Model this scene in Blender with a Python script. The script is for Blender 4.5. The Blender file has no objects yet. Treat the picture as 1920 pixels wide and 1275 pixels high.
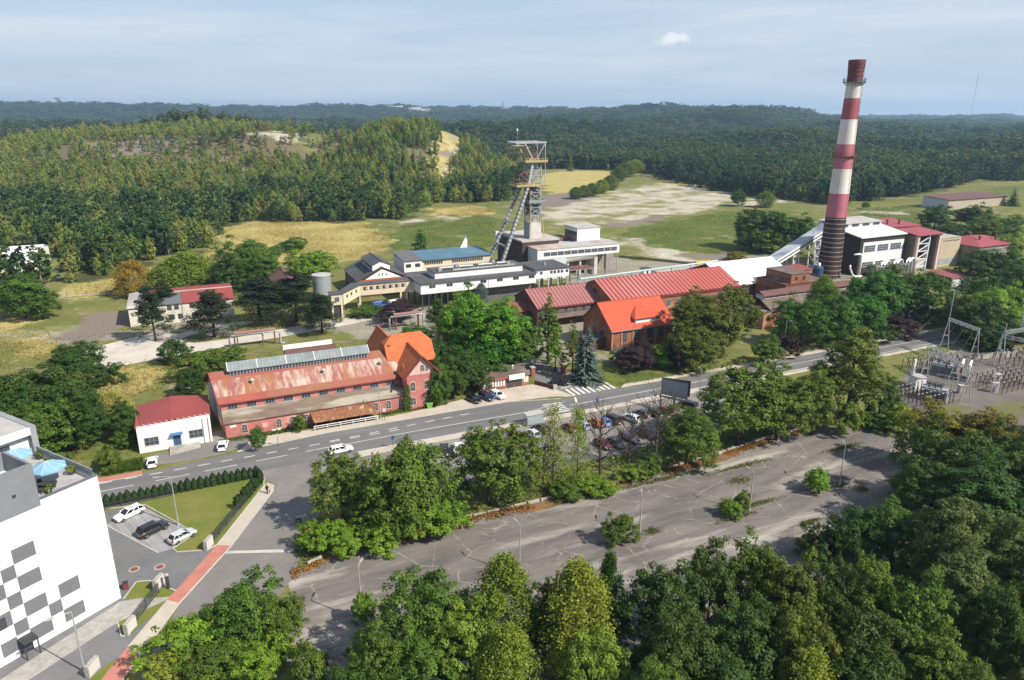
import bpy, bmesh, math, random
import numpy as np
from mathutils import Vector, Matrix, noise as mnoise

random.seed(11); rng = np.random.default_rng(11)
SC = bpy.context.scene; COL = SC.collection; R = math.radians; PI = math.pi

# ------------------------------------------------------------------ camera
cam = bpy.data.objects.new('camera', bpy.data.cameras.new('camera')); COL.objects.link(cam)
cam.location = (0, 0, 62); cam.rotation_euler = (R(90 - 17.694), 0, 0)
cam.data.sensor_width = 36; cam.data.lens = 25.125; cam.data.clip_start = 1; cam.data.clip_end = 40000
SC.camera = cam

# ------------------------------------------------------------------ sky and sun
SUN_EL, SUN_AZ = R(43), R(-28)            # azimuth counted from +X
W = bpy.data.worlds.new('World'); SC.world = W; W.use_nodes = True
nt = W.node_tree; nt.nodes.clear()
def wn(t, **k):
    n = nt.nodes.new(t)
    for a, b in k.items(): setattr(n, a, b)
    return n
sky = wn('ShaderNodeTexSky', sky_type='NISHITA', sun_disc=False, sun_elevation=SUN_EL, sun_rotation=R(90) - SUN_AZ,
         altitude=200, air_density=1.0, dust_density=0.6, ozone_density=2.0)
bg = wn('ShaderNodeBackground'); bg.inputs['Strength'].default_value = 0.10
tc = wn('ShaderNodeTexCoord')
mp = wn('ShaderNodeMapping'); mp.inputs['Scale'].default_value = (1.6, 1.6, 17)
ns = wn('ShaderNodeTexNoise'); ns.inputs['Scale'].default_value = 1.6; ns.inputs['Detail'].default_value = 8; ns.inputs['Roughness'].default_value = 0.6; ns.inputs['Distortion'].default_value = 0.3
rp = wn('ShaderNodeValToRGB'); rp.color_ramp.elements[0].position = 0.40; rp.color_ramp.elements[1].position = 0.74
rp.color_ramp.elements[0].color = (0, 0, 0, 1); rp.color_ramp.elements[1].color = (.75, .75, .75, 1)
mx = wn('ShaderNodeMix', data_type='RGBA'); 
tint = wn('ShaderNodeMix', data_type='RGBA', blend_type='MULTIPLY'); tint.inputs['Factor'].default_value = 1; tint.inputs['B'].default_value = (.88, .93, 1.04, 1)
L = nt.links.new
L(tc.outputs['Generated'], mp.inputs['Vector']); L(mp.outputs[0], ns.inputs['Vector']); L(ns.outputs['Fac'], rp.inputs[0])
sx = wn('ShaderNodeSeparateXYZ'); L(tc.outputs['Generated'], sx.inputs[0]); ve = wn('ShaderNodeMapRange', interpolation_type='SMOOTHSTEP'); ve.inputs[1].default_value = .45; ve.inputs[2].default_value = .0; ve.inputs[3].default_value = .25; ve.inputs[4].default_value = .93; L(sx.outputs[2], ve.inputs[0])
veil = wn('ShaderNodeMix', data_type='RGBA'); veil.inputs['B'].default_value = (3.65, 4.3, 5.05, 1); L(ve.outputs[0], veil.inputs['Factor'])   # thin high veil
L(sky.outputs[0], tint.inputs['A']); L(tint.outputs['Result'], veil.inputs['A']); L(veil.outputs['Result'], mx.inputs['A']); L(rp.outputs[0], mx.inputs['Factor']); mx.inputs['B'].default_value = (5.3, 5.6, 5.95, 1)
# one small fair weather cloud
cn = wn('ShaderNodeTexNoise'); cn.inputs['Scale'].default_value = 70; cn.inputs['Detail'].default_value = 6; L(tc.outputs['Generated'], cn.inputs['Vector'])
cm = wn('ShaderNodeMapping'); cm.inputs['Location'].default_value = (-.2040, -.9750*.0, -.0880*2.2); cm.inputs['Scale'].default_value = (1, 0, 2.2); L(tc.outputs['Generated'], cm.inputs['Vector'])
cl_ = wn('ShaderNodeVectorMath', operation='LENGTH'); L(cm.outputs[0], cl_.inputs[0])
ca = wn('ShaderNodeMath', operation='MULTIPLY_ADD'); L(cn.outputs['Fac'], ca.inputs[0]); ca.inputs[1].default_value = -.045; L(cl_.outputs['Value'], ca.inputs[2])
cr = wn('ShaderNodeMapRange', interpolation_type='SMOOTHSTEP'); cr.inputs[1].default_value = -.001; cr.inputs[2].default_value = -.016; cr.inputs[4].default_value = .75; L(ca.outputs[0], cr.inputs[0])
cy = wn('ShaderNodeMath', operation='GREATER_THAN'); cy.inputs[1].default_value = 0; L(sx.outputs[1], cy.inputs[0]); cf = wn('ShaderNodeMath', operation='MULTIPLY'); L(cr.outputs[0], cf.inputs[0]); L(cy.outputs[0], cf.inputs[1])
mc = wn('ShaderNodeMix', data_type='RGBA'); L(cf.outputs[0], mc.inputs['Factor']); L(mx.outputs['Result'], mc.inputs['A']); mc.inputs['B'].default_value = (6.6, 6.6, 6.7, 1)
L(mc.outputs['Result'], bg.inputs['Color'])
L(bg.outputs[0], wn('ShaderNodeOutputWorld').inputs['Surface'])
sl = bpy.data.lights.new('sun', 'SUN'); sl.energy = 5.0; sl.angle = R(0.53); sl.color = (1, .93, .80)
so = bpy.data.objects.new('sun', sl); COL.objects.link(so)
sd = Vector((math.cos(SUN_EL)*math.cos(SUN_AZ), math.cos(SUN_EL)*math.sin(SUN_AZ), math.sin(SUN_EL)))
so.rotation_euler = sd.to_track_quat('Z', 'Y').to_euler(); so.location = (300, -200, 400)
SC.view_settings.view_transform = 'Standard'; SC.view_settings.look = 'None'; SC.view_settings.exposure = 0.6; SC.view_settings.gamma = 1

# ------------------------------------------------------------------ frames: u runs along the main road, v away from it
TH = R(24.3); cT, sT = math.cos(TH), math.sin(TH)
def P(u, v, z=0.0): return Vector((u*cT - v*sT, u*sT + v*cT, z))
def UV(x, y): return (x*cT + y*sT, -x*sT + y*cT)

# ------------------------------------------------------------------ materials
MATS = {}
def mat(name, c1, c2=None, scale=0.5, rough=0.8, c3=None, spec=0.3, metal=0.0, bump=0.0, bscale=None, detail=6, stretch=(1,1,1), objcol=False, brick=None, lo=.35, hi=.65, c3pos=(.55,.72), wave=None, coord='Object', rot=0.0, crack=None):
    """procedural material: noise between c1 and c2, a second noise for c3 patches, optional wave stripes / bricks / bump"""
    if name in MATS: return MATS[name]
    m = bpy.data.materials.new(name); m.use_nodes = True; t = m.node_tree; t.nodes.clear(); l = t.links.new
    def N(ty, **k):
        n = t.nodes.new(ty)
        for a, b in k.items(): setattr(n, a, b)
        return n
    out = N('ShaderNodeOutputMaterial'); b = N('ShaderNodeBsdfPrincipled'); l(b.outputs[0], out.inputs[0])
    b.inputs['Roughness'].default_value = rough; b.inputs['Metallic'].default_value = metal; b.inputs['Specular IOR Level'].default_value = spec
    tc = N('ShaderNodeTexCoord'); mr_ = N('ShaderNodeMapping'); mr_.inputs['Rotation'].default_value = (0, 0, -rot); l(tc.outputs[coord], mr_.inputs[0]); mp = N('ShaderNodeMapping'); mp.inputs['Scale'].default_value = stretch; l(mr_.outputs[0], mp.inputs[0])
    def noise(sc, lo, hi, det=detail):
        n = N('ShaderNodeTexNoise'); n.inputs['Scale'].default_value = sc; n.inputs['Detail'].default_value = det; n.inputs['Roughness'].default_value = .62
        l(mp.outputs[0], n.inputs['Vector']); r = N('ShaderNodeMapRange'); r.inputs[1].default_value = lo; r.inputs[2].default_value = hi; l(n.outputs['Fac'], r.inputs[0]); return r.outputs[0], n
    def mixc(f, a, bb, bt='MIX'):
        x = N('ShaderNodeMix', data_type='RGBA', blend_type=bt)
        for s, val in (('Factor', f), ('A', a), ('B', bb)):
            if isinstance(val, (tuple, list)): x.inputs[s].default_value = (*val[:3], 1)
            elif isinstance(val, (int, float)): x.inputs[s].default_value = val
            else: l(val, x.inputs[s])
        return x.outputs['Result']
    if c2 is None: c2 = tuple(x*.8 for x in c1)
    f, nn = noise(scale, lo, hi); col = mixc(f, c1, c2)
    if brick:
        bk = N('ShaderNodeTexBrick'); bk.inputs['Scale'].default_value = brick; bk.inputs['Color1'].default_value = (1,1,1,1); bk.inputs['Color2'].default_value = (.75,.7,.7,1); bk.inputs['Mortar'].default_value = (.8,.8,.78,1); bk.inputs['Mortar Size'].default_value = .01
        cx = N('ShaderNodeSeparateXYZ'); l(tc.outputs['Object'], cx.inputs[0]); ad = N('ShaderNodeMath', operation='ADD'); l(cx.outputs[0], ad.inputs[0]); l(cx.outputs[1], ad.inputs[1])
        cb = N('ShaderNodeCombineXYZ'); l(ad.outputs[0], cb.inputs[0]); l(cx.outputs[2], cb.inputs[1]); l(cb.outputs[0], bk.inputs['Vector']); col = mixc(1.0, col, bk.outputs['Color'], 'MULTIPLY')
    if c3 is not None:
        f3, _ = noise(scale*.37, *c3pos); col = mixc(f3, col, c3)
    if wave:   # (period, colour, axis, amount) repeating bands, as of folded sheet or planks
        wv = N('ShaderNodeTexWave', wave_type='BANDS', bands_direction=wave[2], wave_profile='SIN'); wv.inputs['Scale'].default_value = 1.0; wv.inputs['Distortion'].default_value = .25; wv.inputs['Detail'].default_value = 2
        m2 = N('ShaderNodeMapping'); s = 0.314159/wave[0]*1.0; m2.inputs['Scale'].default_value = (s, s, s); l(tc.outputs['Object'], m2.inputs[0]); l(m2.outputs[0], wv.inputs['Vector'])
        r = N('ShaderNodeMapRange'); r.inputs[1].default_value = .35; r.inputs[2].default_value = .75; r.inputs[4].default_value = wave[3]; l(wv.outputs['Fac'], r.inputs[0]); col = mixc(r.outputs[0], col, wave[1])
    if crack:  # (cells per metre, colour, width)
        dn = N('ShaderNodeTexNoise'); dn.inputs['Scale'].default_value = 1.2; dn.inputs['Detail'].default_value = 4; l(tc.outputs['Object'], dn.inputs['Vector']); da = N('ShaderNodeMix', data_type='RGBA', blend_type='ADD'); da.inputs['Factor'].default_value = .9; l(tc.outputs['Object'], da.inputs['A']); l(dn.outputs['Color'], da.inputs['B'])
        vo = N('ShaderNodeTexVoronoi', feature='DISTANCE_TO_EDGE'); vo.inputs['Scale'].default_value = crack[0]; l(da.outputs['Result'], vo.inputs['Vector']); r = N('ShaderNodeMapRange'); r.inputs[1].default_value = crack[2]; r.inputs[2].default_value = crack[2]*.3; r.inputs[4].default_value = .55; l(vo.outputs['Distance'], r.inputs[0])
        bk2, _ = noise(scale*1.7, .45, .55); mm = N('ShaderNodeMath', operation='MULTIPLY'); l(r.outputs[0], mm.inputs[0]); l(bk2, mm.inputs[1]); col = mixc(mm.outputs[0], col, crack[1])
    # fine grain in every surface
    fg, _ = noise(scale*9, .3, .7, 3); col = mixc(fg, col, mixc(1.0, col, (.86,.86,.86), 'MULTIPLY'))
    if objcol:
        oi = N('ShaderNodeObjectInfo'); col = mixc(1.0, col, oi.outputs['Color'], 'MULTIPLY')
    l(col, b.inputs['Base Color'])
    if bump:
        nb = N('ShaderNodeTexNoise'); nb.inputs['Scale'].default_value = bscale or scale*6; nb.inputs['Detail'].default_value = 5; l(mp.outputs[0], nb.inputs['Vector'])
        bp = N('ShaderNodeBump'); bp.inputs['Strength'].default_value = bump; bp.inputs['Distance'].default_value = .2; l(nb.outputs['Fac'], bp.inputs['Height']); l(bp.outputs[0], b.inputs['Normal'])
    MATS[name] = m; return m

def leafmat(name, fixed=None):
    """foliage: object colour varied leaf by leaf ('tone') and tree by tree, with light passing through"""
    m = bpy.data.materials.new(name); m.use_nodes = True; t = m.node_tree; t.nodes.clear(); l = t.links.new; N = t.nodes.new
    oi = N('ShaderNodeObjectInfo'); at = N('ShaderNodeAttribute'); at.attribute_name = 'tone'
    hs = N('ShaderNodeHueSaturation')
    mr = N('ShaderNodeMapRange'); l(oi.outputs['Random'], mr.inputs[0]); mr.inputs[3].default_value = .49; mr.inputs[4].default_value = .525; l(mr.outputs[0], hs.inputs['Hue'])
    mv = N('ShaderNodeMapRange'); l(at.outputs['Fac'], mv.inputs[0]); mv.inputs[3].default_value = .6; mv.inputs[4].default_value = 1.5; l(mv.outputs[0], hs.inputs['Value'])
    if fixed: hs.inputs['Color'].default_value = (*fixed, 1)
    else: l(oi.outputs['Color'], hs.inputs['Color'])
    ye = N('ShaderNodeMix'); ye.data_type = 'RGBA'; pw = N('ShaderNodeMath'); pw.operation = 'POWER'; pw.inputs[1].default_value = 3; l(at.outputs['Fac'], pw.inputs[0])
    ml = N('ShaderNodeMath'); ml.operation = 'MULTIPLY'; ml.inputs[1].default_value = .45; l(pw.outputs[0], ml.inputs[0]); l(ml.outputs[0], ye.inputs['Factor'])
    l(hs.outputs[0], ye.inputs['A'])
    yc = N('ShaderNodeMix'); yc.data_type = 'RGBA'; yc.blend_type = 'MULTIPLY'; yc.inputs['Factor'].default_value = 1; l(hs.outputs[0], yc.inputs['A']); yc.inputs['B'].default_value = (1.45, 1.25, .7, 1); l(yc.outputs['Result'], ye.inputs['B'])
    d = N('ShaderNodeBsdfPrincipled'); d.inputs['Roughness'].default_value = .55; d.inputs['Specular IOR Level'].default_value = .25; l(ye.outputs['Result'], d.inputs['Base Color'])
    tr = N('ShaderNodeBsdfTranslucent'); l(ye.outputs['Result'], tr.inputs['Color'])
    mxs = N('ShaderNodeMixShader'); mxs.inputs[0].default_value = .45; l(d.outputs[0], mxs.inputs[1]); l(tr.outputs[0], mxs.inputs[2])
    o = N('ShaderNodeOutputMaterial'); l(mxs.outputs[0], o.inputs[0]); MATS[name] = m; return m

def paintmat(name, rough=.25, coat=.6, metal=0.0):
    m = bpy.data.materials.new(name); m.use_nodes = True; t = m.node_tree; b = t.nodes['Principled BSDF']
    oi = t.nodes.new('ShaderNodeObjectInfo'); t.links.new(oi.outputs['Color'], b.inputs['Base Color']); b.inputs['Roughness'].default_value = rough; b.inputs['Coat Weight'].default_value = coat; b.inputs['Metallic'].default_value = metal
    MATS[name] = m; return m

leaf = leafmat('leaf'); paint = paintmat('car_paint')
glass = mat('window_glass', (.03,.035,.045), (.09,.10,.12), .35, rough=.08, spec=.6)
carglass = mat('car_glass', (.012,.014,.017), (.02,.022,.026), 2, rough=.05, spec=.7)
rubber = mat('tyre_rubber', (.015,.015,.016), (.03,.03,.03), 4, rough=.9)
alloy = mat('alloy_rim', (.35,.35,.36), (.25,.25,.26), 5, rough=.35, metal=.8)
lampglass = mat('lamp_lens', (.65,.66,.68), (.5,.5,.52), 8, rough=.1, spec=.6)
redlens = mat('red_lens', (.35,.02,.02), (.25,.01,.01), 8, rough=.2, spec=.6)
bark = mat('bark', (.10,.075,.05), (.05,.04,.03), 2.5, rough=.95, bump=.4)
birchbark = mat('pale_bark', (.42,.40,.36), (.20,.18,.15), 1.6, rough=.9, stretch=(1,1,3))
galv = mat('galvanised_steel', (.42,.43,.44), (.33,.34,.35), 1.2, rough=.5, metal=.3)
whitepaint = mat('white_paint', (.78,.78,.77), (.68,.68,.66), .5, rough=.6)
greypaint = mat('grey_steel', (.34,.36,.38), (.24,.25,.27), .8, rough=.6)
darkmetal = mat('dark_metal', (.035,.037,.042), (.06,.06,.065), 1.5, rough=.5)
rust = mat('rusty_steel', (.20,.085,.05), (.11,.05,.035), 1.3, rough=.85, c3=(.30,.20,.15))
concrete = mat('concrete', (.42,.39,.34), (.30,.28,.25), .6, rough=.9, c3=(.24,.22,.20), bump=.2)

# ------------------------------------------------------------------ mesh builder
class MB:
    def __init__(s): s.v = []; s.f = []; s.m = []; s.mi = 0
    def add(s, vs, fs):
        o = len(s.v); s.v += [tuple(p) for p in vs]
        for f in fs: s.f.append(tuple(o+i for i in f)); s.m.append(s.mi)
        return s
    def mtl(s, i): s.mi = i; return s
    def box(s, x0, x1, y0, y1, z0, z1):
        return s.add([(x0,y0,z0),(x1,y0,z0),(x1,y1,z0),(x0,y1,z0),(x0,y0,z1),(x1,y0,z1),(x1,y1,z1),(x0,y1,z1)],
                     [(0,3,2,1),(4,5,6,7),(0,1,5,4),(1,2,6,5),(2,3,7,6),(3,0,4,7)])
    def prism(s, poly, z0, z1):
        n = len(poly); vs = [(x,y,z0) for x,y in poly]+[(x,y,z1) for x,y in poly]
        return s.add(vs, [tuple(range(n-1,-1,-1)), tuple(range(n,2*n))]+[(i,(i+1)%n,n+(i+1)%n,n+i) for i in range(n)])
    def hull(s, bot, top):
        n = len(bot); return s.add(list(bot)+list(top), [tuple(range(n-1,-1,-1)), tuple(range(n,2*n))]+[(i,(i+1)%n,n+(i+1)%n,n+i) for i in range(n)])
    def slab(s, quad, t):           # thick sheet, thickness measured straight down
        return s.hull([(x,y,z-t) for x,y,z in quad], quad)
    def bar(s, p, q, w, h=None, up=(0,0,1)):
        p, q = Vector(p), Vector(q); h = h or w; d = (q-p)
        if d.length < 1e-6: return s
        d.normalize(); up = Vector(up)
        if abs(d.dot(up)) > .98: up = Vector((1,0,0))
        a = d.cross(up).normalized()*w/2; b = a.cross(d).normalized()*h/2
        return s.hull([p-a-b, p+a-b, p+a+b, p-a+b], [q-a-b, q+a-b, q+a+b, q-a+b])
    def tube(s, pts, rad, n=8, cap=True):
        pts = [Vector(p) for p in pts]; rad = rad if isinstance(rad, (list,tuple)) else [rad]*len(pts); rings = []
        for i, p in enumerate(pts):
            d = (pts[min(i+1,len(pts)-1)]-pts[max(i-1,0)]).normalized(); up = Vector((0,0,1)) if abs(d.z) < .95 else Vector((1,0,0))
            a = d.cross(up).normalized(); b = d.cross(a)
            rings.append([p+(a*math.cos(2*PI*k/n)+b*math.sin(2*PI*k/n))*rad[i] for k in range(n)])
        vs = [p for r in rings for p in r]; fs = [(i*n+k, (i+1)*n+k, (i+1)*n+(k+1)%n, i*n+(k+1)%n) for i in range(len(pts)-1) for k in range(n)]
        if cap: fs += [tuple(range(n)), tuple(range(len(vs)-1, len(vs)-n-1, -1))]
        return s.add(vs, fs)
    def lathe(s, prof, n=16, c=(0,0)):
        return s.tube([(c[0],c[1],z) for r,z in prof], [r for r,z in prof], n) if False else s.add(
            [(c[0]+r*math.cos(2*PI*k/n), c[1]+r*math.sin(2*PI*k/n), z) for r,z in prof for k in range(n)],
            [(i*n+k, i*n+(k+1)%n, (i+1)*n+(k+1)%n, (i+1)*n+k) for i in range(len(prof)-1) for k in range(n)] + [tuple(range(n-1,-1,-1)), tuple((len(prof)-1)*n+k for k in range(n))])
    def mesh(s, name, mats, smooth=False):
        me = bpy.data.meshes.new(name); me.from_pydata(s.v, [], s.f)
        mats = mats if isinstance(mats, (list,tuple)) else [mats]
        for m in mats: me.materials.append(m)
        if len(mats) > 1: me.polygons.foreach_set('material_index', s.m)
        bm = bmesh.new(); bm.from_mesh(me); bmesh.ops.recalc_face_normals(bm, faces=bm.faces); bm.to_mesh(me); bm.free()
        if smooth: me.polygons.foreach_set('use_smooth', [True]*len(me.polygons))
        me.update(); return me
    def part(s, name, mats, parent=None, label=None, smooth=False):
        return link(name, s.mesh(name, mats, smooth), parent, label)

def link(name, me, parent=None, label=None, loc=None, rz=None):
    o = bpy.data.objects.new(name, me); COL.objects.link(o)
    if parent is not None: o.parent = parent
    if label: o['label'] = label
    if loc is not None: o.location = loc
    if rz is not None: o.rotation_euler = (0,0,rz)
    return o
def tag(o, label, cat, group=None):
    o['label'] = label; o['category'] = cat
    if group: o['group'] = group
    return o
def thing(name, label, cat, loc=(0,0,0), rz=0.0, group=None):
    o = link(name, None, None, None, loc, rz); o.empty_display_size = .5; return tag(o, label, cat, group)
def struct(name, mb, m, smooth=False):
    o = mb.part(name, m, None, None, smooth); o['kind'] = 'structure'; return o
def dup(root, loc, rz, label=None, group=None, scale=None):
    r = root.copy(); COL.objects.link(r); r.location = loc; r.rotation_euler = (0,0,rz)
    if label: r['label'] = label
    if group: r['group'] = group
    if scale: r.scale = scale
    for ch in root.children:
        c = ch.copy(); COL.objects.link(c); c.parent = r
        for g in ch.children:
            d = g.copy(); COL.objects.link(d); d.parent = c
    return r

# ------------------------------------------------------------------ terrain
def sstep(a, b, x):
    t = np.clip((x-a)/(b-a), 0, 1); return t*t*(3-2*t)
def ground_height(x, y):
    """spoil heap on the left, low swells in the wood, wooded ridges on the skyline"""
    x = np.asarray(x, float); y = np.asarray(y, float)
    rr = np.sqrt(((x+335)/300)**2 + ((y-770)/330)**2)
    rr = rr + .05*np.sin(x*.021+y*.008) + .04*np.sin(y*.019-x*.011)
    z = 32*sstep(1.0, .30, rr) + 18*sstep(1.0, .1, np.sqrt(((x+180)/150)**2 + ((y-690)/170)**2)) + 4*sstep(.5, .0, rr)*np.sin(x*.015)
    r2 = np.sqrt(((x+95)/118)**2 + ((y-715)/235)**2); z = np.maximum(z, 46*sstep(1.0, .15, r2))
    d = np.sqrt(x*x+y*y); far = sstep(650, 1300, d)
    z = z + far*(13*np.sin(x*.0061+1.3)*np.sin(y*.0052+.4) + 9*np.sin(x*.011-y*.008) + 4*np.sin(x*.021+y*.017) + 9)*(1-.65*sstep(2000, 3300, d))
    a = x/np.maximum(y, 50)
    def ridge(a0, sa, d0, sd, h): return h*np.exp(-((a-a0)/sa)**2 - ((d-d0)/sd)**2)
    z = z + ridge(.20, .15, 3000, 700, 60) + ridge(.36, .10, 2600, 600, 26) + ridge(-.45, .30, 4300, 800, 60) + ridge(-.12, .22, 4200, 800, 40) + ridge(-.75, .2, 4600, 900, 56) + ridge(.05, .2, 3900, 700, 24)
    z = z + far*sstep(1500, 4000, d)*(2.5*np.sin(a*61+d*.0011) + 2*np.sin(a*117+1) + 3*np.sin(a*23))
    return z
ZONES={
'dry':[[(-64,555),(-70,700),(-90,840),(-24,840),(18,842),(2,760),(-20,725),(-46,700),(-43,555)],[(-166.0,242.4),(-164.3,262.0),(-159.0,280.3),(-150.9,301.7),(-140.5,333.0),(-162.1,406.3),(-139.8,427.2),(-87.7,420.6),(-58.6,354.8),(-62.7,319.5),(-74.5,307.6),(-96.5,319.5),(-98.8,296.0),(-113.0,285.8),(-128.3,253.7),(-141.6,251.3),(-153.8,234.7)],[(-96.9,151.6),(-104.3,167.2),(-99.8,175.2),(-88.1,176.9),(-81.7,167.2),(-81.9,154.7),(-87.7,151.6)],[(-139.2,184.1),(-160.2,215.0),(-154.3,221.4),(-128.9,193.5),(-120.6,175.2)],[(32.2,546.5),(21.6,739.9),(65.4,816.5),(109.3,789.4),(87.0,660.1),(54.6,570.8),(38.8,526.5)],[(111.6,634.2),(152.6,695.7),(174.6,644.0),(156.2,626.3)],[(-1416.1,840),(-1288.4,840),(-393.4,807.8),(-919.9,840)],[(-47.3,731.1),(-44.0,840),(7.2,840),(21.6,739.9),(0.0,730.5),(-15.5,711.3)],[(-54.4,490.2),(-29.8,504.1),(-10.6,475.2),(-20.1,450.6),(-46.8,450.6)]],
'sand':[[(14.1,475.2),(37.3,504.1),(64.4,546.5),(96.5,626.3),(135.4,660.1),(172.0,634.2),(177.3,560.3),(157.4,520.0),(130.2,475.2),(93.6,450.6),(66.7,427.2),(46.5,416.6),(21.9,420.6)],[(53.3,354.8),(59.7,370.8),(79.6,319.5),(78.6,296.0),(70.2,298.8)],[(-142.1,188.5),(-148.0,204.0),(-140.1,209.4),(-122.8,193.5),(-127.3,188.5),(-136.5,193.5)],[(-181.2,431.3),(-169.7,457.7),(-161.4,443.6),(-168.4,427.2)],[(-48.7,580.5),(-49.5,673.1),(-44.4,700.2),(-43.3,627.9),(-46.5,578.1)],[(-193.4,663.1),(-584.4,840),(-196.4,711.4),(-186.0,643.4)],[(-80.7,416.6),(-43.5,450.6),(-32.9,443.6),(-41.1,424.6)],[(-1630.1,840),(-1424.1,840),(-1274.7,840),(-1208.0,840)],[(156.5,504.1),(187.5,553.4),(205.7,536.5),(175.1,504.1)],[(205.5,462.0),(256.9,475.2),(279.5,484.1),(247.8,457.7)]],
'gravel':[[(-57,560),(-60,690),(-75,800),(-68,800),(-53,690),(-49,560)],[(-145.7,219.9),(-128.7,226.5),(-117.9,212.2),(-108.4,197.4),(-126.6,193.5),(-133.6,201.3)],[(10.2,553.4),(42.9,583.3),(67.2,570.8),(64.5,513.6),(35.2,475.2),(9.0,484.1)],[(50.2,450.6),(91.7,457.7),(92.2,427.2),(66.6,406.3),(48.5,406.3)],[(81.1,325.7),(97.8,333.0),(98.8,296.0),(81.8,291.3)],[(-214.8,502.2),(-205.9,528.1),(-184.0,498.1),(-189.5,473.7)],[(-283.9,593.2),(-240.0,614.4),(-187.6,584.0),(-225.5,549.9)],[(-376.6,645.5),(-339.2,750.8),(-276.9,629.5),(-331.8,603.5)]],
'lush':[[(-67.8,347.0),(-62.1,416.6),(-20.6,462.0),(-3.2,427.2),(-7.5,333.0),(-19.3,319.5),(-35.1,333.0),(-53.1,319.5)],[(56.7,379.1),(89.0,427.2),(147.8,475.2),(183.0,475.2),(173.8,416.6),(162.7,361.6),(118.2,319.5),(90.9,325.7),(67.7,333.0)],[(200.2,427.2),(246.6,490.2),(283.1,504.1),(274.0,462.0),(227.2,406.3),(206.0,406.3)],[(392.3,607.4),(449.0,638.7),(401.9,569.1),(377.9,570.8)],[(10.3,161.6),(20.4,171.1),(40.7,171.1),(54.1,175.2),(52.5,169.4),(30.7,160.0),(17.5,156.3)],[(81.9,193.5),(94.3,201.3),(146.2,228.0),(141.0,212.2),(112.2,193.5),(86.0,181.7)]],
'yard':[[(-53.1,193.5),(-50.1,215.0),(-36.2,234.7),(-10.6,228.0),(0.0,215.0),(24.2,242.4),(53.4,215.0),(48.5,193.5),(21.2,193.5),(16.3,171.1),(5.8,184.1),(-23.7,188.5),(-39.4,193.5)],[(22.5,296.0),(43.4,319.5),(76.3,296.0),(111.0,319.5),(134.7,296.0),(166.2,296.0),(180.8,275.9),(123.5,215.0),(81.0,228.0),(22.4,242.4)],[(-123.8,209.4),(-86.8,215.0),(-81.7,201.3),(-106.2,193.5)],[(93.3,160.0),(127.4,193.5),(145.6,193.5),(102.5,130.4),(93.8,141.1)]],
'verge':[[(-45,28),(-22,60),(8,74),(45,90),(72,116),(92,138),(102,130),(150,140),(170,28)],[(-29.7,86.0),(-25.4,91.9),(-6.9,100.9),(15.7,110.3),(37.3,122.1),(66.2,135.5),(68.7,141.1),(39.5,130.4),(21.9,120.0),(3.8,113.1),(-9.1,107.6),(-26.9,102.4),(-32.1,93.2)]],
}
FOREST_EDGE=[(-272.2,242.4),(-186.7,253.7),(-172.3,262.0),(-159.8,275.9),(-159.6,305.6),(-144.2,329.9),(-160.2,397.4),(-154.9,434.0),(-125.2,420.6),(-98.5,427.2),(-65.1,438.1),(-59.2,501.1),(-41.6,512.1),(0.0,526.5),(7.7,707.4),(15.8,840),(76.4,840),(100.7,814.1),(142.7,816.5),(155.7,644.0),(176.4,570.8),(197.3,546.5),(223.5,504.1),(305.2,560.3),(382.4,628.5),(438.3,681.7),(461.3,656.9),(734.7,699.0)]
CLEARINGS=[[(-400,690),(-330,700),(-300,660),(-380,640)],[(-196,655),(-192,700),(-202,765),(-186,765),(-178,700),(-183,639)],[(-61,555),(-67,700),(-88,840),(-24,840),(18,842),(2,760),(-20,728),(-49,704),(-46,555)],[(-262,252),(-200,268),(-178,276),(-176,300),(-215,320),(-275,300)],[(-197.6,472.3),(-210,512),(-196,527),(-172.4,475.2)]]
def inpoly(px, py, poly):
    c = np.zeros(px.shape, bool); n = len(poly); j = n-1
    for i in range(n):
        xi, yi = poly[i]; xj, yj = poly[j]
        if yi != yj: c ^= ((yi > py) != (yj > py)) & (px < (xj-xi)*(py-yi)/(yj-yi)+xi)
        j = i
    return c
def axis(a, b, step, lo, hi, g):
    v = list(np.arange(a, b, step)); s = step
    while v[-1] < hi: s *= g; v.append(v[-1]+s)
    s = step
    while v[0] > lo: s *= g; v.insert(0, v[0]-s)
    return np.array(v)
gx = axis(-300, 330, 3.0, -9000, 9000, 1.10); gy = axis(25, 640, 3.0, -200, 15000, 1.05)
X, Y = np.meshgrid(gx, gy); Zg = ground_height(X, Y)
wx = X + 5*np.sin(Y*.23+X*.05) + 3*np.sin(X*.41-Y*.13); wy = Y + 5*np.sin(X*.19-Y*.07) + 3*np.sin(Y*.37+X*.21)
def near_edge_poly(): return FOREST_EDGE + [(9000, 700), (15000, 16000), (-15000, 16000), (-9000, 200)]
forest_mask = inpoly(wx, wy, near_edge_poly())
for c in CLEARINGS: forest_mask &= ~inpoly(wx, wy, c)
def soft(a, n=2):
    for _ in range(n):
        b_ = a.copy(); b_[1:-1,1:-1] = (a[1:-1,1:-1]*2+a[:-2,1:-1]+a[2:,1:-1]+a[1:-1,:-2]+a[1:-1,2:])/6; a = b_
    return a
zone = {k: soft(np.any([inpoly(wx, wy, p) for p in ps], axis=0).astype(float), 3 if k in ('dry','lush','sand','gravel') else 1) for k, ps in ZONES.items()}
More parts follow.
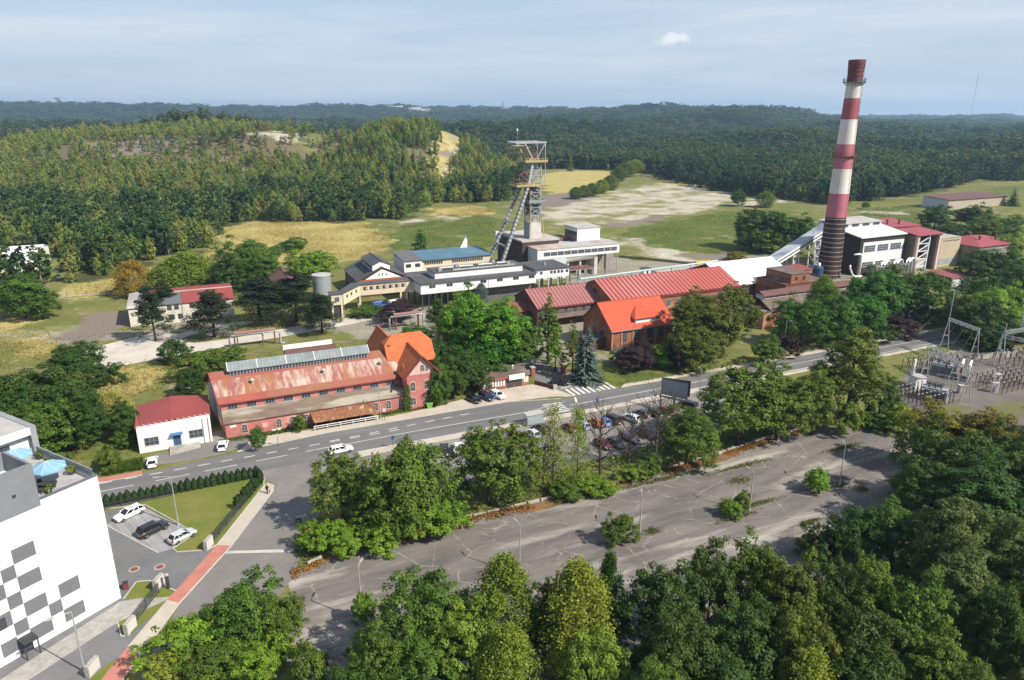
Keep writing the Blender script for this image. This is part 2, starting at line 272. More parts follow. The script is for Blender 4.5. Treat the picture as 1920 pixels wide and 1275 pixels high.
def ground_mesh():
    ny, nx = X.shape; me = bpy.data.meshes.new('ground')
    idx = np.arange(ny*nx).reshape(ny, nx)
    q = np.stack([idx[:-1,:-1], idx[:-1,1:], idx[1:,1:], idx[1:,:-1]], -1).reshape(-1, 4)
    co = np.stack([X, Y, Zg], -1).reshape(-1, 3)
    me.vertices.add(len(co)); me.vertices.foreach_set('co', co.ravel()); me.loops.add(q.size); me.loops.foreach_set('vertex_index', q.ravel())
    me.polygons.add(len(q)); me.polygons.foreach_set('loop_start', np.arange(0, q.size, 4)); me.polygons.foreach_set('loop_total', np.full(len(q), 4)); me.update()
    me.polygons.foreach_set('use_smooth', [True]*len(q))
    for nm, arr in list(zone.items()) + [('forest', forest_mask.astype(float))]:
        a = me.attributes.new('z_'+nm, 'FLOAT', 'POINT'); a.data.foreach_set('value', arr.ravel().astype(np.float32))
    return me
def ground_material():
    m = bpy.data.materials.new('ground'); m.use_nodes = True; t = m.node_tree; l = t.links.new; b = t.nodes['Principled BSDF']; b.inputs['Roughness'].default_value = .95; b.inputs['Specular IOR Level'].default_value = .1
    def N(ty): return t.nodes.new(ty)
    tc = N('ShaderNodeTexCoord')
    def noise(sc, lo, hi, det=7, st=(1,1,1)):
        mp = N('ShaderNodeMapping'); mp.inputs['Scale'].default_value = st; l(tc.outputs['Object'], mp.inputs[0])
        n = N('ShaderNodeTexNoise'); n.inputs['Scale'].default_value = sc; n.inputs['Detail'].default_value = det; n.inputs['Roughness'].default_value = .65; l(mp.outputs[0], n.inputs[0])
        r = N('ShaderNodeMapRange'); r.inputs[1].default_value = lo; r.inputs[2].default_value = hi; l(n.outputs['Fac'], r.inputs[0]); return r.outputs[0]
    def mixc(f, a, c):
        x = N('ShaderNodeMix'); x.data_type = 'RGBA'
        for s, v in (('Factor', f), ('A', a), ('B', c)):
            if isinstance(v, tuple): x.inputs[s].default_value = (*v, 1)
            else: l(v, x.inputs[s])
        return x.outputs['Result']
    n1 = noise(.035, .35, .65); n2 = noise(.22, .35, .65); n3 = noise(1.3, .3, .7); n4 = noise(.07, .4, .62, 9, (1, 1.1, 1)); edge = noise(.22, .15, .85, 12); n5 = noise(.016, .4, .6)
    def zonef(nm):
        a = N('ShaderNodeAttribute'); a.attribute_name = 'z_'+nm
        s = N('ShaderNodeMath'); s.operation = 'SUBTRACT'; l(edge, s.inputs[0]); s.inputs[1].default_value = .5
        k = N('ShaderNodeMath'); k.operation = 'MULTIPLY_ADD'; l(s.outputs[0], k.inputs[0]); k.inputs[1].default_value = 1.25; l(a.outputs['Fac'], k.inputs[2])
        r = N('ShaderNodeMapRange'); r.interpolation_type = 'SMOOTHSTEP'; r.inputs[1].default_value = .28; r.inputs[2].default_value = .72; l(k.outputs[0], r.inputs[0]); return r.outputs[0]
    base = mixc(n2, mixc(n1, (.10,.13,.028), (.23,.195,.075)), mixc(n3, (.155,.16,.05), (.065,.085,.022))); base = mixc(noise(.11, .56, .66, 9), base, (.27,.23,.15))
    dry = mixc(n2, mixc(n4, (.46,.36,.14), (.31,.27,.085)), mixc(n3, (.40,.33,.15), (.19,.19,.055)))
    lush = mixc(n2, mixc(n4, (.075,.115,.022), (.15,.155,.035)), mixc(n3, (.10,.13,.03), (.05,.065,.018)))
    lush = mixc(noise(.05, .58, .75), lush, (.30,.25,.14))
    sand = mixc(n4, mixc(n2, (.50,.45,.38), (.36,.32,.26)), mixc(n3, (.43,.39,.33), (.25,.22,.165))); sand = mixc(noise(.045, .46, .60, 10), sand, (.17,.17,.06))
    grav = mixc(n2, (.18,.15,.125), mixc(n3, (.125,.10,.085), (.24,.20,.17)))
    yard = mixc(n2, mixc(n1, (.30,.27,.23), (.20,.18,.15)), mixc(n3, (.17,.17,.08), (.26,.23,.19)))
    verge = mixc(n2, (.085,.11,.025), mixc(n3, (.17,.14,.05), (.06,.075,.02)))
    wood = mixc(n2, (.055,.07,.022), mixc(n3, (.085,.08,.035), (.035,.048,.016)))
    hv = N('ShaderNodeSeparateXYZ'); l(tc.outputs['Object'], hv.inputs[0])
    heath = mixc(n2, (.13,.105,.06), mixc(n3, (.09,.08,.05), (.17,.14,.07)))
    hr = N('ShaderNodeMapRange'); hr.inputs[1].default_value = 5; hr.inputs[2].default_value = 16; l(hv.outputs[2], hr.inputs[0])
    hy = N('ShaderNodeMapRange'); hy.inputs[1].default_value = 950; hy.inputs[2].default_value = 850; l(hv.outputs[1], hy.inputs[0])
    hm = N('ShaderNodeMath'); hm.operation = 'MULTIPLY'; l(hr.outputs[0], hm.inputs[0]); l(hy.outputs[0], hm.inputs[1])
    wood = mixc(hm.outputs[0], wood, heath)
    col = mixc(zonef('lush'), base, lush); col = mixc(zonef('forest'), col, wood); col = mixc(zonef('dry'), col, dry); col = mixc(zonef('verge'), col, verge); col = mixc(zonef('yard'), col, yard); col = mixc(zonef('gravel'), col, grav); col = mixc(zonef('sand'), col, sand)
    l(col, b.inputs['Base Color'])
    bp = N('ShaderNodeBump'); bp.inputs['Strength'].default_value = .5; bp.inputs['Distance'].default_value = .5; nb = N('ShaderNodeTexNoise'); nb.inputs['Scale'].default_value = .9; nb.inputs['Detail'].default_value = 8; l(tc.outputs['Object'], nb.inputs[0]); l(nb.outputs['Fac'], bp.inputs['Height']); l(bp.outputs[0], b.inputs['Normal'])
    return m
go = link('ground', ground_mesh()); go.data.materials.append(ground_material()); go['kind'] = 'structure'

# ------------------------------------------------------------------ roads, pavements, lots (sheets a few millimetres to centimetres above one another)
asphalt = mat('asphalt', (.125,.123,.125), (.165,.158,.155), .3, rough=.9, c3=(.22,.21,.20), stretch=(.15,1.6,1), rot=R(24.3), bump=.15, bscale=9)
asphalt_old = mat('old_asphalt', (.185,.163,.15), (.112,.10,.095), .22, rough=.95, c3=(.40,.365,.325), c3pos=(.52,.65), bump=.3, bscale=3, stretch=(.30,1.5,1), rot=R(24.3), detail=10, lo=.38, hi=.62, crack=(.16, (.38,.345,.29), .016))
asphalt_street = mat('street_asphalt', (.16,.15,.145), (.20,.185,.175), .15, rough=.93, c3=(.27,.25,.23), bump=.2, bscale=5)
carpark_m = mat('carpark_asphalt', (.24,.22,.205), (.17,.16,.15), .2, rough=.93, c3=(.33,.30,.27), bump=.2, bscale=5)
tarmac_drive = mat('smooth_tarmac', (.135,.135,.14), (.17,.17,.172), .2, rough=.85)
paving = mat('grey_paving', (.33,.33,.33), (.27,.27,.275), .35, rough=.9, brick=1.2)
pave_sand = mat('sandy_pavement', (.50,.43,.36), (.41,.35,.29), .3, rough=.95, c3=(.33,.28,.24), bump=.15)
pave_light = mat('beige_paving', (.47,.42,.35), (.40,.355,.30), .5, rough=.9)
pave_red = mat('red_paving', (.46,.19,.145), (.38,.15,.12), .6, rough=.9)
kerbm = mat('kerb_stone', (.50,.48,.45), (.38,.36,.34), .6, rough=.9)
roadpaint = mat('road_paint', (.68,.67,.64), (.50,.49,.47), .9, rough=.8)
concrete_yard = mat('concrete_yard', (.55,.50,.44), (.44,.40,.35), .14, rough=.95, c3=(.34,.31,.27), bump=.2)
lawn_m = mat('lawn', (.105,.145,.022), (.165,.165,.035), .22, rough=.95, c3=(.20,.18,.05), c3pos=(.56,.76), bump=.5, bscale=5)
tar_m = mat('fresh_tar', (.06,.057,.055), (.085,.08,.078), .8, rough=.95)
def clothoid(pts, k=6):            # rounded closed outline through control points
    n = len(pts); out = []
    for i in range(n):
        a, b, c, d = [Vector((*pts[(i+j) % n], 0)) for j in (-1, 0, 1, 2)]
        for q in range(k):
            t = q/k; p = .5*((2*b)+(c-a)*t+(2*a-5*b+4*c-d)*t*t+(3*b-a-3*c+d)*t**3); out.append((p.x, p.y))
    return out
def rough(pts, amp=.35, step=1.5):  # worn, crumbling edge
    out = []; n = len(pts)
    for i in range(n):
        a, b = Vector((*pts[i], 0)), Vector((*pts[(i+1) % n], 0)); m = max(1, int((b-a).length/step)); nr = Vector((-(b-a).y, (b-a).x, 0)).normalized()
        for q in range(m):
            p = a.lerp(b, q/m) + nr*amp*(mnoise.noise((a.x+q*1.37, a.y-q*.7, i*3.1))*1.6 if q else 0); out.append((p.x, p.y))
    return out
def sheet(name, pts, z, m, uv=True):
    mb = MB(); w = [P(*p, z) for p in pts] if uv else [Vector((*p, z)) for p in pts]
    mb.add(w, [tuple(range(len(w)))]); me = mb.mesh(name, m)
    bm = bmesh.new(); bm.from_mesh(me); bmesh.ops.triangulate(bm, faces=bm.faces)
    for f in bm.faces:
        if f.normal.z < 0: f.normal_flip()
    bm.to_mesh(me); bm.free()
    o = link(name, me); o['kind'] = 'structure'; return o
# old parking lot and the side street
LOT = [(6.5,90.3),(9,91.5),(14.5,93.5),(34.9,93.8),(59.1,93.3),(83.3,94.7),(100,96.5),(112,97),(118,95),(126.5,88),(126,78),(118,72),(103.6,62),(79.0,56),(52.9,55),(29.8,55),(10,58),(4,66),(4.5,76),(5.9,84)]
sheet('parking_lot', rough(LOT, .5), .012, asphalt_old)
STREET = [(3,84),(7,90),(9.2,96),(12,102),(17,114),(23,120),(30,124.9),(2,124.9),(7.3,119.8),(8.3,118.4),(7.6,116),(-0.2,101.8),(-7.4,90.4),(-12.1,77.5),(-20,62),(-22,50),(-9,50),(-4,66),(1,78)]
sheet('side_street', STREET, .022, asphalt_street)
sheet('car_park', rough([(23,123.4),(40,123.8),(60,123.6),(90,123.8),(112,123.6),(118,121),(112,112),(99,107.5),(80,104.6),(61.5,103),(36.6,103.6),(28,105),(22,112)], .3), .016, carpark_m)
sheet('pavement', [(24,124.9),(24,122.6),(60,122.8),(104,123.0),(104,124.4),(60,124.5)], .06, pave_sand)
sheet('pavement', rough([(88,132.6),(120,132.5),(240,133.9),(240,135.4),(120,134.0),(90,134.4)], .15), .05, pave_sand)
sheet('pavement', rough([(112,124.3),(240,124.9),(330,128.6),(330,127.0),(240,123.4),(112,122.8)], .15), .05, pave_sand)
# main road
sheet('road', [(-120,124.7),(-60,124.7),(0,124.7),(60,124.5),(120,124.6),(240,125.2),(420,132),(420,141),(240,133.6),(120,132.2),(72,132.2),(60,135.6),(20,135.8),(0,134.0),(-10,132.8),(-60,131.4),(-120,131.4)], .03, asphalt)
mk = MB()
def stripe(u0, v0, u1, v1, w, z=.036):
    a, b = Vector((u0,v0,0)), Vector((u1,v1,0)); n = Vector((-(b-a).y, (b-a).x, 0)).normalized()*w/2
    mk.add([P(p.x,p.y,z) for p in (a-n, b-n, b+n, a+n)], [(0,1,2,3)])
for i in range(14): stripe(-20+i*4.0, 131.4+.012*i, -18+i*4.0, 131.4+.012*i, .22)
for i in range(8): stripe(20+i*4, 131.9+i*.19, 22+i*4, 132+i*.19, .22)
for u in (-44,-36,-28,-20,-11,-3,6,15): stripe(u, 128.2+(u+20)*.05*.6, u+5.6, 128.2+(u+25.6)*.05*.6, .16)
stripe(22,129.3,36,129.5,.16); stripe(36,129.5,62,128.9,.18); stripe(72,128.3,240,129.3,.18); stripe(240,129.3,400,135.5,.18)
stripe(24,125.1,62,125.0,.14); stripe(86,125.0,150,125.0,.3); stripe(150,125.05,330,128.2,.16); stripe(62,129.0,72,126.6,.14); stripe(62,129.0,72,130.6,.14)
for i in range(6): stripe(66.5, 126.0+i*.95, 70.8, 126.0+i*.95, .5)
stripe(74.2,129.2,75.4,132.0,.45)
for i in range(9): stripe(75.8+i*1.35, 132.9, 75.8+i*1.35, 137.2, .6, .062)
stripe(75,138.2,78,138.4,.35,.062)
for i in range(5): stripe(150+i*3, 130.0+.3*i, 153+i*3, 127.2+.3*i, .2)
struct('road_marking', mk, roadpaint)
mk = MB()
for i in range(7): stripe(112+i*2.2, 79-i*.2, 114.5+i*2.2, 84-i*.2, .14, .02)
for i in range(9): stripe(34+i*5, 92.0, 36+i*5, 88.5, .1, .02)
struct('lot_marking', mk, mat('worn_paint', (.40,.38,.34), (.20,.185,.17), .8, lo=.45, hi=.55))
# far pavement, forecourt of the lodge, gate drive
sheet('forecourt', rough([(3,134.6),(20,136.2),(45,136.0),(58,136.0),(70,134.5),(75.5,132.6),(74,137),(71.5,142.4),(70,143.3),(57,143.6),(52,141.5),(44,139.8),(36,139.0),(20,138.6),(13,139.6),(6,139.4),(5,137)], .25), .05, pave_sand)
sheet('gate_drive', [(75,132.4),(88,132.4),(84.5,136.8),(83.2,142),(82,150),(80,160),(72,160),(72.4,143.2),(73.6,137.4)], .042, asphalt_street)
sheet('yard_drive', [(-13.6,135.5),(-7,134.3),(0,134.6),(5,136.5),(6,140.2),(2.2,141.3),(1.6,146),(-0.8,146),(-1,141.3),(-5,140.4),(-12,139.8)], .04, asphalt_street)
sheet('red_pavement', [(-40,133.2),(-40,131.9),(-13.2,131.9),(-13.2,133.6)], .08, pave_red)
# concrete yard behind the hall and the works road
yardpts = clothoid([(-33,214),(-22,222),(-14,226),(-6,223),(4,228.5),(14,228),(12,224.5),(-2,220.5),(-6,216),(-2,211.5),(8,212.2),(26,216.5),(46,220),(62,223.5),(64,219),(44,212.5),(24,208),(8,204.8),(-6,202),(-16,199.5),(-24,198),(-31,204)], 3)
sheet('concrete_yard', rough(yardpts, .25), .035, concrete_yard)
sheet('works_road', [(46,212),(80,216),(118,216),(150,222),(230,232),(230,226),(150,214),(118,208),(80,207),(46,207)], .03, mat('works_dirt', (.33,.30,.26),(.24,.22,.19),.2,rough=.95,c3=(.16,.15,.10)))
# corner plot of the modern building
sheet('driveway', [(-12.4,120.4),(-30,121),(-44,112),(-44,100),(-26,60),(-19.5,68),(-12.8,83),(-8.6,91.5),(-2.0,102.8),(-3.6,103.5),(-8,104.8),(-12,112)], .014, tarmac_drive)
sheet('parking_bay', [(-12.8,119.9),(-5.0,107.5),(-8.0,104.6),(-10.2,104.4),(-17.8,116.0)], .024, paving)
lawnpts = [(-12.4,120.2),(-18.6,121.6),(-18.6,122.8),(5.0,122.9),(6.6,121.6),(6.2,118.6),(-2.1,103.0),(-3.6,102.1),(-7.6,103.4),(-8.2,104.6),(-5.0,107.6)]
sheet('lawn', lawnpts, .05, lawn_m)
sheet('lawn', [(-14.2,94.6),(-12.8,98.0),(-11.2,97.6),(-7.9,93.7),(-8.6,92.6)], .05, lawn_m)
sheet('lawn', [(-14.6,89.8),(-8.3,92.2),(-13.0,86.6),(-14.0,86.7)], .05, lawn_m)
sheet('lawn', [(-17.6,79.8),(-14.6,82.6),(-13.4,80.4),(-15.2,76.8),(-18.4,76.8)], .05, lawn_m)
sheet('footpath', [(6.9,119.6),(8.0,118.2),(7.6,116.4),(-0.2,101.8),(-2.2,102.9),(5.8,118.2)], .07, pave_light)
sheet('footpath', [(-7.4,90.6),(-8.9,92.0),(-13.2,84.4),(-11.7,82.0)], .07, pave_light)
sheet('red_crossing', [(-0.2,101.8),(-2.2,102.9),(-8.9,92.0),(-7.4,90.6)], .066, pave_red)
sheet('red_crossing', [(-11.7,82.0),(-13.2,84.4),(-20.5,70.4),(-18.6,68.8)], .066, pave_red)
sheet('footpath', [(-14.6,94.2),(-8.2,93.6),(-8.5,92.3),(-15.3,89.3),(-26,80.8),(-27.2,83.6)], .045, mat('cobbles', (.38,.36,.33),(.27,.26,.24),1.2,rough=.95,bump=.5,bscale=5))
kb = MB()
def kerb(pts, w=.16, h=.12, z=.0, close=False):
    pp = pts+[pts[0]] if close else pts
    for a, b in zip(pp, pp[1:]): kb.bar(P(*a, z+h/2), P(*b, z+h/2), w, h)
kerb(lawnpts, close=True); kerb([(7.6,116.4),(-0.2,101.8),(-7.4,90.6),(-11.7,82.0),(-18.6,68.8)]); kerb([(-14.2,94.6),(-12.8,98.0),(-11.2,97.6),(-7.9,93.7)]); kerb([(-14.6,89.8),(-14.0,86.7),(-13.0,86.6)]); kerb([(-17.8,116.0),(-10.2,104.4)], h=.05)
kerb([(24,124.7),(60,124.55),(104,124.55)]); kerb([(3,134.5),(20,136.0),(45,135.9),(60,135.8),(72,132.6)]); kerb([(120,132.4),(240,133.9)]); kerb([(-40,131.7),(-13.2,131.7)])
struct('kerb', kb, kerbm)
sheet('path', [(-2.2,101.2),(9.6,96.6),(9.4,95.8),(-2.4,100.6)], .028, kerbm)
sheet('tar_patch', clothoid([(30.3,75.2),(32.2,75.9),(33.4,75.2),(32.2,74.1),(30.6,74.3)], 4), .02, tar_m)
strip_m = mat('rusty_leaf_litter', (.27,.125,.05), (.17,.095,.055), .5, rough=.95, c3=(.12,.105,.05), c3pos=(.5,.62), bump=.4, bscale=5)
EDGE_V = lambda u: float(np.interp(u, [6,9,14.5,35,59,83,100,112,120], [90.6,91.8,93.9,94.2,93.8,95.2,97.0,97.6,95]))
for a_, b_ in ((7, 37), (41, 58), (70, 112)):
    us = np.arange(a_, b_, .8); top = [(u, EDGE_V(u)+.1) for u in us]; low = [(u, EDGE_V(u)-.25-(2.1*(.5+.5*math.sin(u*.23+a_)))*min(1, (u-a_)/4, (b_-u)/4)-.35*mnoise.noise((u*.9, a_, 0))) for u in us]
    sheet('leaf_litter', top+low[::-1], .03, strip_m)
# low broken retaining wall of the lot edge and its rusty weeds
rb = MB()
for i in range(46):
    u = 9.5+i*2.4
    if random.random() < .85: rb.box(u, u+2.1, 0, .32, 0, .35+.15*random.random())
for i, vtx in enumerate(rb.v): rb.v[i] = tuple(P(vtx[0], float(EDGE_V(vtx[0]))+vtx[1]+.2, vtx[2]))
wl = rb.part('kerb_wall', concrete); tag(wl, 'low broken concrete wall along the far edge of the old parking lot', 'wall')

# ------------------------------------------------------------------ building helpers
WCACHE = {}
def window_mesh(w, h, nx, ny, arch, fm, gm):
    key = (w, h, nx, ny, arch, fm.name, gm.name)
    if key in WCACHE: return WCACHE[key]
    b = MB(); f = .09; x0, x1 = -w/2, w/2
    if arch:
        n = 9; hs = h-w/2; out = [(x0,0)]+[(x0,hs)]+[(w/2*math.cos(PI-PI*k/n), hs+w/2*math.sin(PI*k/n)) for k in range(1,n)]+[(x1,hs),(x1,0)]
        def ring(s): return [(x*s, h/2+(z-h/2)*s) for x, z in out]
        b.mtl(0); o = ring(1.22); i = ring(1.0); m = len(o)
        for k in range(m):
            j = (k+1) % m; a, c, d, e = o[k], o[j], i[j], i[k]
            b.hull([(a[0],-.09,a[1]),(c[0],-.09,c[1]),(d[0],-.09,d[1]),(e[0],-.09,e[1])], [(a[0],.02,a[1]),(c[0],.02,c[1]),(d[0],.02,d[1]),(e[0],.02,e[1])])
        b.mtl(1); b.hull([(x,.0-.015,z) for x,z in i], [(x,.03,z) for x,z in i]); b.mtl(0)
    else:
        b.mtl(0); b.box(x0-f,x1+f,-.10,.02,-f,0).box(x0-f,x1+f,-.07,.02,h,h+f).box(x0-f,x0,-.07,.02,0,h).box(x1,x1+f,-.07,.02,0,h)
        b.mtl(1); b.box(x0,x1,-.015,.03,0,h); b.mtl(0)
    for k in range(1, nx): b.box(x0+w*k/nx-.03, x0+w*k/nx+.03, -.05, -.015, 0, h*(.86 if arch else 1))
    for k in range(1, ny): b.box(x0, x1, -.045, -.015, h*k/ny-.03, h*k/ny+.03)
    WCACHE[key] = b.mesh('window', [fm, gm]); return WCACHE[key]
def win(root, x, y, z, w, h, face='f', nx=2, ny=2, arch=False, fm=None, gm=None, name='window', rz=None):
    o = link(name, window_mesh(w, h, nx, ny, arch, fm or whitepaint, gm or glass), root)
    o.location = (x, y, z-h/2); o.rotation_euler = (0, 0, {'f':0,'l':-PI/2,'r':PI/2,'b':PI}[face] if rz is None else rz); return o
def gable_walls(b, x0, x1, y0, y1, z0, ze, zr, axis='x'):
    if axis == 'x':
        ym = (y0+y1)/2; p = [(y0,z0),(y1,z0),(y1,ze),(ym,zr),(y0,ze)]; b.hull([(x0,y,z) for y,z in p], [(x1,y,z) for y,z in p])
    else:
        xm = (x0+x1)/2; p = [(x0,z0),(x1,z0),(x1,ze),(xm,zr),(x0,ze)]; b.hull([(x,y0,z) for x,z in p], [(x,y1,z) for x,z in p])
def gable_roof(b, x0, x1, y0, y1, ze, zr, axis='x', ov=.4, t=.18, lift=.02, ribs=0, ribm=1, oe=None):
    oe = ov if oe is None else oe
    if axis == 'x':
        ym = (y0+y1)/2; sl = (zr-ze)/(ym-y0); a, c = x0-ov, x1+ov; e0, e1 = y0-oe, y1+oe; zl = ze-sl*oe
        b.slab([(a,e0,zl+t+lift),(c,e0,zl+t+lift),(c,ym,zr+t+lift),(a,ym,zr+t+lift)], t); b.slab([(a,ym,zr+t+lift),(c,ym,zr+t+lift),(c,e1,zl+t+lift),(a,e1,zl+t+lift)], t)
        if ribs:
            b.mtl(ribm); n = int((c-a)/ribs)
            for k in range(n+1):
                x = a+(c-a)*k/n; b.bar((x,e0,zl+t+.06),(x,ym,zr+t+.06),.10,.10); b.bar((x,ym,zr+t+.06),(x,e1,zl+t+.06),.10,.10)
            b.mtl(0)
        b.bar((a,ym,zr+t+.03),(c,ym,zr+t+.03),.35,.12)
    else:
        xm = (x0+x1)/2; sl = (zr-ze)/(xm-x0); a, c = y0-ov, y1+ov; e0, e1 = x0-oe, x1+oe; zl = ze-sl*oe
        b.slab([(e0,a,zl+t+lift),(xm,a,zr+t+lift),(xm,c,zr+t+lift),(e0,c,zl+t+lift)], t); b.slab([(xm,a,zr+t+lift),(e1,a,zl+t+lift),(e1,c,zl+t+lift),(xm,c,zr+t+lift)], t)
        b.bar((xm,a,zr+t+.03),(xm,c,zr+t+.03),.35,.12)
def bld(name, label, cat, u, v, rz=0.0): return thing(name, label, cat, P(u, v, 0), TH+rz)
pinkwall = mat('pink_brick', (.56,.215,.195), (.47,.165,.145), .35, rough=.9, c3=(.60,.33,.29), brick=2.6, c3pos=(.55,.75))
redbrick = mat('red_brick', (.36,.15,.085), (.24,.095,.06), .4, rough=.92, c3=(.40,.22,.13), brick=2.4)
darkbrick = mat('brown_brick', (.13,.065,.045), (.085,.045,.035), .3, rough=.92, brick=2.2)
rustroof = mat('rusty_sheet_roof', (.33,.085,.065), (.27,.075,.06), .25, rough=.8, c3=(.26,.12,.07), c3pos=(.45,.60), stretch=(1,.55,.55), wave=(.9,(.26,.08,.06),'X',.22))
rustroof_worn = mat('worn_sheet_roof', (.28,.10,.085), (.45,.37,.30), .42, rough=.85, c3=(.29,.12,.06), c3pos=(.52,.62), stretch=(2.2,.5,.5), lo=.42, hi=.62, detail=9)
aisleroof = mat('grey_brown_felt', (.155,.105,.09), (.22,.18,.125), .4, rough=.95, c3=(.34,.31,.25), c3pos=(.50,.62), stretch=(.5,2,1))
orangerust = mat('orange_rust', (.28,.125,.06), (.17,.075,.045), 1.1, rough=.9, c3=(.50,.36,.18), stretch=(2,1,1))
glassroof = mat('skylight_glass', (.19,.215,.22), (.26,.285,.285), .5, rough=.35, c3=(.13,.16,.17), wave=(.75,(.15,.19,.20),'X',.45))
tile_or = mat('orange_tile', (.47,.145,.055), (.39,.11,.042), .5, rough=.85, c3=(.40,.11,.05), wave=(.35,(.40,.11,.04),'Z',.35))
tile_new = mat('bright_tile', (.50,.085,.04), (.44,.075,.036), .3, rough=.75, wave=(.35,(.45,.068,.03),'Z',.3))
redribs = mat('faded_red_sheet', (.45,.175,.16), (.40,.13,.118), .12, rough=.7, c3=(.42,.095,.08), wave=(1.55,(.20,.045,.04),'X',1.0), c3pos=(.45,.62))
maroonribs = mat('maroon_sheet', (.36,.155,.145), (.30,.12,.115), .15, rough=.7, wave=(1.25,(.16,.06,.06),'X',.85))
redmetal = mat('red_metal_roof', (.27,.062,.055), (.235,.052,.048), .3, rough=.6, wave=(1.1,(.30,.05,.045),'X',.3))
rosemetal = mat('rose_metal_roof', (.31,.07,.078), (.26,.058,.066), .3, rough=.6)
brownroof = mat('brown_sheet_roof', (.155,.075,.065), (.12,.06,.055), .3, rough=.75, wave=(1.0,(.11,.055,.05),'X',.3))
brownfelt = mat('brown_felt_roof', (.16,.115,.095), (.11,.085,.075), .4, rough=.95, c3=(.21,.17,.14))
greyroof = mat('dark_grey_felt', (.085,.088,.092), (.065,.067,.07), .25, rough=.9, c3=(.12,.12,.12))
palegrey = mat('pale_grey_roof', (.44,.42,.40), (.36,.34,.32), .3, rough=.9, c3=(.28,.25,.23), c3pos=(.5,.7))
whiteroof = mat('white_sheet_roof', (.78,.78,.80), (.70,.70,.72), .3, rough=.6, wave=(.9,(.66,.66,.68),'X',.4))
blueroof = mat('blue_sheet_roof', (.095,.185,.245), (.075,.145,.195), .3, rough=.6, wave=(1.0,(.055,.14,.20),'X',.4), c3=(.12,.22,.29))
panelwhite = mat('white_panel', (.74,.74,.74), (.66,.66,.66), .2, rough=.6, wave=(1.2,(.64,.64,.64),'X',.3))
panelshade = mat('shade_blue_panel', (.52,.56,.60), (.46,.50,.54), .2, rough=.6, wave=(1.1,(.44,.48,.52),'Y',.3))  # white panelling darkened and blued as if in shade, mostly for left faces
cream = mat('cream_render', (.62,.53,.38), (.54,.46,.33), .3, rough=.9, c3=(.45,.40,.32))
whiterender = mat('white_render', (.80,.79,.76), (.74,.73,.70), .25, rough=.9, c3=(.66,.63,.58), c3pos=(.6,.8))
oldwhite = mat('stained_white_render', (.66,.62,.53), (.56,.52,.45), .4, rough=.95, c3=(.40,.35,.30), c3pos=(.52,.72))
bluepaint = mat('blue_door_paint', (.05,.17,.36), (.04,.14,.30), 1, rough=.5)
signwhite = mat('white_sign_board', (.82,.82,.80), (.78,.78,.76), 1, rough=.5)
trimred = mat('dark_red_trim', (.22,.05,.045), (.17,.04,.04), 1, rough=.8)
woodgrey = mat('weathered_wood', (.20,.15,.11), (.14,.11,.08), .8, rough=.95)

# ------------------------------------------------------------------ pink hall with the rusty roof
r = bld('brick_hall', 'long pink brick hall with rusty curved sheet roof and grey glass ridge skylight', 'hall', 1.6, 141.3)
def skew(b):                       # the hall's left end is not square to the road
    b.v = [(x-.14*max(0, y-1.5)*max(0, 1-max(0, x)/9), y, z) for x, y, z in b.v]; return b
b = MB(); b.box(0,36.8,0,3.7,0,3.25); gable_walls(b,0,36.8,3.7,17.7,0,6.3,10.5); skew(b).part('wall', pinkwall, r)
b = MB(); b.hull([(-.04,4.6,1),(-.04,16.8,1),(-.04,16.8,6.0),(-.04,10.7,9.4),(-.04,4.6,6.0)], [(-.10,4.6,1),(-.10,16.8,1),(-.10,16.8,6.0),(-.10,10.7,9.4),(-.10,4.6,6.0)]); skew(b).part('gable_facing', oldwhite, r)
b = MB(); b.slab([(-.3,-.35,3.4),(37,-.35,3.4),(37,3.7,4.65),(-.3,3.7,4.65)], .15); b.part('aisle_roof', aisleroof, r, 'grey brown aisle roof with moss and pale worn patches')
prof = [(3.2,6.30),(4.6,7.25),(6.4,8.45),(8.4,9.65),(10.7,10.75)]
b = MB()
for side in (1, -1):
    pp = [(10.7+side*(y-10.7), z) for y, z in prof]
    for k, (p, q) in enumerate(zip(pp, pp[1:])):
        b.mtl(1 if k in (1, 2) else 0); b.slab([(-.5,p[0],p[1]),(37.1,p[0],p[1]),(37.1,q[0],q[1]),(-.5,q[0],q[1])], .12)
skew(b).part('roof', [rustroof, rustroof_worn], r)
b = MB()
for y, z in ((3.25,6.2),): b.box(-.5,37.1,y-.12,y,z-.2,z+.02)
for s in (1,-1):
    for p, q in zip(prof, prof[1:]): b.bar((-.58,10.7+s*(p[0]-10.7),p[1]),(-.58,10.7+s*(q[0]-10.7),q[1]),.14,.3)
skew(b).part('verge_board', trimred, r)
sk = MB(); sk.box(2.3,31.0,9.1,12.3,9.6,10.9); sp = sk.part('skylight', greypaint, r)
b = MB(); b.slab([(1.9,8.8,11.05),(31.4,8.8,11.05),(31.4,10.7,12.45),(1.9,10.7,12.45)], .1); b.slab([(1.9,10.7,12.45),(31.4,10.7,12.45),(31.4,12.6,11.05),(1.9,12.6,11.05)], .1)
b.part('skylight_roof', glassroof, sp)
for k in range(6): MB().bar((1.9+5.9*k,8.8,11.1),(1.9+5.9*k,10.7,12.5),.12,.08).part('glazing_bar', whitepaint, sp)
b = MB()
for k in range(44): b.box(2.5+k*.65,2.9+k*.65,9.03,9.09,10.05,10.85)
b.part('pane', glass, sp)
for x in (6.3, 20.8, 33.2):
    b = MB(); b.tube([(x,6.6,8.4),(x,6.6,9.3)], .22, 8); b.lathe([(.5,9.25),(.42,9.45),(.06,9.7)], 10, (x,6.6)); b.part('roof_vent', [palegrey], r)
for k in range(10): win(r, 1.9+3.62*k, 3.7, 5.42, 1.75, 1.25, nx=3, ny=2, fm=greypaint)
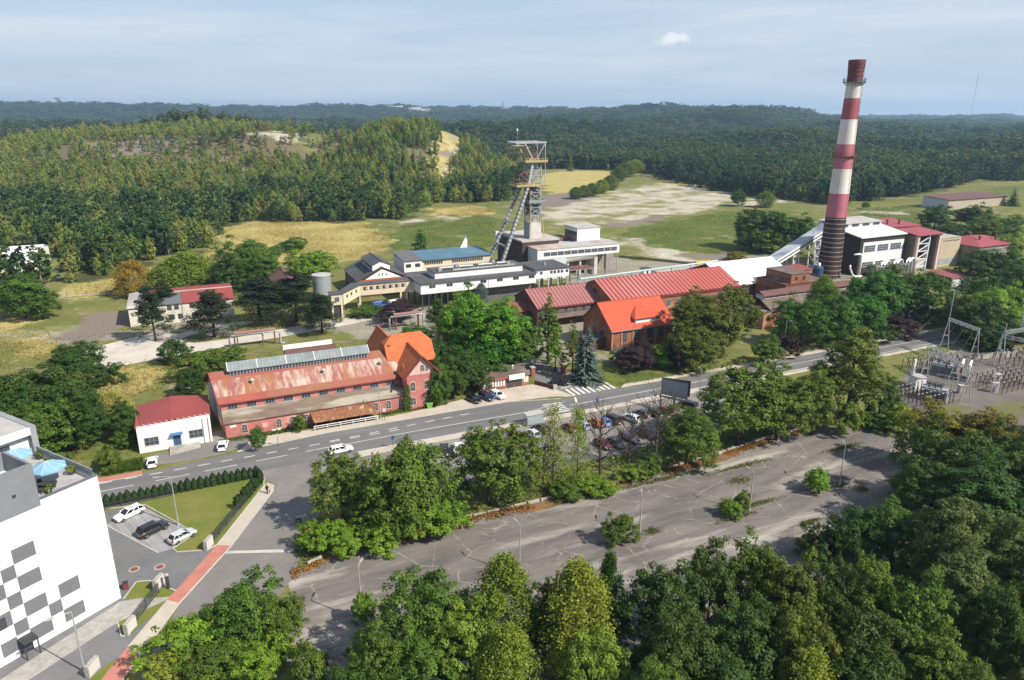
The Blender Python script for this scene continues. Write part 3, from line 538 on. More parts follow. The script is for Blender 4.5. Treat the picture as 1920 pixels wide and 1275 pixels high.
for x in (3.5, 10.1, 12.8, 15.6, 18.6, 21.4, 24.4, 27.2, 30.1, 32.9, 35.6): win(r, x, 0, 1.65 if x < 17 else 1.75, 1.0, 1.75, nx=2, ny=3, arch=True, fm=mat('stone_surround', (.52,.42,.36), (.42,.33,.28), 2, rough=.9))
for y in (6.5, 9.5): win(r, -.10, y, 3.6, 1.1, 1.8, 'l', fm=greypaint)
b = MB(); b.box(.8,2.0,-.06,0,2.3,2.75); b.part('wall_plate', signwhite, r)
b = MB(); b.box(8.6,10.4,-.07,0,.15,.45); b.part('wall_plate', signwhite, r)
b = MB(); b.box(6.9,7.9,-.05,0,1.2,2.2); b.part('painted_patch', mat('pink_patch', (.62,.40,.38), (.55,.33,.32), 2), r)
# canopy over the loading bay and its railing
r = bld('loading_canopy', 'orange rusted lean-to canopy over a dark shaded opening on the pink hall front', 'canopy', 18.4, 141.3)
b = MB(); b.slab([(-.2,-3.1,1.75),(12.6,-3.1,1.75),(12.9,-.05,2.75),(-.4,-.05,2.75)], .14); b.part('roof', orangerust, r)
b = MB(); b.box(0,12.4,-2.9,-.1,.06,.35); b.part('floor', mat('opening_shade', (.03,.028,.026), (.02,.02,.02), 1), r)  # near-black slab colour stands for the shade in the opening under the canopy
for k in range(5): MB().box(.1+k*3.05,.22+k*3.05,-2.95,-2.83,.06,1.62).part('post', rust, r)
r = bld('railing', 'white two bar pipe railing along the pavement before the rusty canopy', 'railing', 18.2, 137.9)
for k in range(6): MB().bar((k*2.6,0,0),(k*2.6,0,1.05),.09).part('post', whitepaint, r)
MB().bar((-.2,0,1.05),(13.2,0,1.05),.12,.12).bar((-.2,0,.62),(13.2,0,.62),.09,.09).part('rail', whitepaint, r)

# ------------------------------------------------------------------ gabled head house with orange tiles
r = bld('gabled_house', 'pink gabled house with steep orange tiled roofs at the right end of the hall', 'house', 38.3, 140.3)
b = MB(); gable_walls(b,.25,7.25,0,12,0,8.0,11.9,'y'); b.box(-1.2,9.0,8.5,15.8,0,8.6); gable_walls(b,-2.4,3.6,14,25.5,0,7.9,12.2,'y'); b.part('wall', pinkwall, r)
b = MB(); gable_roof(b,.25,7.25,0,12,8.0,11.95,'y',ov=.7,oe=.75); b.part('gable_roof', tile_or, r)
# broad cross roof, half hipped at both ends
b = MB(); X0, X1, Y0, Y1 = -1.7, 9.4, 7.6, 16.4; ym = 12.0; zE, zR = 8.2, 14.0; hx, hy, hz_ = 2.2, 1.5, 12.0
yl = ym-hy; b.add([(X0,Y0,zE),(X1,Y0,zE),(X1,yl,hz_),(X1-hx,ym,zR),(X0+hx,ym,zR),(X0,yl,hz_),(X0,Y1,zE),(X1,Y1,zE),(X1,2*ym-yl,hz_),(X0,2*ym-yl,hz_)], [(0,1,2,3,4,5),(6,9,4,3,8,7),(5,4,9),(2,8,3),(0,5,9,6),(1,7,8,2),(0,6,7,1)])
b.part('cross_roof', tile_or, r)
b = MB(); gable_roof(b,-2.4,3.6,14,25.5,7.9,12.25,'y',ov=.4,oe=.7); b.part('rear_roof', tile_or, r, 'darker orange rear roof running away from the road')
b = MB(); b.box(.30,.75,3.2,4.1,8.3,9.5); b.part('chimney_stack', redbrick, r)
b = MB(); b.box(-1.0,-.3,10.2,11.0,10.2,12.1); b.part('chimney_stack', redbrick, r)
b = MB(); b.hull([(.35,-.02,8.0),(7.15,-.02,8.0),(3.75,-.02,11.5)], [(.35,-.09,8.0),(7.15,-.09,8.0),(3.75,-.09,11.5)]); b.part('gable_panel', mat('pale_pink_render', (.62,.44,.40), (.54,.36,.33), .5), r)
stone = MATS['stone_surround']
for x, z, w, h in ((3.75,9.4,.7,1.3),(4.75,9.2,.55,1.0)): win(r, x, -.09, z, w, h, arch=True, fm=stone)
for x in (1.5, 4.6): win(r, x, 0, 5.4, .95, 2.0, arch=True, fm=stone); win(r, x, 0, 2.0, 1.0, 1.7, arch=True, fm=stone)
b = MB()
for s, x in ((1,-.55),(-1,8.05)): b.bar((x,-.75,7.55),(3.75,-.75,12.15),.12,.3)
b.part('verge_board', trimred, r)
for y in (17.5, 20.5, 23): win(r, -2.4, y, 5, 1, 1.6, 'l', fm=stone)

# ------------------------------------------------------------------ white office
r = bld('office', 'small white office with low red roof, blue door and two grey windows', 'building', -13.9, 141.4)
b = MB(); b.box(0,12.9,0,11.5,0,4.75); b.hull([(0,0,4.75),(12.9,0,4.75),(12.9,.3,4.75),(0,.3,4.75)], [(0,0,5.35),(12.9,0,5.75),(12.9,.3,5.75),(0,.3,5.35)]); b.part('wall', whiterender, r)
b = MB(); b.slab([(-.35,.3,5.2),(6.1,.3,5.95),(6.1,12,6.35),(-.35,12,5.2)], .15); b.slab([(6.1,.3,5.95),(13.1,.3,5.45),(13.1,12,5.45),(6.1,12,6.35)], .15); b.part('roof', redmetal, r)
b = MB()
for k in range(13): b.box(.05+k,.55+k,-.05,.34,5.38+k*.031+(.06 if k%2 else 0),5.58+k*.031+(.06 if k%2 else 0))
b.part('coping', mat('pink_coping', (.52,.30,.27), (.45,.24,.22), 2), r)
win(r, 2.3, 0, 2.15, 2.3, 1.5, nx=3, fm=greypaint); win(r, 10.1, 0, 2.25, 2.3, 1.5, nx=3, fm=greypaint)
d = MB().box(6.0,7.4,-.08,.02,.35,2.75).part('door', bluepaint, r); win(d, 6.7, -.08, 1.6, .9, 1.6, nx=2, ny=4, fm=bluepaint, name='pane')
MB().slab([(5.6,-.9,2.95),(7.8,-.9,2.95),(7.8,0,3.15),(5.6,0,3.15)], .08).part('door_canopy', MATS['blue_door_paint'], r)
MB().hull([(5.2,-3.4,0),(10.6,-2.0,0),(10.6,-.05,0),(5.2,-.05,0)], [(5.2,-3.4,.3),(10.6,-2.0,.5),(10.6,-.05,.5),(5.2,-.05,.5)]).part('ramp', concrete, r)
b = MB(); b.tube([(11.5,-.1,0),(11.5,-.1,5.2)], .07, 6); b.tube([(12.5,-.1,0),(12.5,-.1,5.2)], .07, 6); b.part('downpipe', galv, r)
MB().tube([(0.3,.8,5.3),(0.3,.8,8.0)], .04, 6).part('mast', galv, r)

# ------------------------------------------------------------------ gate lodge
r = bld('gate_lodge', 'low flat roofed gate lodge with red brick and white panels and a white sign board', 'building', 57.2, 143.6)
b = MB(); b.box(0,12,0,5.6,0,2.7); b.part('wall', redbrick, r)
b = MB(); b.hull([(-.4,-.5,2.72),(12.3,-.5,2.72),(12.3,6,2.72),(-.4,6,2.72)], [(-.4,-.5,2.95),(12.3,-.5,2.95),(12.3,6,3.2),(-.4,6,3.2)]); b.part('roof', brownfelt, r)
MB().box(-.45,7.0,-.56,-.5,2.6,2.97).part('fascia', mat('red_fascia', (.40,.10,.08), (.33,.08,.07), 1), r)
for k in range(8): MB().box(.35+k*.72,.78+k*.72,-.05,0,.75,2.5).part('panel', whitepaint, r)
for x in (1.5,): win(r, x, -.06, 1.6, 1.2, 1.2, fm=whitepaint)
MB().box(6.6,10.6,-.75,-.5,2.15,3.35).part('sign_board', signwhite, r)
for x in (7.2, 9.3): win(r, x, 0, 1.15, 1.5, 2.0, nx=2, ny=2, fm=darkmetal, name='door')
for k in range(3): MB().box(10.8+k*.4,11.05+k*.4,-.05,0,.8,2.5).part('panel', whitepaint, r)
for x, y in ((3.0,4.2),(4.6,4.6),(6.0,3.8),(9.6,4.0)): MB().tube([(x,y,3.0),(x,y,3.8)], .12, 6).box(x-.2,x+.2,y-.2,y+.2,3.8,4.0).part('roof_vent', whitepaint, r)
r = bld('brick_pillar', 'red brick gate pillar with cap standing beside the black car at the gate', 'pillar', 80.2, 146.5); MB().box(-.6,.6,-.6,.6,0,2.7).part('shaft', redbrick, r); MB().box(-.75,.75,-.75,.75,2.7,2.95).part('cap', concrete, r)
r = bld('brick_pillar', 'smaller red brick gate pillar nearest the lodge corner', 'pillar', 72.6, 148.5); MB().box(-.5,.5,-.5,.5,0,2.2).part('shaft', redbrick, r); MB().box(-.6,.6,-.6,.6,2.2,2.4).part('cap', concrete, r)
r = bld('garden_wall', 'low brown brick wall leading from the lodge to the road crossing', 'wall', 70.4, 143.0); MB().hull([(0,0,0),(.4,0,0),(3.2,-4.6,0),(2.8,-4.6,0)], [(0,0,1.0),(.4,0,1.0),(3.2,-4.6,.9),(2.8,-4.6,.9)]).part('brickwork', darkbrick, r); MB().box(2.6,3.5,-5.0,-4.6,0,1.2).part('end_post', concrete, r)
r = bld('yard_shed', 'small flat shed with brown roof behind the gate lodge', 'shed', 63.5, 150.5); MB().box(0,8,0,4,0,2.6).part('wall', woodgrey, r); MB().slab([(-.3,-.3,2.75),(8.3,-.3,2.75),(8.3,4.3,3.0),(-.3,4.3,3.0)], .15).part('roof', brownfelt, r)

# ------------------------------------------------------------------ brick building with the bright roof
r = bld('brick_building', 'red brick building with bright orange roof and a wide white fronted dormer', 'building', 100.1, 156.5)
b = MB(); gable_walls(b,0,20,0,15.2,0,6.05,11.7); b.part('wall', redbrick, r)
mat('tan_brick', (.48,.27,.16), (.38,.20,.12), .6, brick=2.4)
for x in (0.0, 3.0, 6.6, 10.3, 14.0, 17.0, 19.6): MB().box(x-.02,x+.42,-.18,-.005,0,5.7).part('pilaster', MATS['tan_brick'], r)
b = MB(); gable_roof(b,0,20,0,15.2,6.05,11.75,'x',ov=.35,oe=.5); b.part('roof', tile_new, r)
b = MB(); b.box(-.35,20.4,-.62,-.5,5.55,5.75); b.part('gutter', galv, r)
b = MB(); b.hull([(8.1,.8,6.7),(16.1,.8,6.7),(16.1,.8,8.25),(8.1,.8,8.25)], [(8.1,3.2,6.7),(16.1,3.2,6.7),(16.1,3.2,8.25),(8.1,3.2,8.25)]); dm = b.part('dormer', whitepaint, r)
b = MB(); b.add([(7.5,.2,8.2),(16.7,.2,8.2),(14.2,4.2,10.2),(10.0,4.2,10.2),(7.5,3.6,8.4),(16.7,3.6,8.4),(12.1,6.4,10.75)], [(0,1,2,3),(0,3,4),(1,5,2),(3,2,6),(0,4,5,1),(4,3,6),(2,5,6)]); b.part('dormer_roof', tile_new, dm)
MB().box(14.8,16.0,.72,.79,7.3,8.0).part('vent_grille', greypaint, dm)
for x in (4.2, 8.3, 12.6, 16.4): win(r, x, 0, 3.85, 2.0 if x > 5 else 1.3, 3.1, nx=3, ny=3, fm=mat('green_grey_frame', (.22,.22,.19), (.16,.16,.14), 2))
for x in (4.2, 8.3, 12.6): win(r, x, 0, 1.0, 1.6, .9, nx=2, ny=1, fm=darkmetal)
win(r, 0, 5, 3.3, 1.2, 2.6, 'l', fm=darkmetal); win(r, 0, 9, 3.3, 1.2, 2.6, 'l', fm=darkmetal)
r = bld('lean_to', 'low dark lean-to with grey roof on the shaded end of the brick building', 'shed', 94.5, 159.5); MB().box(0,5.5,0,5,0,2.9).part('wall', darkbrick, r); MB().slab([(-.3,-.3,2.95),(5.5,-.3,3.4),(5.5,5.3,3.4),(-.3,5.3,2.95)], .15).part('roof', greyroof, r)

# ------------------------------------------------------------------ ribbed roof halls behind
def ribhall(name, label, u, v, ln, dp, ze, zr, roofm, wallm, winx, ribs, axis='x'):
    r = bld(name, label, 'hall', u, v); b = MB(); gable_walls(b,0,ln,0,dp,0,ze,zr); b.part('wall', wallm, r)
    b = MB(); gable_roof(b,0,ln,0,dp,ze,zr,'x',ov=.3,oe=.6,ribs=ribs); b.part('roof', [roofm, mat('rib_'+roofm.name, tuple(c*.85 for c in (.40,.13,.12)), None, .5)] if ribs else roofm, r)
    MB().box(-.3,ln+.3,-.75,-.6,ze-.55,ze-.35).part('gutter', trimred, r)
    for x in winx: win(r, x, 0, ze*.62, 1.5, 1.7, nx=3, ny=3, fm=greypaint)
    return r
r = ribhall('long_hall', 'long hall with faded red ribbed sheet roof behind the orange roofed building', 113.6, 178.3, 48.6, 20.2, 7.9, 12.0, redribs, redbrick, [3+3.6*k for k in range(13)], 0)
win(r, 0, 10, 8.6, 1.6, 1.2, 'l', fm=darkmetal)
r = ribhall('maroon_hall', 'lower hall with maroon ribbed roof and dark gable left of the long red roof', 91.8, 185, 21.5, 16, 6.3, 10.0, maroonribs, darkbrick, [2+3.1*k for k in range(7)], 0)
MB().slab([(-.1+5,-2.6,3.1),(21,-2.6,3.1),(21,0,3.7),(5,0,3.7)], .15).part('awning', brownfelt, r)
r = bld('brick_annex', 'low annex with hipped dark red roof at the left end of the maroon hall', 'building', 82.5, 190); MB().box(0,9,0,10,0,4.2).part('wall', darkbrick, r)
MB().hull([(-.4,-.4,4.2),(9.3,-.4,4.2),(9.3,10.4,4.2),(-.4,10.4,4.2)], [(3.5,4.0,6.0),(9.3,4.0,6.0),(9.3,6.0,6.0),(3.5,6.0,6.0)]).part('roof', mat('brown_red_sheet', (.25,.085,.07), (.19,.065,.055), .4, wave=(1.0,(.16,.05,.05),'X',.4)), r)
for k in range(3): win(r, 1.6+2.7*k, 0, 2.2, 1.2, 1.4, fm=whitepaint)
ribhall('white_roof_hall', 'hall with white sheet roof at the right end of the long red roof', 164.6, 185, 29.5, 26, 6.0, 11.0, whiteroof, darkbrick, [2.5+3.2*k for k in range(4)], 0)
# stepped brick building and the clerestory hall in front of it
r = bld('stepped_building', 'stepped brown brick building with flat parapet roofs between white roof and chimney', 'building', 175.4, 171)
MB().box(0,21,0,13.4,0,7.6).part('wall', mat('warm_brown_brick', (.27,.115,.07), (.19,.08,.05), .4, brick=2.4), r)
up = MB().box(3.8,11.6,1.6,13.2,7.6,10.8).part('upper_storey', redbrick, r)
b = MB(); b.box(.3,20.7,.3,13.1,7.6,7.72); b.part('roof', brownfelt, r)
b = MB()
for a in ((0,21,0,.3),(0,21,13.1,13.4),(0,.3,.3,13.1),(20.7,21,.3,13.1)): b.box(*a,7.6,8.15)
b.part('parapet', MATS['brown_brick'], r)
MB().box(3.6,11.8,1.4,13.3,10.8,11.05).part('upper_roof', brownfelt, r)
for x in (6.0, 9.4): win(r, x, 1.6, 9.4, .9, 1.0, fm=darkmetal)
for y in (3.5, 5.6, 7.7, 9.8, 11.8): win(r, 3.8, y, 9.5, .8, .9, 'l', fm=darkmetal)
for y in (4, 8): win(r, 0, y, 5.2, 1.3, 1.6, 'l', fm=darkmetal)
r = bld('clerestory_hall', 'dark brown roofed hall with a raised clerestory strip of small panes', 'hall', 157.2, 157.6)
b = MB(); b.box(0,42,0,13,0,4.6); b.part('wall', redbrick, r)
b = MB(); b.slab([(-.4,-.5,4.8),(42.4,-.5,4.8),(42.4,4.6,7.2),(-.4,4.6,7.2)], .2); b.slab([(-.4,8.6,7.2),(42.4,8.6,7.2),(42.4,13.5,4.8),(-.4,13.5,4.8)], .2); b.part('roof', brownfelt, r)
b = MB(); b.slab([(-3.4,-1.0,4.0),(-.45,-1.0,4.7),(-.45,13,4.7),(-3.4,13,4.0)], .18); b.part('end_roof', palegrey, r, 'pale grey sheet roof over the left end of the hall')
b = MB(); b.box(-3.2,-.02,-.6,12.6,0,3.8); b.part('end_wall', redbrick, r)
cl = MB().box(1.2,41,4.7,8.5,6.9,8.3).part('clerestory', mat('pale_clerestory_wall', (.50,.49,.47), (.42,.41,.40), 1), r)
b = MB(); b.slab([(.6,4.0,8.3),(41.6,4.0,8.3),(41.6,6.6,9.35),(.6,6.6,9.35)], .16); b.slab([(.6,6.6,9.35),(41.6,6.6,9.35),(41.6,9.2,8.3),(.6,9.2,8.3)], .16); b.part('clerestory_roof', brownroof, cl)
for k in range(26): win(cl, 2.2+1.48*k, 4.7, 7.72, .95, .75, nx=2, ny=1, fm=whitepaint)
for x in (3, 15, 24, 33): win(r, x, 0, 2.4, 1.6, 2.2, fm=darkmetal)
r = bld('brick_pillar', 'tall tan brick corner pillar at the left end of the clerestory hall', 'pillar', 152.9, 156.2); MB().box(-.7,.7,-.7,.7,0,5.0).part('shaft', MATS['tan_brick'], r); MB().box(-.9,.9,-.9,.9,5.0,5.3).part('cap', brownfelt, r)

# ------------------------------------------------------------------ striped chimney
r = bld('factory_chimney', 'tall tapering chimney in red and white bands above a hooped dark brick base', 'chimney', 228.2, 201.4)
CH = 80.0
def crad(z): return 4.35 + (2.55-4.35)*min(z, 74)/74 + (.35*(1-z/8)**2 if z < 8 else 0)
chred = mat('faded_red_band', (.36,.10,.125), (.30,.085,.10), .25, rough=.85, c3=(.40,.20,.20), c3pos=(.6,.8)); chpink = mat('pinkish_red_band', (.47,.155,.19), (.40,.13,.16), .25, rough=.85); chwhite = mat('weathered_white_band', (.72,.68,.62), (.60,.56,.50), .25, rough=.85, c3=(.38,.34,.30), c3pos=(.50,.70), stretch=(1,1,.3)); chbrick = mat('sooty_brick', (.06,.032,.029), (.042,.026,.024), .3, rough=.9, c3=(.12,.07,.055))
chtop = mat('sooty_red_band', (.20,.055,.065), (.12,.04,.045), .35, rough=.9, c3=(.06,.03,.03), c3pos=(.5,.62))
bands = [(0,23.5,chbrick),(23.5,32.5,chpink),(32.5,41.6,chwhite),(41.6,50.6,chpink),(50.6,59.4,chwhite),(59.4,66.8,chred),(66.8,72.6,chwhite),(72.6,CH,chtop)]
for z0, z1, m in bands:
    n = 5; pr_ = [(crad(z0+(z1-z0)*k/n), z0+(z1-z0)*k/n) for k in range(n+1)]
    if z1 == CH: pr_ = [(2.6,72.6),(2.62,75),(2.75,77.5),(2.95,79.0),(2.95,80),(2.2,80),(2.1,74)]
    b = MB(); b.lathe(pr_, 28); b.part('shaft_band', m, r, smooth=False)
for z in [1.2,3.0,4.8,6.6,8.4,10.2,12,13.8,15.6,17.4,19.2,21,22.8]:
    b = MB(); q = crad(z); b.lathe([(q+.01,z),(q+.09,z),(q+.09,z+.22),(q+.01,z+.22)], 28); b.part('hoop', mat('pale_iron_hoop', (.42,.38,.35), (.30,.25,.22), 1, rough=.7), r)
for z in (74.5,76,77.3,78.6):
    b = MB(); q = 2.66+.05*(z-74); b.lathe([(q,z),(q+.12,z),(q+.12,z+.18),(q,z+.18)], 24); b.part('hoop', rust, r)
for z, w_ in ((72.3,1.25),(46.2,1.0)):
    q = crad(z); b = MB(); b.lathe([(q,z),(q+w_,z),(q+w_,z+.18),(q,z+.18)], 20); 
    for k in range(14): a = 2*PI*k/14; b.bar(((q+w_)*math.cos(a),(q+w_)*math.sin(a),z),((q+w_)*math.cos(a),(q+w_)*math.sin(a),z+1.3),.09); b.bar((q*math.cos(a),q*math.sin(a),z-1.1),((q+w_)*math.cos(a),(q+w_)*math.sin(a),z),.12)
    for zz in (.7,1.3): b.tube([((q+w_)*math.cos(2*PI*k/20),(q+w_)*math.sin(2*PI*k/20),z+zz) for k in range(21)], .06, 5)
    b.part('gallery', rust if z < 60 else darkmetal, r)
b = MB()
for s in (-.3,.3): b.tube([(s+.9,-crad(z)*.97-.25,z) for z in np.linspace(2,79,20)], .05, 5)
for z in np.arange(2,79,.9): b.bar((.6,-crad(z)*.97-.25,z),(1.2,-crad(z)*.97-.25,z),.04)
for z in np.arange(3,79,2.4): b.tube([(.9+.45*math.cos(a),-crad(z)*.97-.35-.45*math.sin(a),z) for a in np.linspace(0,PI,7)], .04, 4)
b.part('ladder', darkmetal, r)

# ------------------------------------------------------------------ boiler house and the works beside it
r = bld('boiler_house', 'tall boiler house with side wall blackened for shade and white window front right of the chimney', 'building', 238.6, 197)
shadewall = mat('shade_black_wall', (.05,.035,.033), (.035,.026,.026), .2, rough=.8, wave=(1.5,(.03,.022,.022),'Y',.4)); olive = mat('olive_brown_render', (.235,.20,.14), (.18,.155,.11), .25, rough=.9, brick=.28)  # near-black colour puts the shade of left and inner faces into the wall
b = MB(); b.hull([(0,0,0),(24.5,0,0),(24.5,11.5,0),(0,11.5,0)], [(0,0,15),(24.5,0,15.2),(24.5,11.5,17.2),(0,11.5,17)]); b.part('wall', shadewall, r)
MB().slab([(-.6,-.7,15.3),(25.1,-.7,15.5),(25.1,11.8,17.5),(-.6,11.8,17.3)], .35).part('roof', mat('pale_felt_roof', (.60,.60,.58), (.52,.52,.50), .25, c3=(.42,.41,.40), c3pos=(.55,.75)), r)
MB().box(1.6,24.3,-.14,-.02,4.0,13.2).part('front_panel', panelwhite, r)
for k in range(3): win(r, 5.2+7.3*k, -.14, 10.6, 6.0, 2.6, nx=6, ny=3, fm=whitepaint)
for k in range(3): win(r, 5.2+7.3*k, -.14, 4.4, 6.0, 1.8, nx=6, ny=2, fm=whitepaint)
b = MB(); b.box(0,24.5,11.6,22,0,18.6); bk = b.part('rear_block', panelshade, r)
MB().slab([(-.4,11.2,19.0),(24.9,11.2,19.0),(24.9,22.4,19.6),(-.4,22.4,19.6)], .3).part('rear_roof', palegrey, r)
for k in range(4): win(r, 3.4+6*k, 11.6, 18.0, 3.6, .8, nx=4, ny=1, fm=darkmetal)
r = bld('coal_bunker', 'block with rose red roof and dark vents behind the boiler house', 'building', 263.4, 209); MB().box(0,24,0,14,0,15.5).part('wall', olive, r); MB().slab([(-.4,-.4,15.9),(24.4,-.4,15.6),(24.4,14.4,16.8),(-.4,14.4,17.4)], .3).part('roof', rosemetal, r)
for x, y in ((5,9),(10,5),(16,4)): MB().tube([(x,y,15.5),(x,y,18.2)], .45, 8).part('roof_vent', rust, r)
r = bld('filter_tower', 'open fronted tower with rose red roof, pink piers and white steel lattice', 'tower', 265.8, 193)
MB().box(0,.7,.9,10.5,0,14.6).part('side_wall', olive, r); MB().box(12.8,13.8,.9,10.5,0,14.6).part('side_wall', olive, r); MB().box(.7,12.8,9.8,10.5,0,14.6).part('back_wall', shadewall, r)
pier = mat('pink_pier', (.62,.46,.42), (.54,.39,.36), .4); MB().box(-.15,1.0,-.2,.9,0,14.6).part('pier', pier, r); MB().box(12.7,14,-.2,.9,0,14.6).part('pier', pier, r)
MB().slab([(-.6,-.8,14.95),(14.4,-.8,15.1),(14.4,11,16.2),(-.6,11,16.0)], .3).part('roof', rosemetal, r)
b = MB(); b.bar((7.4,.3,0),(7.4,.3,14.6),.4); b.bar((1.2,.3,2),(1.2,.3,14.6),.3)
for k in range(4): b.bar((1.2,.3,2+k*3.1),(7.4,.3,4.6+k*3.1),.28); b.bar((1.2,.3,2+k*3.1),(7.4,.3,2+k*3.1),.25)
b.part('lattice', whitepaint, r)
MB().box(2,12,3,9,0,4.6).part('hopper', palegrey, r); MB().box(8,12.4,2.5,9,5,13).part('duct_box', mat('slate_duct', (.09,.10,.13), (.07,.075,.095), .5), r)
r = bld('concrete_block', 'plain tan concrete block between the lattice tower and the red hipped roof', 'building', 283.5, 195.2); MB().box(0,12,0,9,0,12.0).part('wall', mat('tan_concrete', (.46,.39,.27), (.40,.34,.24), .3, c3=(.33,.27,.19), c3pos=(.5,.7)), r); MB().box(-.15,12.15,-.15,9.15,12.0,12.25).part('coping', concrete, r)
b = MB()
for k in range(9): b.box(1+k*1.15,1.8+k*1.15,-.06,0,10.6+.12*(k%3),11.0+.12*(k%3))
b.part('vent_slot', darkmetal, r); MB().box(.4,11.6,-.05,0,1.2,3.4).part('louvre', greypaint, r)
r = bld('hipped_building', 'grey walled building with red hipped roof and dark roof vents at the far right', 'building', 297, 187.5); MB().box(0,27,0,21,0,8.8).part('wall', mat('grey_brown_render', (.25,.22,.18), (.19,.17,.14), .4, c3=(.13,.12,.10)), r)
MB().hull([(-.6,-.6,8.8),(27.6,-.6,8.8),(27.6,21.6,8.8),(-.6,21.6,8.8)], [(10,10,11.2),(17,10,11.2),(17,11,11.2),(10,11,11.2)]).part('roof', rosemetal, r)
for x, y in ((8,6),(13,14),(17,5)): MB().tube([(x,y,9),(x,y,11.8)], .4, 8).lathe([(.7,11.6),(.7,11.9),(.1,12.3)], 8, (x,y)).part('roof_vent', rust, r)
for k in range(5): win(r, 3+5*k, 0, 6.6, 3.0, 1.6, nx=4, fm=whitepaint)
r = bld('grey_shed', 'shed with dark red roof, pale front and dark shaded side below the lattice tower', 'shed', 249.6, 165.2)
b = MB(); b.box(0,11,0,10,0,4.6); b.part('wall', mat('light_grey_sheet', (.55,.56,.57), (.47,.48,.49), .4, wave=(.6,(.46,.47,.48),'X',.4)), r); MB().box(-.06,-.01,0,10,0,4.6).part('shaded_side', shadewall, r)  # left side skinned in near-black to carry its shade as colour
MB().slab([(-.5,-.5,4.75),(11.5,-.5,4.75),(11.5,10.4,5.3),(-.5,10.4,5.3)], .2).part('roof', mat('dull_red_roof', (.24,.075,.065), (.19,.06,.055), .4), r)
# silver flue ducts
ductm = mat('silver_duct', (.60,.60,.60), (.50,.50,.50), .6, rough=.35, metal=.55)
for i, u in enumerate((244.6, 251.6, 258.7)):
    r = bld('flue_duct', ['silver flue duct pair looping over, left one of three before the boiler house', 'silver flue duct pair looping over, middle one of three before the boiler house', 'silver flue duct pair looping over, nearest the lattice tower'][i], 'duct', u, 190.6)
    for dx in (0, 1.9): MB().tube([(dx-1.4,0,0),(dx-1.2,0,3.5),(dx-.3,.1,5.6),(dx+.9,.2,6.6),(dx+2.1,.3,6.2),(dx+2.9,.4,4.8),(dx+3.2,.5,2.6),(dx+3.3,.5,0)], .5, 10).part('pipe', ductm, r, smooth=True)
    MB().box(-1.2,5.0,1.6,4.2,0,3.6).part('cyclone_box', mat('grey_cyclone', (.30,.31,.32), (.23,.24,.25), .6), r); pass
r = bld('white_pipe', 'thin white bent pipe rising at the shade darkened corner of the boiler house', 'pipe', 236.4, 194); MB().tube([(-4,0,9.6),(-.8,0,9.6),(0,0,9.0),(.2,0,8.0),(.2,0,1.0)], .35, 8).part('riser', whitepaint, r, smooth=True); MB().tube([(-5.4,0,5.6),(-5.3,0,4.4),(-3.4,0,1.6),(-1.8,0,.8),(1.6,0,.7)], .35, 8).part('branch_pipe', whitepaint, r, smooth=True)
r = bld('flat_canopy', 'thin white flat canopy near the foot of the chimney', 'canopy', 226, 178); MB().slab([(0,0,3.3),(9,0,3.3),(9,3.5,3.3),(0,3.5,3.3)], .25).part('deck', whitepaint, r); 
for x in (.5, 8.5): MB().box(x-.12,x+.12,1.5,1.74,0,3.05).part('post', galv, r)
# sloping conveyor
r = bld('conveyor_gallery', 'grey inclined conveyor gallery rising to the boiler house behind the chimney', 'conveyor', 203.5, 207)
cA, cB = Vector((0,0,6.6)), Vector((37,7.5,17.6)); MB().bar(cA, cB, 4.2, 2.3).part('casing', panelwhite, r)
MB().bar(cA+Vector((0,0,1.35)), cB+Vector((0,0,1.35)), 4.7, .25).part('roof', mat('grey_blue_sheet', (.30,.33,.38), (.42,.44,.47), .18, rough=.5, c3=(.16,.19,.26), c3pos=(.52,.58)), r)
b = MB()
for s in (-2.15,2.15): b.bar(cA+Vector((0,s,-.2)), cB+Vector((0,s,-.2)), .12, .5)
b.part('window_strip', glass, r)
for k, x in ((0,14.5),(1,26)):
    b = MB(); zt = 6.6+11*x/37-1.2
    for sx in (-1.3,1.3):
        for sy in (-1.4,1.4): b.bar((x+sx*1.3,2.9+sy*1.3,0),(x+sx,2.9+sy+x*.05,zt),.3)
    for q in range(4):
        z0, z1 = zt*q/4, zt*(q+1)/4; b.bar((x-1.6,1.6,z0),(x+1.6,1.6,z1),.16); b.bar((x-1.6,1.6,z1),(x+1.6,1.6,z1),.16); b.bar((x-1.6,4.6,z1),(x+1.6,4.6,z0),.16)
    b.part('trestle', whitepaint, r)
r = bld('conveyor_housing', 'small brick housing with dull red roof under the conveyor gallery', 'building', 206, 200); MB().box(0,12,0,7,0,4).part('wall', redbrick, r); MB().slab([(-.3,-.3,4.2),(12.3,-.3,4.2),(12.3,7.3,4.8),(-.3,7.3,4.8)], .2).part('roof', MATS['dull_red_roof'], r)
r = bld('blue_tank', 'dark blue tank standing between conveyor trestle and chimney', 'tank', 220.5, 199.5); MB().lathe([(1.9,0),(1.9,4.6),(1.2,5.2),(.2,5.3)], 14).part('shell', mat('dark_blue_paint', (.03,.06,.16), (.025,.045,.12), 1, rough=.5), r, smooth=False); MB().box(-.5,.5,-.5,.5,5.3,6.4).part('valve_head', whitepaint, r)

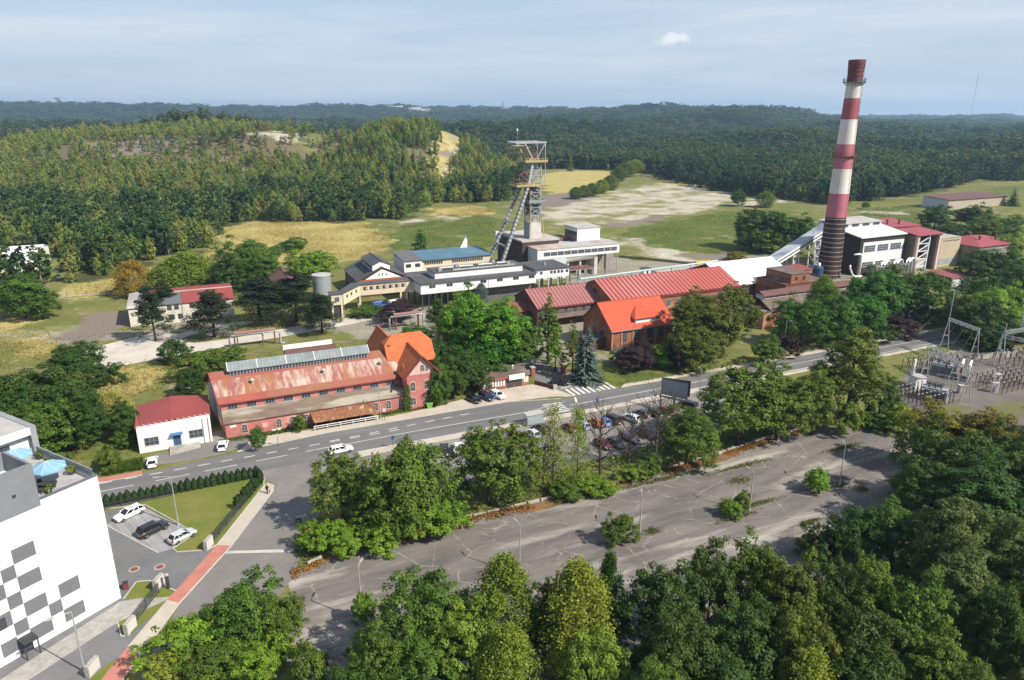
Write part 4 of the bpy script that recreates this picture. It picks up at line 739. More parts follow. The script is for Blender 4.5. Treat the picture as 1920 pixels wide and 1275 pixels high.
# ------------------------------------------------------------------ pit head: shaft building, headframe
r = bld('shaft_building', 'blocky shaft building with dark shaded side, white panel gallery on stilts and flat stained roofs', 'building', 117.4, 241.6)
MB().box(0,16,8.6,33,0,13.6).part('hoist_hall', mat('shade_brown_wall', (.085,.062,.05), (.06,.045,.038), .3, rough=.9, wave=(2.0,(.05,.036,.03),'Y',.5)), r)  # brown wall with the left face's shade worked into its dark colour
MB().box(-.3,16.3,8.4,33.3,13.6,14.2).part('hall_roof', palegrey, r); MB().box(-1.2,-.05,32.0,33.2,7,14.6).part('corner_panel', panelwhite, r)
MB().box(2.4,39,0,9,8.2,11.8).part('gallery', panelwhite, r); MB().box(2.34,2.4,0,8.5,0,11.8).part('gallery_end', panelshade, r); MB().box(2.4,15,.1,8.5,0,8.2).part('gallery_base', panelshade, r)
MB().box(2.2,14,-.2,9.2,11.8,12.15).part('gallery_roof', mat('rusty_pink_roof', (.40,.29,.25), (.48,.42,.38), .2, c3=(.30,.18,.14), c3pos=(.5,.64)), r); MB().box(14,39.2,-.2,9.2,11.8,12.2).part('gallery_roof', palegrey, r)
for k in range(11): win(r, 6.4+3.0*k, 0, 10.0, 2.6, 1.3, nx=4, ny=2, fm=greypaint)
MB().hull([(7,.3,8.2),(29,.3,8.2),(29,8,8.2),(7,8,8.2)], [(7,.1,8.25),(29,.1,8.25),(29,8,8.25),(7,8,8.25)]).hull([(11,1.5,5.6),(28,1.5,6.4),(28,8,6.4),(11,8,5.6)], [(7,.15,8.2),(29,.15,8.2),(29,8,8.2),(7,8,8.2)]).part('hopper', whiterender, r)
for x in (17, 22.5, 28): MB().box(x-.35,x+.35,2.2,2.9,0,6).part('stilt', mat('pale_concrete', (.55,.53,.49), (.46,.44,.41), .6), r)
MB().box(28.2,29.6,1,8,0,8.2).part('stilt', MATS['pale_concrete'], r)
for x in (33, 38.5):
    for y in (.5, 8.4): MB().box(x-.15,x+.15,y-.15,y+.15,0,8.2).part('stilt', galv if x > 34 else rust, r)
MB().box(16,42,9.2,30,0,10.4).part('rear_hall', mat('dull_grey_wall', (.30,.27,.25), (.24,.21,.20), .4), r); MB().box(15.8,42.4,9.05,30.4,10.4,10.8).part('rear_roof', palegrey, r)
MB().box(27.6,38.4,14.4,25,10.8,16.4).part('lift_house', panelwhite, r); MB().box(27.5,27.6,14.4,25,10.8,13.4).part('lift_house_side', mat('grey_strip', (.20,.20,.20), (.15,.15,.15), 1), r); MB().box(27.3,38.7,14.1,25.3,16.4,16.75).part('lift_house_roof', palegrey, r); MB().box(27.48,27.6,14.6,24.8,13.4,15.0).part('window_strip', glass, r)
MB().box(16.5,27,20,29,10.8,12.0).part('roof_light', mat('brown_monitor', (.20,.11,.09), (.15,.08,.07), .5), r)
r = bld('support_tower', 'grey open steel frame in front of the shaft building gallery', 'tower', 122.5, 222.0)
b = MB()
for x in (0, 3.4, 6.8, 10.2):
    for y in (0, 5): b.bar((x,y,0),(x,y,7.6),.32)
for z in (3.2, 7.6):
    for y in (0, 5): b.bar((0,y,z),(10.2,y,z),.26)
for x in (0, 3.4, 6.8): b.bar((x,0,0),(x+3.4,0,3.2),.16); b.bar((x+3.4,0,3.2),(x,0,7.6),.16)
b.part('steelwork', galv, r); MB().box(-.2,10.4,-.2,5.2,7.75,7.95).part('deck', rust, r)
r = bld('pit_headframe', 'steel pit headframe with leaning struts, yellow wheel platforms and crane top', 'headframe', 124.5, 256)
conc2 = MATS['pale_concrete']; yel = mat('yellow_steel', (.46,.36,.16), (.38,.30,.14), .8, rough=.6, c3=(.48,.42,.30)); wheelm = mat('brown_wheel', (.17,.09,.06), (.13,.07,.05), 1, rough=.6); silver = mat('silver_steel', (.42,.43,.44), (.33,.34,.35), .8, rough=.45, metal=.2); blk = mat('grey_black_steel', (.10,.11,.12), (.07,.075,.08), .8, rough=.6)
MB().box(-2.4,2.6,-2.6,2.6,13.9,20.5).part('concrete_base', conc2, r); MB().box(-2.5,-2.42,-2.6,2.6,13.9,20.5).part('shaded_base_side', greypaint, r)  # thin grey skin paints the shade on the base's left face
b = MB()
for x in (-2.3, 2.3):
    for y in (-2.4, 2.4): b.bar((x,y,20),(x,y,44),.4)
for k in range(8):
    z0, z1 = 20.5+k*2.9, 20.5+(k+1)*2.9
    for y in (-2.4, 2.4): b.bar((-2.3,y,z0),(2.3,y,z1),.2); b.bar((-2.3,y,z1),(2.3,y,z1),.24); b.bar((2.3,y,z0),(-2.3,y,z1),.2)
    for x in (-2.3, 2.3): b.bar((x,-2.4,z0),(x,2.4,z1),.2); b.bar((x,-2.4,z1),(x,2.4,z1),.24)
b.part('guide_tower', galv, r)
MB().box(-1.9,1.9,-2.0,2.0,23.5,34).part('inner_shaft', blk, r); MB().box(-2.4,-2.3,-2.2,2.2,26.5,34).part('cladding', blk, r)
b = MB(); b.box(-3.2,3.9,-3.4,3.4,28.0,28.25); b.box(-3.2,3.9,-3.5,-3.35,28.2,29.4); b.box(-3.2,-3.05,-3.4,3.4,28.2,29.4); b.box(3.8,3.9,-3.4,3.4,28.2,29.4); b.part('gallery', mat('green_grey_steel', (.26,.30,.28), (.20,.23,.21), .8), r)
for z, a, c in ((34.6,-8.6,1.2),(43.6,-5.0,4.4)):
    b = MB(); b.box(a,c,-4,4,z,z+.35)
    for y in (-4, 4): b.bar((a,y,z+1.5),(c,y,z+1.5),.12); b.bar((a,y,z+.9),(c,y,z+.9),.1); b.box(a,c,y-.06,y+.06,z+.3,z+.8)
    for x in np.linspace(a, c, 6):
        for y in (-4, 4): b.bar((x,y,z),(x,y,z+1.5),.12)
    b.bar((a,-4,z+1.5),(a,4,z+1.5),.12); b.box(a-.06,a+.06,-4,4,z+.3,z+.9)
    b.part('wheel_platform', yel, r)
for z, xc in ((37.4,-4.2),(46.3,-.8)):
    for y in (-1.6, 1.6):
        b = MB(); b.tube([(xc+2.5*math.cos(t), y, z+2.5*math.sin(t)) for t in np.linspace(0, 2*PI, 25)], .26, 6, False)
        for k in range(8): t = 2*PI*k/8; b.bar((xc,y,z),(xc+2.5*math.cos(t),y,z+2.5*math.sin(t)),.14)
        b.tube([(xc,y-.5,z),(xc,y+.5,z)], .4, 8); b.part('sheave_wheel', wheelm, r)
b = MB(); b.bar((-9.2,-3.6,51),(3.8,-3.6,51),.5,.7); b.bar((-9.2,3.6,51),(3.8,3.6,51),.5,.7); b.bar((-9,-3.6,51),(-9,3.6,51),.4); b.bar((3.6,-3.6,51),(3.6,3.6,51),.4); b.bar((-11,-3.6,51.1),(-9.2,-3.6,51.1),.2); b.part('crane_girder', silver, r)
b = MB()
for y in (-3.6, 3.6): b.bar((-5.2,y,50.7),(-1.2,y,43.9),.42); b.bar((3.4,y,50.7),(-.8,y,43.9),.3); b.bar((3.5,y,50.8),(3.5,y,44),.22); b.bar((3.5,y,44),(3.5,y,35),.2); b.bar((3.5,y,39.5),(-.5,y,34.8),.35)
b.part('brace', silver, r); MB().box(-8.6,-4.4,-2,2,48.6,49.9).part('trolley', yel, r); MB().bar((-8.4,-3.6,51),(-8.4,-3.6,55.2),.09).part('antenna', galv, r); MB().lathe([(.1,55.1),(.28,55.3),(.28,55.9),(.1,56.1)], 8, (-8.4,-3.6)).part('beacon', signwhite, r)
for y0, y1 in ((-6.6,-3.0),(6.6,3.0)):
    b = MB(); A, B_ = Vector((-18.6,y0,0)), Vector((-3.4,y1,35)); T_ = Vector((-1.4,y1*.9,43.8)); b.bar(A, B_, .95, 1.1); b.bar(B_, T_, .8, .9); st = b.part('strut', silver, r)
    b = MB()
    for k in range(22): p = A.lerp(B_, .06+k*.042); q = A.lerp(B_, .06+k*.042+.008); b.bar(p, q, 1.12, 1.3)
    b.part('strut_collar', blk, st)
b = MB()
for t in (.35, .60, .84): b.bar(Vector((-18.6,-6.6,0)).lerp(Vector((-3.4,-3,35)),t), Vector((-18.6,6.6,0)).lerp(Vector((-3.4,3,35)),t), .5, .6)
b.part('cross_tie', silver, r)
MB().bar((-2.2,-3.2,14),(-2.2,-2.7,34),.18).bar((4.0,-2.7,14.5),(2.5,-2.7,24),.3).part('stay', yel, r)

# ------------------------------------------------------------------ long white building on stilts, link, blue roof
r = bld('stilt_building', 'long white panelled building on dark stilts with flat grey roof and raised middle block', 'building', 66.0, 218)
MB().box(0,41.6,0,18,5.4,8.8).part('wall', panelwhite, r); MB().box(-.06,0,0,18,5.4,8.8).part('end_wall', panelshade, r); MB().box(-.6,42.0,-.6,18.4,8.8,9.1).part('roof', greyroof, r)
MB().box(6.4,38.4,4.4,13,9.1,11.0).part('raised_block', panelwhite, r); MB().box(6.1,38.8,4.2,13.2,11.0,11.25).part('raised_roof', greyroof, r); MB().box(6.32,6.4,4.4,13,9.1,11.0).part('raised_end', panelshade, r)
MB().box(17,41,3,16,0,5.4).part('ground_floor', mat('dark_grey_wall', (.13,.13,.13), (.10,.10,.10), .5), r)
for k in range(9): win(r, 19+2.6*k, 3, 3.9, 1.7, 1.0, nx=3, ny=1, fm=palegrey)
for k in range(8):
    for y in (.6, 9, 17): MB().box(.4+k*2.2,.75+k*2.2,y,y+.35,0,5.4).part('stilt', darkmetal, r)
for k in range(7):
    for dx in (-.55,.55): win(r, 3.9+6.0*k+dx, 0, 7.75, .8, .75, nx=1, ny=1, fm=darkmetal)
b = MB(); b.box(.2,1.9,-.05,0,5.5,8.7); b.part('corner_panel', signwhite, r); b = MB(); b.box(23.6,23.75,-.05,0,5.4,8.8); b.box(1.95,2.05,-.05,0,5.4,8.8); b.part('joint_strip', greypaint, r)
for k in range(4): MB().tube([(9+k*7,7.5,11.3),(9+k*7,7.5,12.0),(11.5+k*7,7.5,12.0),(14+k*7,7.5,11.9)], .38, 8).part('roof_duct', galv, r)
for x, y in ((8.6,6.0),(16,10),(25,9),(30,11),(34,7)): MB().box(x-.5,x+.7,y-.4,y+.5,11.25,12.3).part('roof_unit', galv, r)
MB().box(13,36,5.2,5.5,11.25,11.7).part('roof_kerb', palegrey, r)
r = bld('link_building', 'short white panelled link on tall columns joining stilt building and shaft building', 'building', 107.9, 219)
MB().box(0,13.2,0,13,6.5,9.6).part('wall', panelwhite, r); MB().box(-.4,13.6,-.5,13.4,9.6,9.95).part('roof', greyroof, r)
for x in (2.2, 6.2, 7.5, 9.0, 10.4, 12.4): win(r, x, 0, 8.4, .75, .75, nx=1, ny=1, fm=darkmetal)
for x in (1.5, 5.2, 9, 12.6):
    for y in (.4, 6, 12.4): MB().box(x-.2,x+.2,y-.2,y+.2,0,6.5).part('column', palegrey, r)
MB().box(.6,13,.3,.6,1.9,2.4).part('tie_beam', palegrey, r); MB().tube([(6,5,9.9),(6,5,10.9)], .4, 8).part('roof_vent', galv, r)
r = bld('blue_roof_building', 'cream building with blue sheet roof and small white fin behind the stilt building', 'building', 71.6, 257)
MB().box(0,35.5,0,14.5,0,8.6).part('wall', mat('cream_panel', (.66,.56,.44), (.60,.50,.40), .25, c3=(.54,.44,.36)), r); MB().box(-.08,7,-.5,14.5,0,8.7).part('end_block', mat('grey_white_wall', (.72,.71,.69), (.64,.63,.61), .3), r)
b = MB(); b.slab([(7.2,-.9,8.8),(35.9,-.6,8.8),(35.9,14.9,9.7),(7.2,14.9,9.7)], .25); b.part('roof', blueroof, r); MB().slab([(-.4,-.9,9.0),(7.2,-.9,9.0),(7.2,14.9,9.9),(-.4,14.9,9.9)], .25).part('end_roof', mat('slate_grey_roof', (.13,.135,.145), (.10,.10,.11), .4), r)
for x in (1.6, 5.2):
    for dx in (-.5,.5): win(r, x+dx, -.5, 7.0, .8, 1.1, nx=1, fm=darkmetal)
for k in range(26):
    if k not in (8,9,10,11): win(r, 8.4+.92*k, 0, 7.3, .5, .85, nx=1, ny=1, fm=darkmetal)
MB().hull([(27.5,13.4,9.6),(30.5,13.4,9.6),(30.5,13.8,9.6),(27.5,13.8,9.6)], [(30.0,13.4,14.0),(30.6,13.4,14.2),(30.6,13.8,14.2),(30.0,13.8,14.0)]).part('roof_fin', signwhite, r)
r = bld('workshop', 'grey roofed workshop with a roof monitor and white pediment over red brick', 'building', 51.2, 243.5)
b = MB(); gable_walls(b,0,17.4,0,22,0,6,10.0,'y'); b.part('wall', darkbrick, r); b = MB(); gable_roof(b,0,17.4,0,22,6,10.0,'y',ov=.5,oe=.6); b.part('roof', greyroof, r)
MB().hull([(2.5,-.1,6.2),(15.4,-.1,6.2),(8.7,-.1,9.5)], [(2.5,-.02,6.2),(15.4,-.02,6.2),(8.7,-.02,9.5)]).part('pediment', whiterender, r); MB().box(-.2,17.6,-.16,-.02,5.5,6.1).part('cornice', mat('brick_cornice', (.42,.12,.07), (.34,.10,.06), 1), r)
b = MB(); b.box(7.6,7.8,-.16,-.1,7.2,7.9); b.bar((7.0,-.13,7.2),(7.6,-.13,7.9),.14); b.box(8.6,8.8,-.16,-.1,7.0,8.1); b.bar((8.4,-.13,7.6),(9.2,-.13,8.1),.14); b.bar((9.9,-.13,7.2),(10.4,-.13,7.9),.14); b.bar((10.4,-.13,7.2),(9.9,-.13,7.9),.14); b.part('emblem', darkmetal, r)
mn = MB(); gable_walls(mn,5.6,11.8,1.2,17,8.0,10.8,12.2,'y'); mo = mn.part('roof_monitor', whiterender, r); b = MB(); gable_roof(b,5.6,11.8,1.2,17,10.8,12.2,'y',ov=.4,oe=.5); b.part('monitor_roof', greyroof, mo)
MB().box(5.52,5.6,2,16.5,9.2,10.5).part('window_strip', glass, mo)
for k in range(5): win(r, 0, 3+3.8*k, 3.4, 1.8, 2.2, 'l', nx=3, ny=3, fm=greypaint)

# ------------------------------------------------------------------ cream covered footbridge
r = bld('covered_footbridge', 'cream covered footbridge on columns with a sloping stair wing and grey felt roof', 'bridge', 37.6, 220.6)
b = MB(); b.box(0,3.6,0,4,4.2,7.6); b.hull([(3.6,0,3.9),(10.5,6.2,5.0),(8.6,9.6,5.0),(3.6,4,3.9)], [(3.6,0,7.6),(10.5,6.2,8.4),(8.6,9.6,8.4),(3.6,4,7.6)]); b.hull([(10.5,6.2,4.9),(28.6,5.6,4.9),(28.6,9.4,4.9),(8.6,9.6,4.9)], [(10.5,6.2,8.3),(28.6,5.6,8.3),(28.6,9.4,8.3),(8.6,9.6,8.3)]); b.part('gallery', cream, r)
b = MB(); b.slab([(-.3,-.3,7.8),(3.7,-.3,7.8),(3.7,4.3,7.8),(-.3,4.3,7.8)], .18); b.slab([(3.7,-.3,7.82),(10.7,5.9,8.62),(8.4,9.9,8.62),(3.7,4.3,7.82)], .18); b.slab([(10.7,5.9,8.6),(28.9,5.3,8.6),(28.9,9.7,8.6),(8.4,9.9,8.6)], .18); b.part('roof', greyroof, r)
for x, y in ((.3,.3),(3.2,.3),(.3,3.6),(3.2,3.6),(10.4,6.6),(10.4,9.0),(26,6.0),(26,9.0),(24.0,6.0)): MB().box(x-.28,x+.28,y-.28,y+.28,0,5.0).part('column', cream, r)
MB().box(.4,3.2,.6,3.6,0,4.2).part('stair_core', darkmetal, r)
for k in range(7): win(r, 12.4+2.1*k, 6.15-.07*k, 7.2, 1.3, .9, nx=3, ny=1, fm=darkmetal)
win(r, 1.8, 0, 6.0, 1.3, 1.3, fm=greypaint)
for t in (.25, .5, .78): win(r, 3.6+6.9*t, 6.2*t, 6.2+.9*t, .55, .75, nx=1, ny=1, fm=darkmetal, rz=math.atan2(6.2, 6.9))
MB().tube([(3.75,-.1,0),(3.75,-.1,7.6)], .08, 6).part('downpipe', galv, r)

# ------------------------------------------------------------------ silo, sheds, outbuildings
r = bld('steel_silo', 'round grey steel silo with pale rim between dark pines and the footbridge', 'silo', 39.9, 250.2)
MB().lathe([(3.2,0),(3.2,7.8)], 28).part('shell', mat('corrugated_silo', (.42,.45,.47), (.36,.39,.41), .5, rough=.45, metal=.4, wave=(.5,(.33,.36,.38),'Z',.5)), r); MB().lathe([(3.35,7.75),(3.35,8.1),(2.9,8.1),(.3,8.4)], 28).part('lid', palegrey, r)
r = bld('timber_shed', 'dark timber shed with maroon gable roof between pines and yellow green tree', 'shed', 24, 246)
b = MB(); gable_walls(b,0,8,0,16,0,6.8,9.0,'y'); b.part('wall', mat('black_timber', (.05,.04,.035), (.035,.03,.026), .8), r); b = MB(); gable_roof(b,0,8,0,16,6.8,9.0,'y',ov=.6,oe=.8); b.part('roof', brownroof, r)
r = bld('outbuilding', 'two storey old white outbuilding with half red, half grey roof behind the pines', 'building', -19.8, 236)
MB().box(0,29.6,0,17,0,6.1).part('wall', oldwhite, r); MB().box(14.6,14.9,-.12,0,0,6.3).part('downpipe', galv, r)
b = MB(); b.slab([(14.9,-.5,6.2),(30,-.5,6.2),(30,8,7.9),(14.9,8,7.9)], .18); b.slab([(4,8.0,7.95),(30,8,7.95),(30,17.4,7.2),(4,17.4,7.2)], .18); b.part('red_roof', redmetal, r)
MB().slab([(6.4,-.5,6.2),(14.9,-.5,6.2),(14.9,7.6,7.5),(6.4,7.6,7.5)], .2).part('grey_roof', mat('slate_felt', (.14,.145,.155), (.11,.11,.12), .5), r); MB().slab([(-.4,-.5,6.0),(6.4,-.5,6.0),(6.4,17.4,7.2),(-.4,17.4,6.6)], .2).part('worn_roof', palegrey, r)
MB().box(4,30,7.9,8.3,7.6,8.15).part('ridge_wall', pave_sand, r)
for x in (3.2, 6.2, 11.2, 13.2, 17.5, 21, 26.8): win(r, x, 0, 4.9, 1.1, 1.3, nx=2, ny=1, fm=darkmetal)
for x in (3.2, 8.5, 11.6, 14, 18, 22): win(r, x, 0, 1.9, 1.3, 1.4, nx=3, ny=1, fm=darkmetal)
r = bld('storage_tent', 'long white storage hall half hidden by trees at the far left edge', 'hall', -112, 343); b = MB(); gable_walls(b,0,55,0,22,0,6.4,8.6); b.part('wall', whiterender, r); b = MB(); gable_roof(b,0,55,0,22,6.4,8.6,'x',ov=.2,oe=.2); b.part('roof', whiteroof, r)
for k in range(6): MB().box(k*9.5,k*9.5+.15,-.08,0,0,6.4).part('seam', palegrey, r)
r = bld('small_tent', 'small white shed peeping between the trees right of the storage hall', 'shed', -46, 372); b = MB(); gable_walls(b,0,10,0,7,0,4,5.6); b.part('wall', whiterender, r); b = MB(); gable_roof(b,0,10,0,7,4,5.6,'x'); b.part('roof', whiteroof, r)
r = bld('distant_barn', 'distant long shed with grey blue end and brown roof at the right', 'shed', 462, 318); MB().box(0,60,0,19,0,6.3).part('wall', mat('tan_wall', (.42,.36,.28), (.35,.30,.24), .3), r); MB().box(-.15,-.02,0,19,0,6.6).part('end_wall', panelshade, r); MB().slab([(-.8,-.8,6.5),(61,-.8,6.5),(61,20,7.6),(-.8,20,7.6)], .3).part('roof', brownroof, r)
r = bld('low_building', 'low building with brown gable roof and white parapet behind the rusty hall', 'building', 18.4, 177.4); MB().box(0,12.4,0,7.5,0,2.6).part('wall', oldwhite, r); b = MB(); gable_roof(b,-.1,12.5,0,7.5,2.6,4.0,'x',ov=.1,oe=.3); b.part('roof', brownroof, r); MB().box(-.1,12.5,7.6,7.9,0,4.3).part('parapet', whiterender, r)
r = bld('transfer_house', 'small pale grey hut beside the long red roof with a thin pipe line', 'hut', 158, 226); MB().box(0,3.2,0,3,0,4.2).part('wall', panelwhite, r); MB().box(-.2,3.4,-.2,3.2,4.2,4.4).part('roof', greyroof, r); win(r, 1.6, 0, 3.0, .7, .7, fm=darkmetal)
r = bld('pipe_line', 'long thin pale blue pipe carried on posts behind the long red roof', 'pipe', 120, 209); MB().tube([(0,0,7.4),(64,6,7.4)], .35, 8).part('pipe', mat('pale_blue_pipe', (.42,.52,.55), (.36,.45,.48), 1), r)
for k in range(7): MB().box(4+k*9.2,4.3+k*9.2,.3+k*.86,.6+k*.86,0,7.1).part('post', galv, r)
r = bld('low_store', 'long low grey store with flat roof behind the pale blue pipe', 'building', 163, 222); MB().box(0,40,0,8,0,2.8).part('wall', palegrey, r); MB().box(-.2,40.2,-.2,8.2,2.8,3.1).part('roof', concrete, r)
for i, (u, v, l, lb) in enumerate(((131, 212, 9, 'rusty flat loading deck left end of the yard behind the red roof'), (143, 214, 8, 'rusty flat loading deck right end of the yard behind the red roof'))):
    r = bld('loading_deck', lb, 'platform', u, v); MB().box(0,l,0,3,1.6,1.9).part('deck', rust, r)
    for x in (.5, l-.5): MB().box(x-.2,x+.2,.3,2.7,0,1.6).part('support', darkmetal, r)
r = bld('sludge_basin', 'yellow loader attachment and railings on a pale concrete basin above the white roof', 'basin', 181, 226); MB().box(0,16,0,7,0,2.2).part('basin_wall', palegrey, r); MB().box(.4,15.6,.4,6.6,2.2,2.24).part('water', glass, r); MB().box(4,8.5,2,4.5,2.3,4.4).hull([(8.5,2.2,2.4),(10.5,2.2,3),(10.5,4.3,3),(8.5,4.3,2.4)], [(8.5,2.2,3.8),(10.2,2.2,4.9),(10.2,4.3,4.9),(8.5,4.3,3.8)]).part('loader', mat('loader_yellow', (.55,.38,.03), (.46,.31,.03), 1), r)
for k in range(5): MB().bar((k*4,0,2.2),(k*4,0,3.2),.08).part('rail_post', galv, r)
# pipe bridges
def pipebridge(label, u, v, ln, h):
    r = bld('pipe_bridge', label, 'pipe bridge', u, v)
    for x in (2.0, ln-1.4):
        for s in (0, 1.0): MB().bar((x,s,0),(x,s,h+.6),.28).part('post', rust, r)
    MB().tube([(0,0,0),(0,0,h-.5),(.5,0,h),(ln-.6,0,h),(ln,0,h-.5),(ln,0,.2),(ln+1.2,0,.2)], .28, 8).part('pipe', galv, r, smooth=True); MB().tube([(1.3,1,0),(1.3,1,h-.9),(1.7,1,h-.5),(ln*.62,1,h-.5),(ln*.66,1,h-.9),(ln*.66,1,.5)], .2, 8).part('pipe', galv, r, smooth=True)
    MB().box(1.5,ln-1,-.35,1.3,h+.3,h+.62).part('walkway', mat('rosy_steel', (.36,.19,.17), (.28,.14,.13), .8), r)
pipebridge('rust red pipe bridge with silver pipes crossing the concrete road behind the hall', 6.2, 200.8, 13.2, 3.9)
pipebridge('grey pink pipe bridge behind the orange roofed house', 50.6, 200.4, 10.4, 4.2)
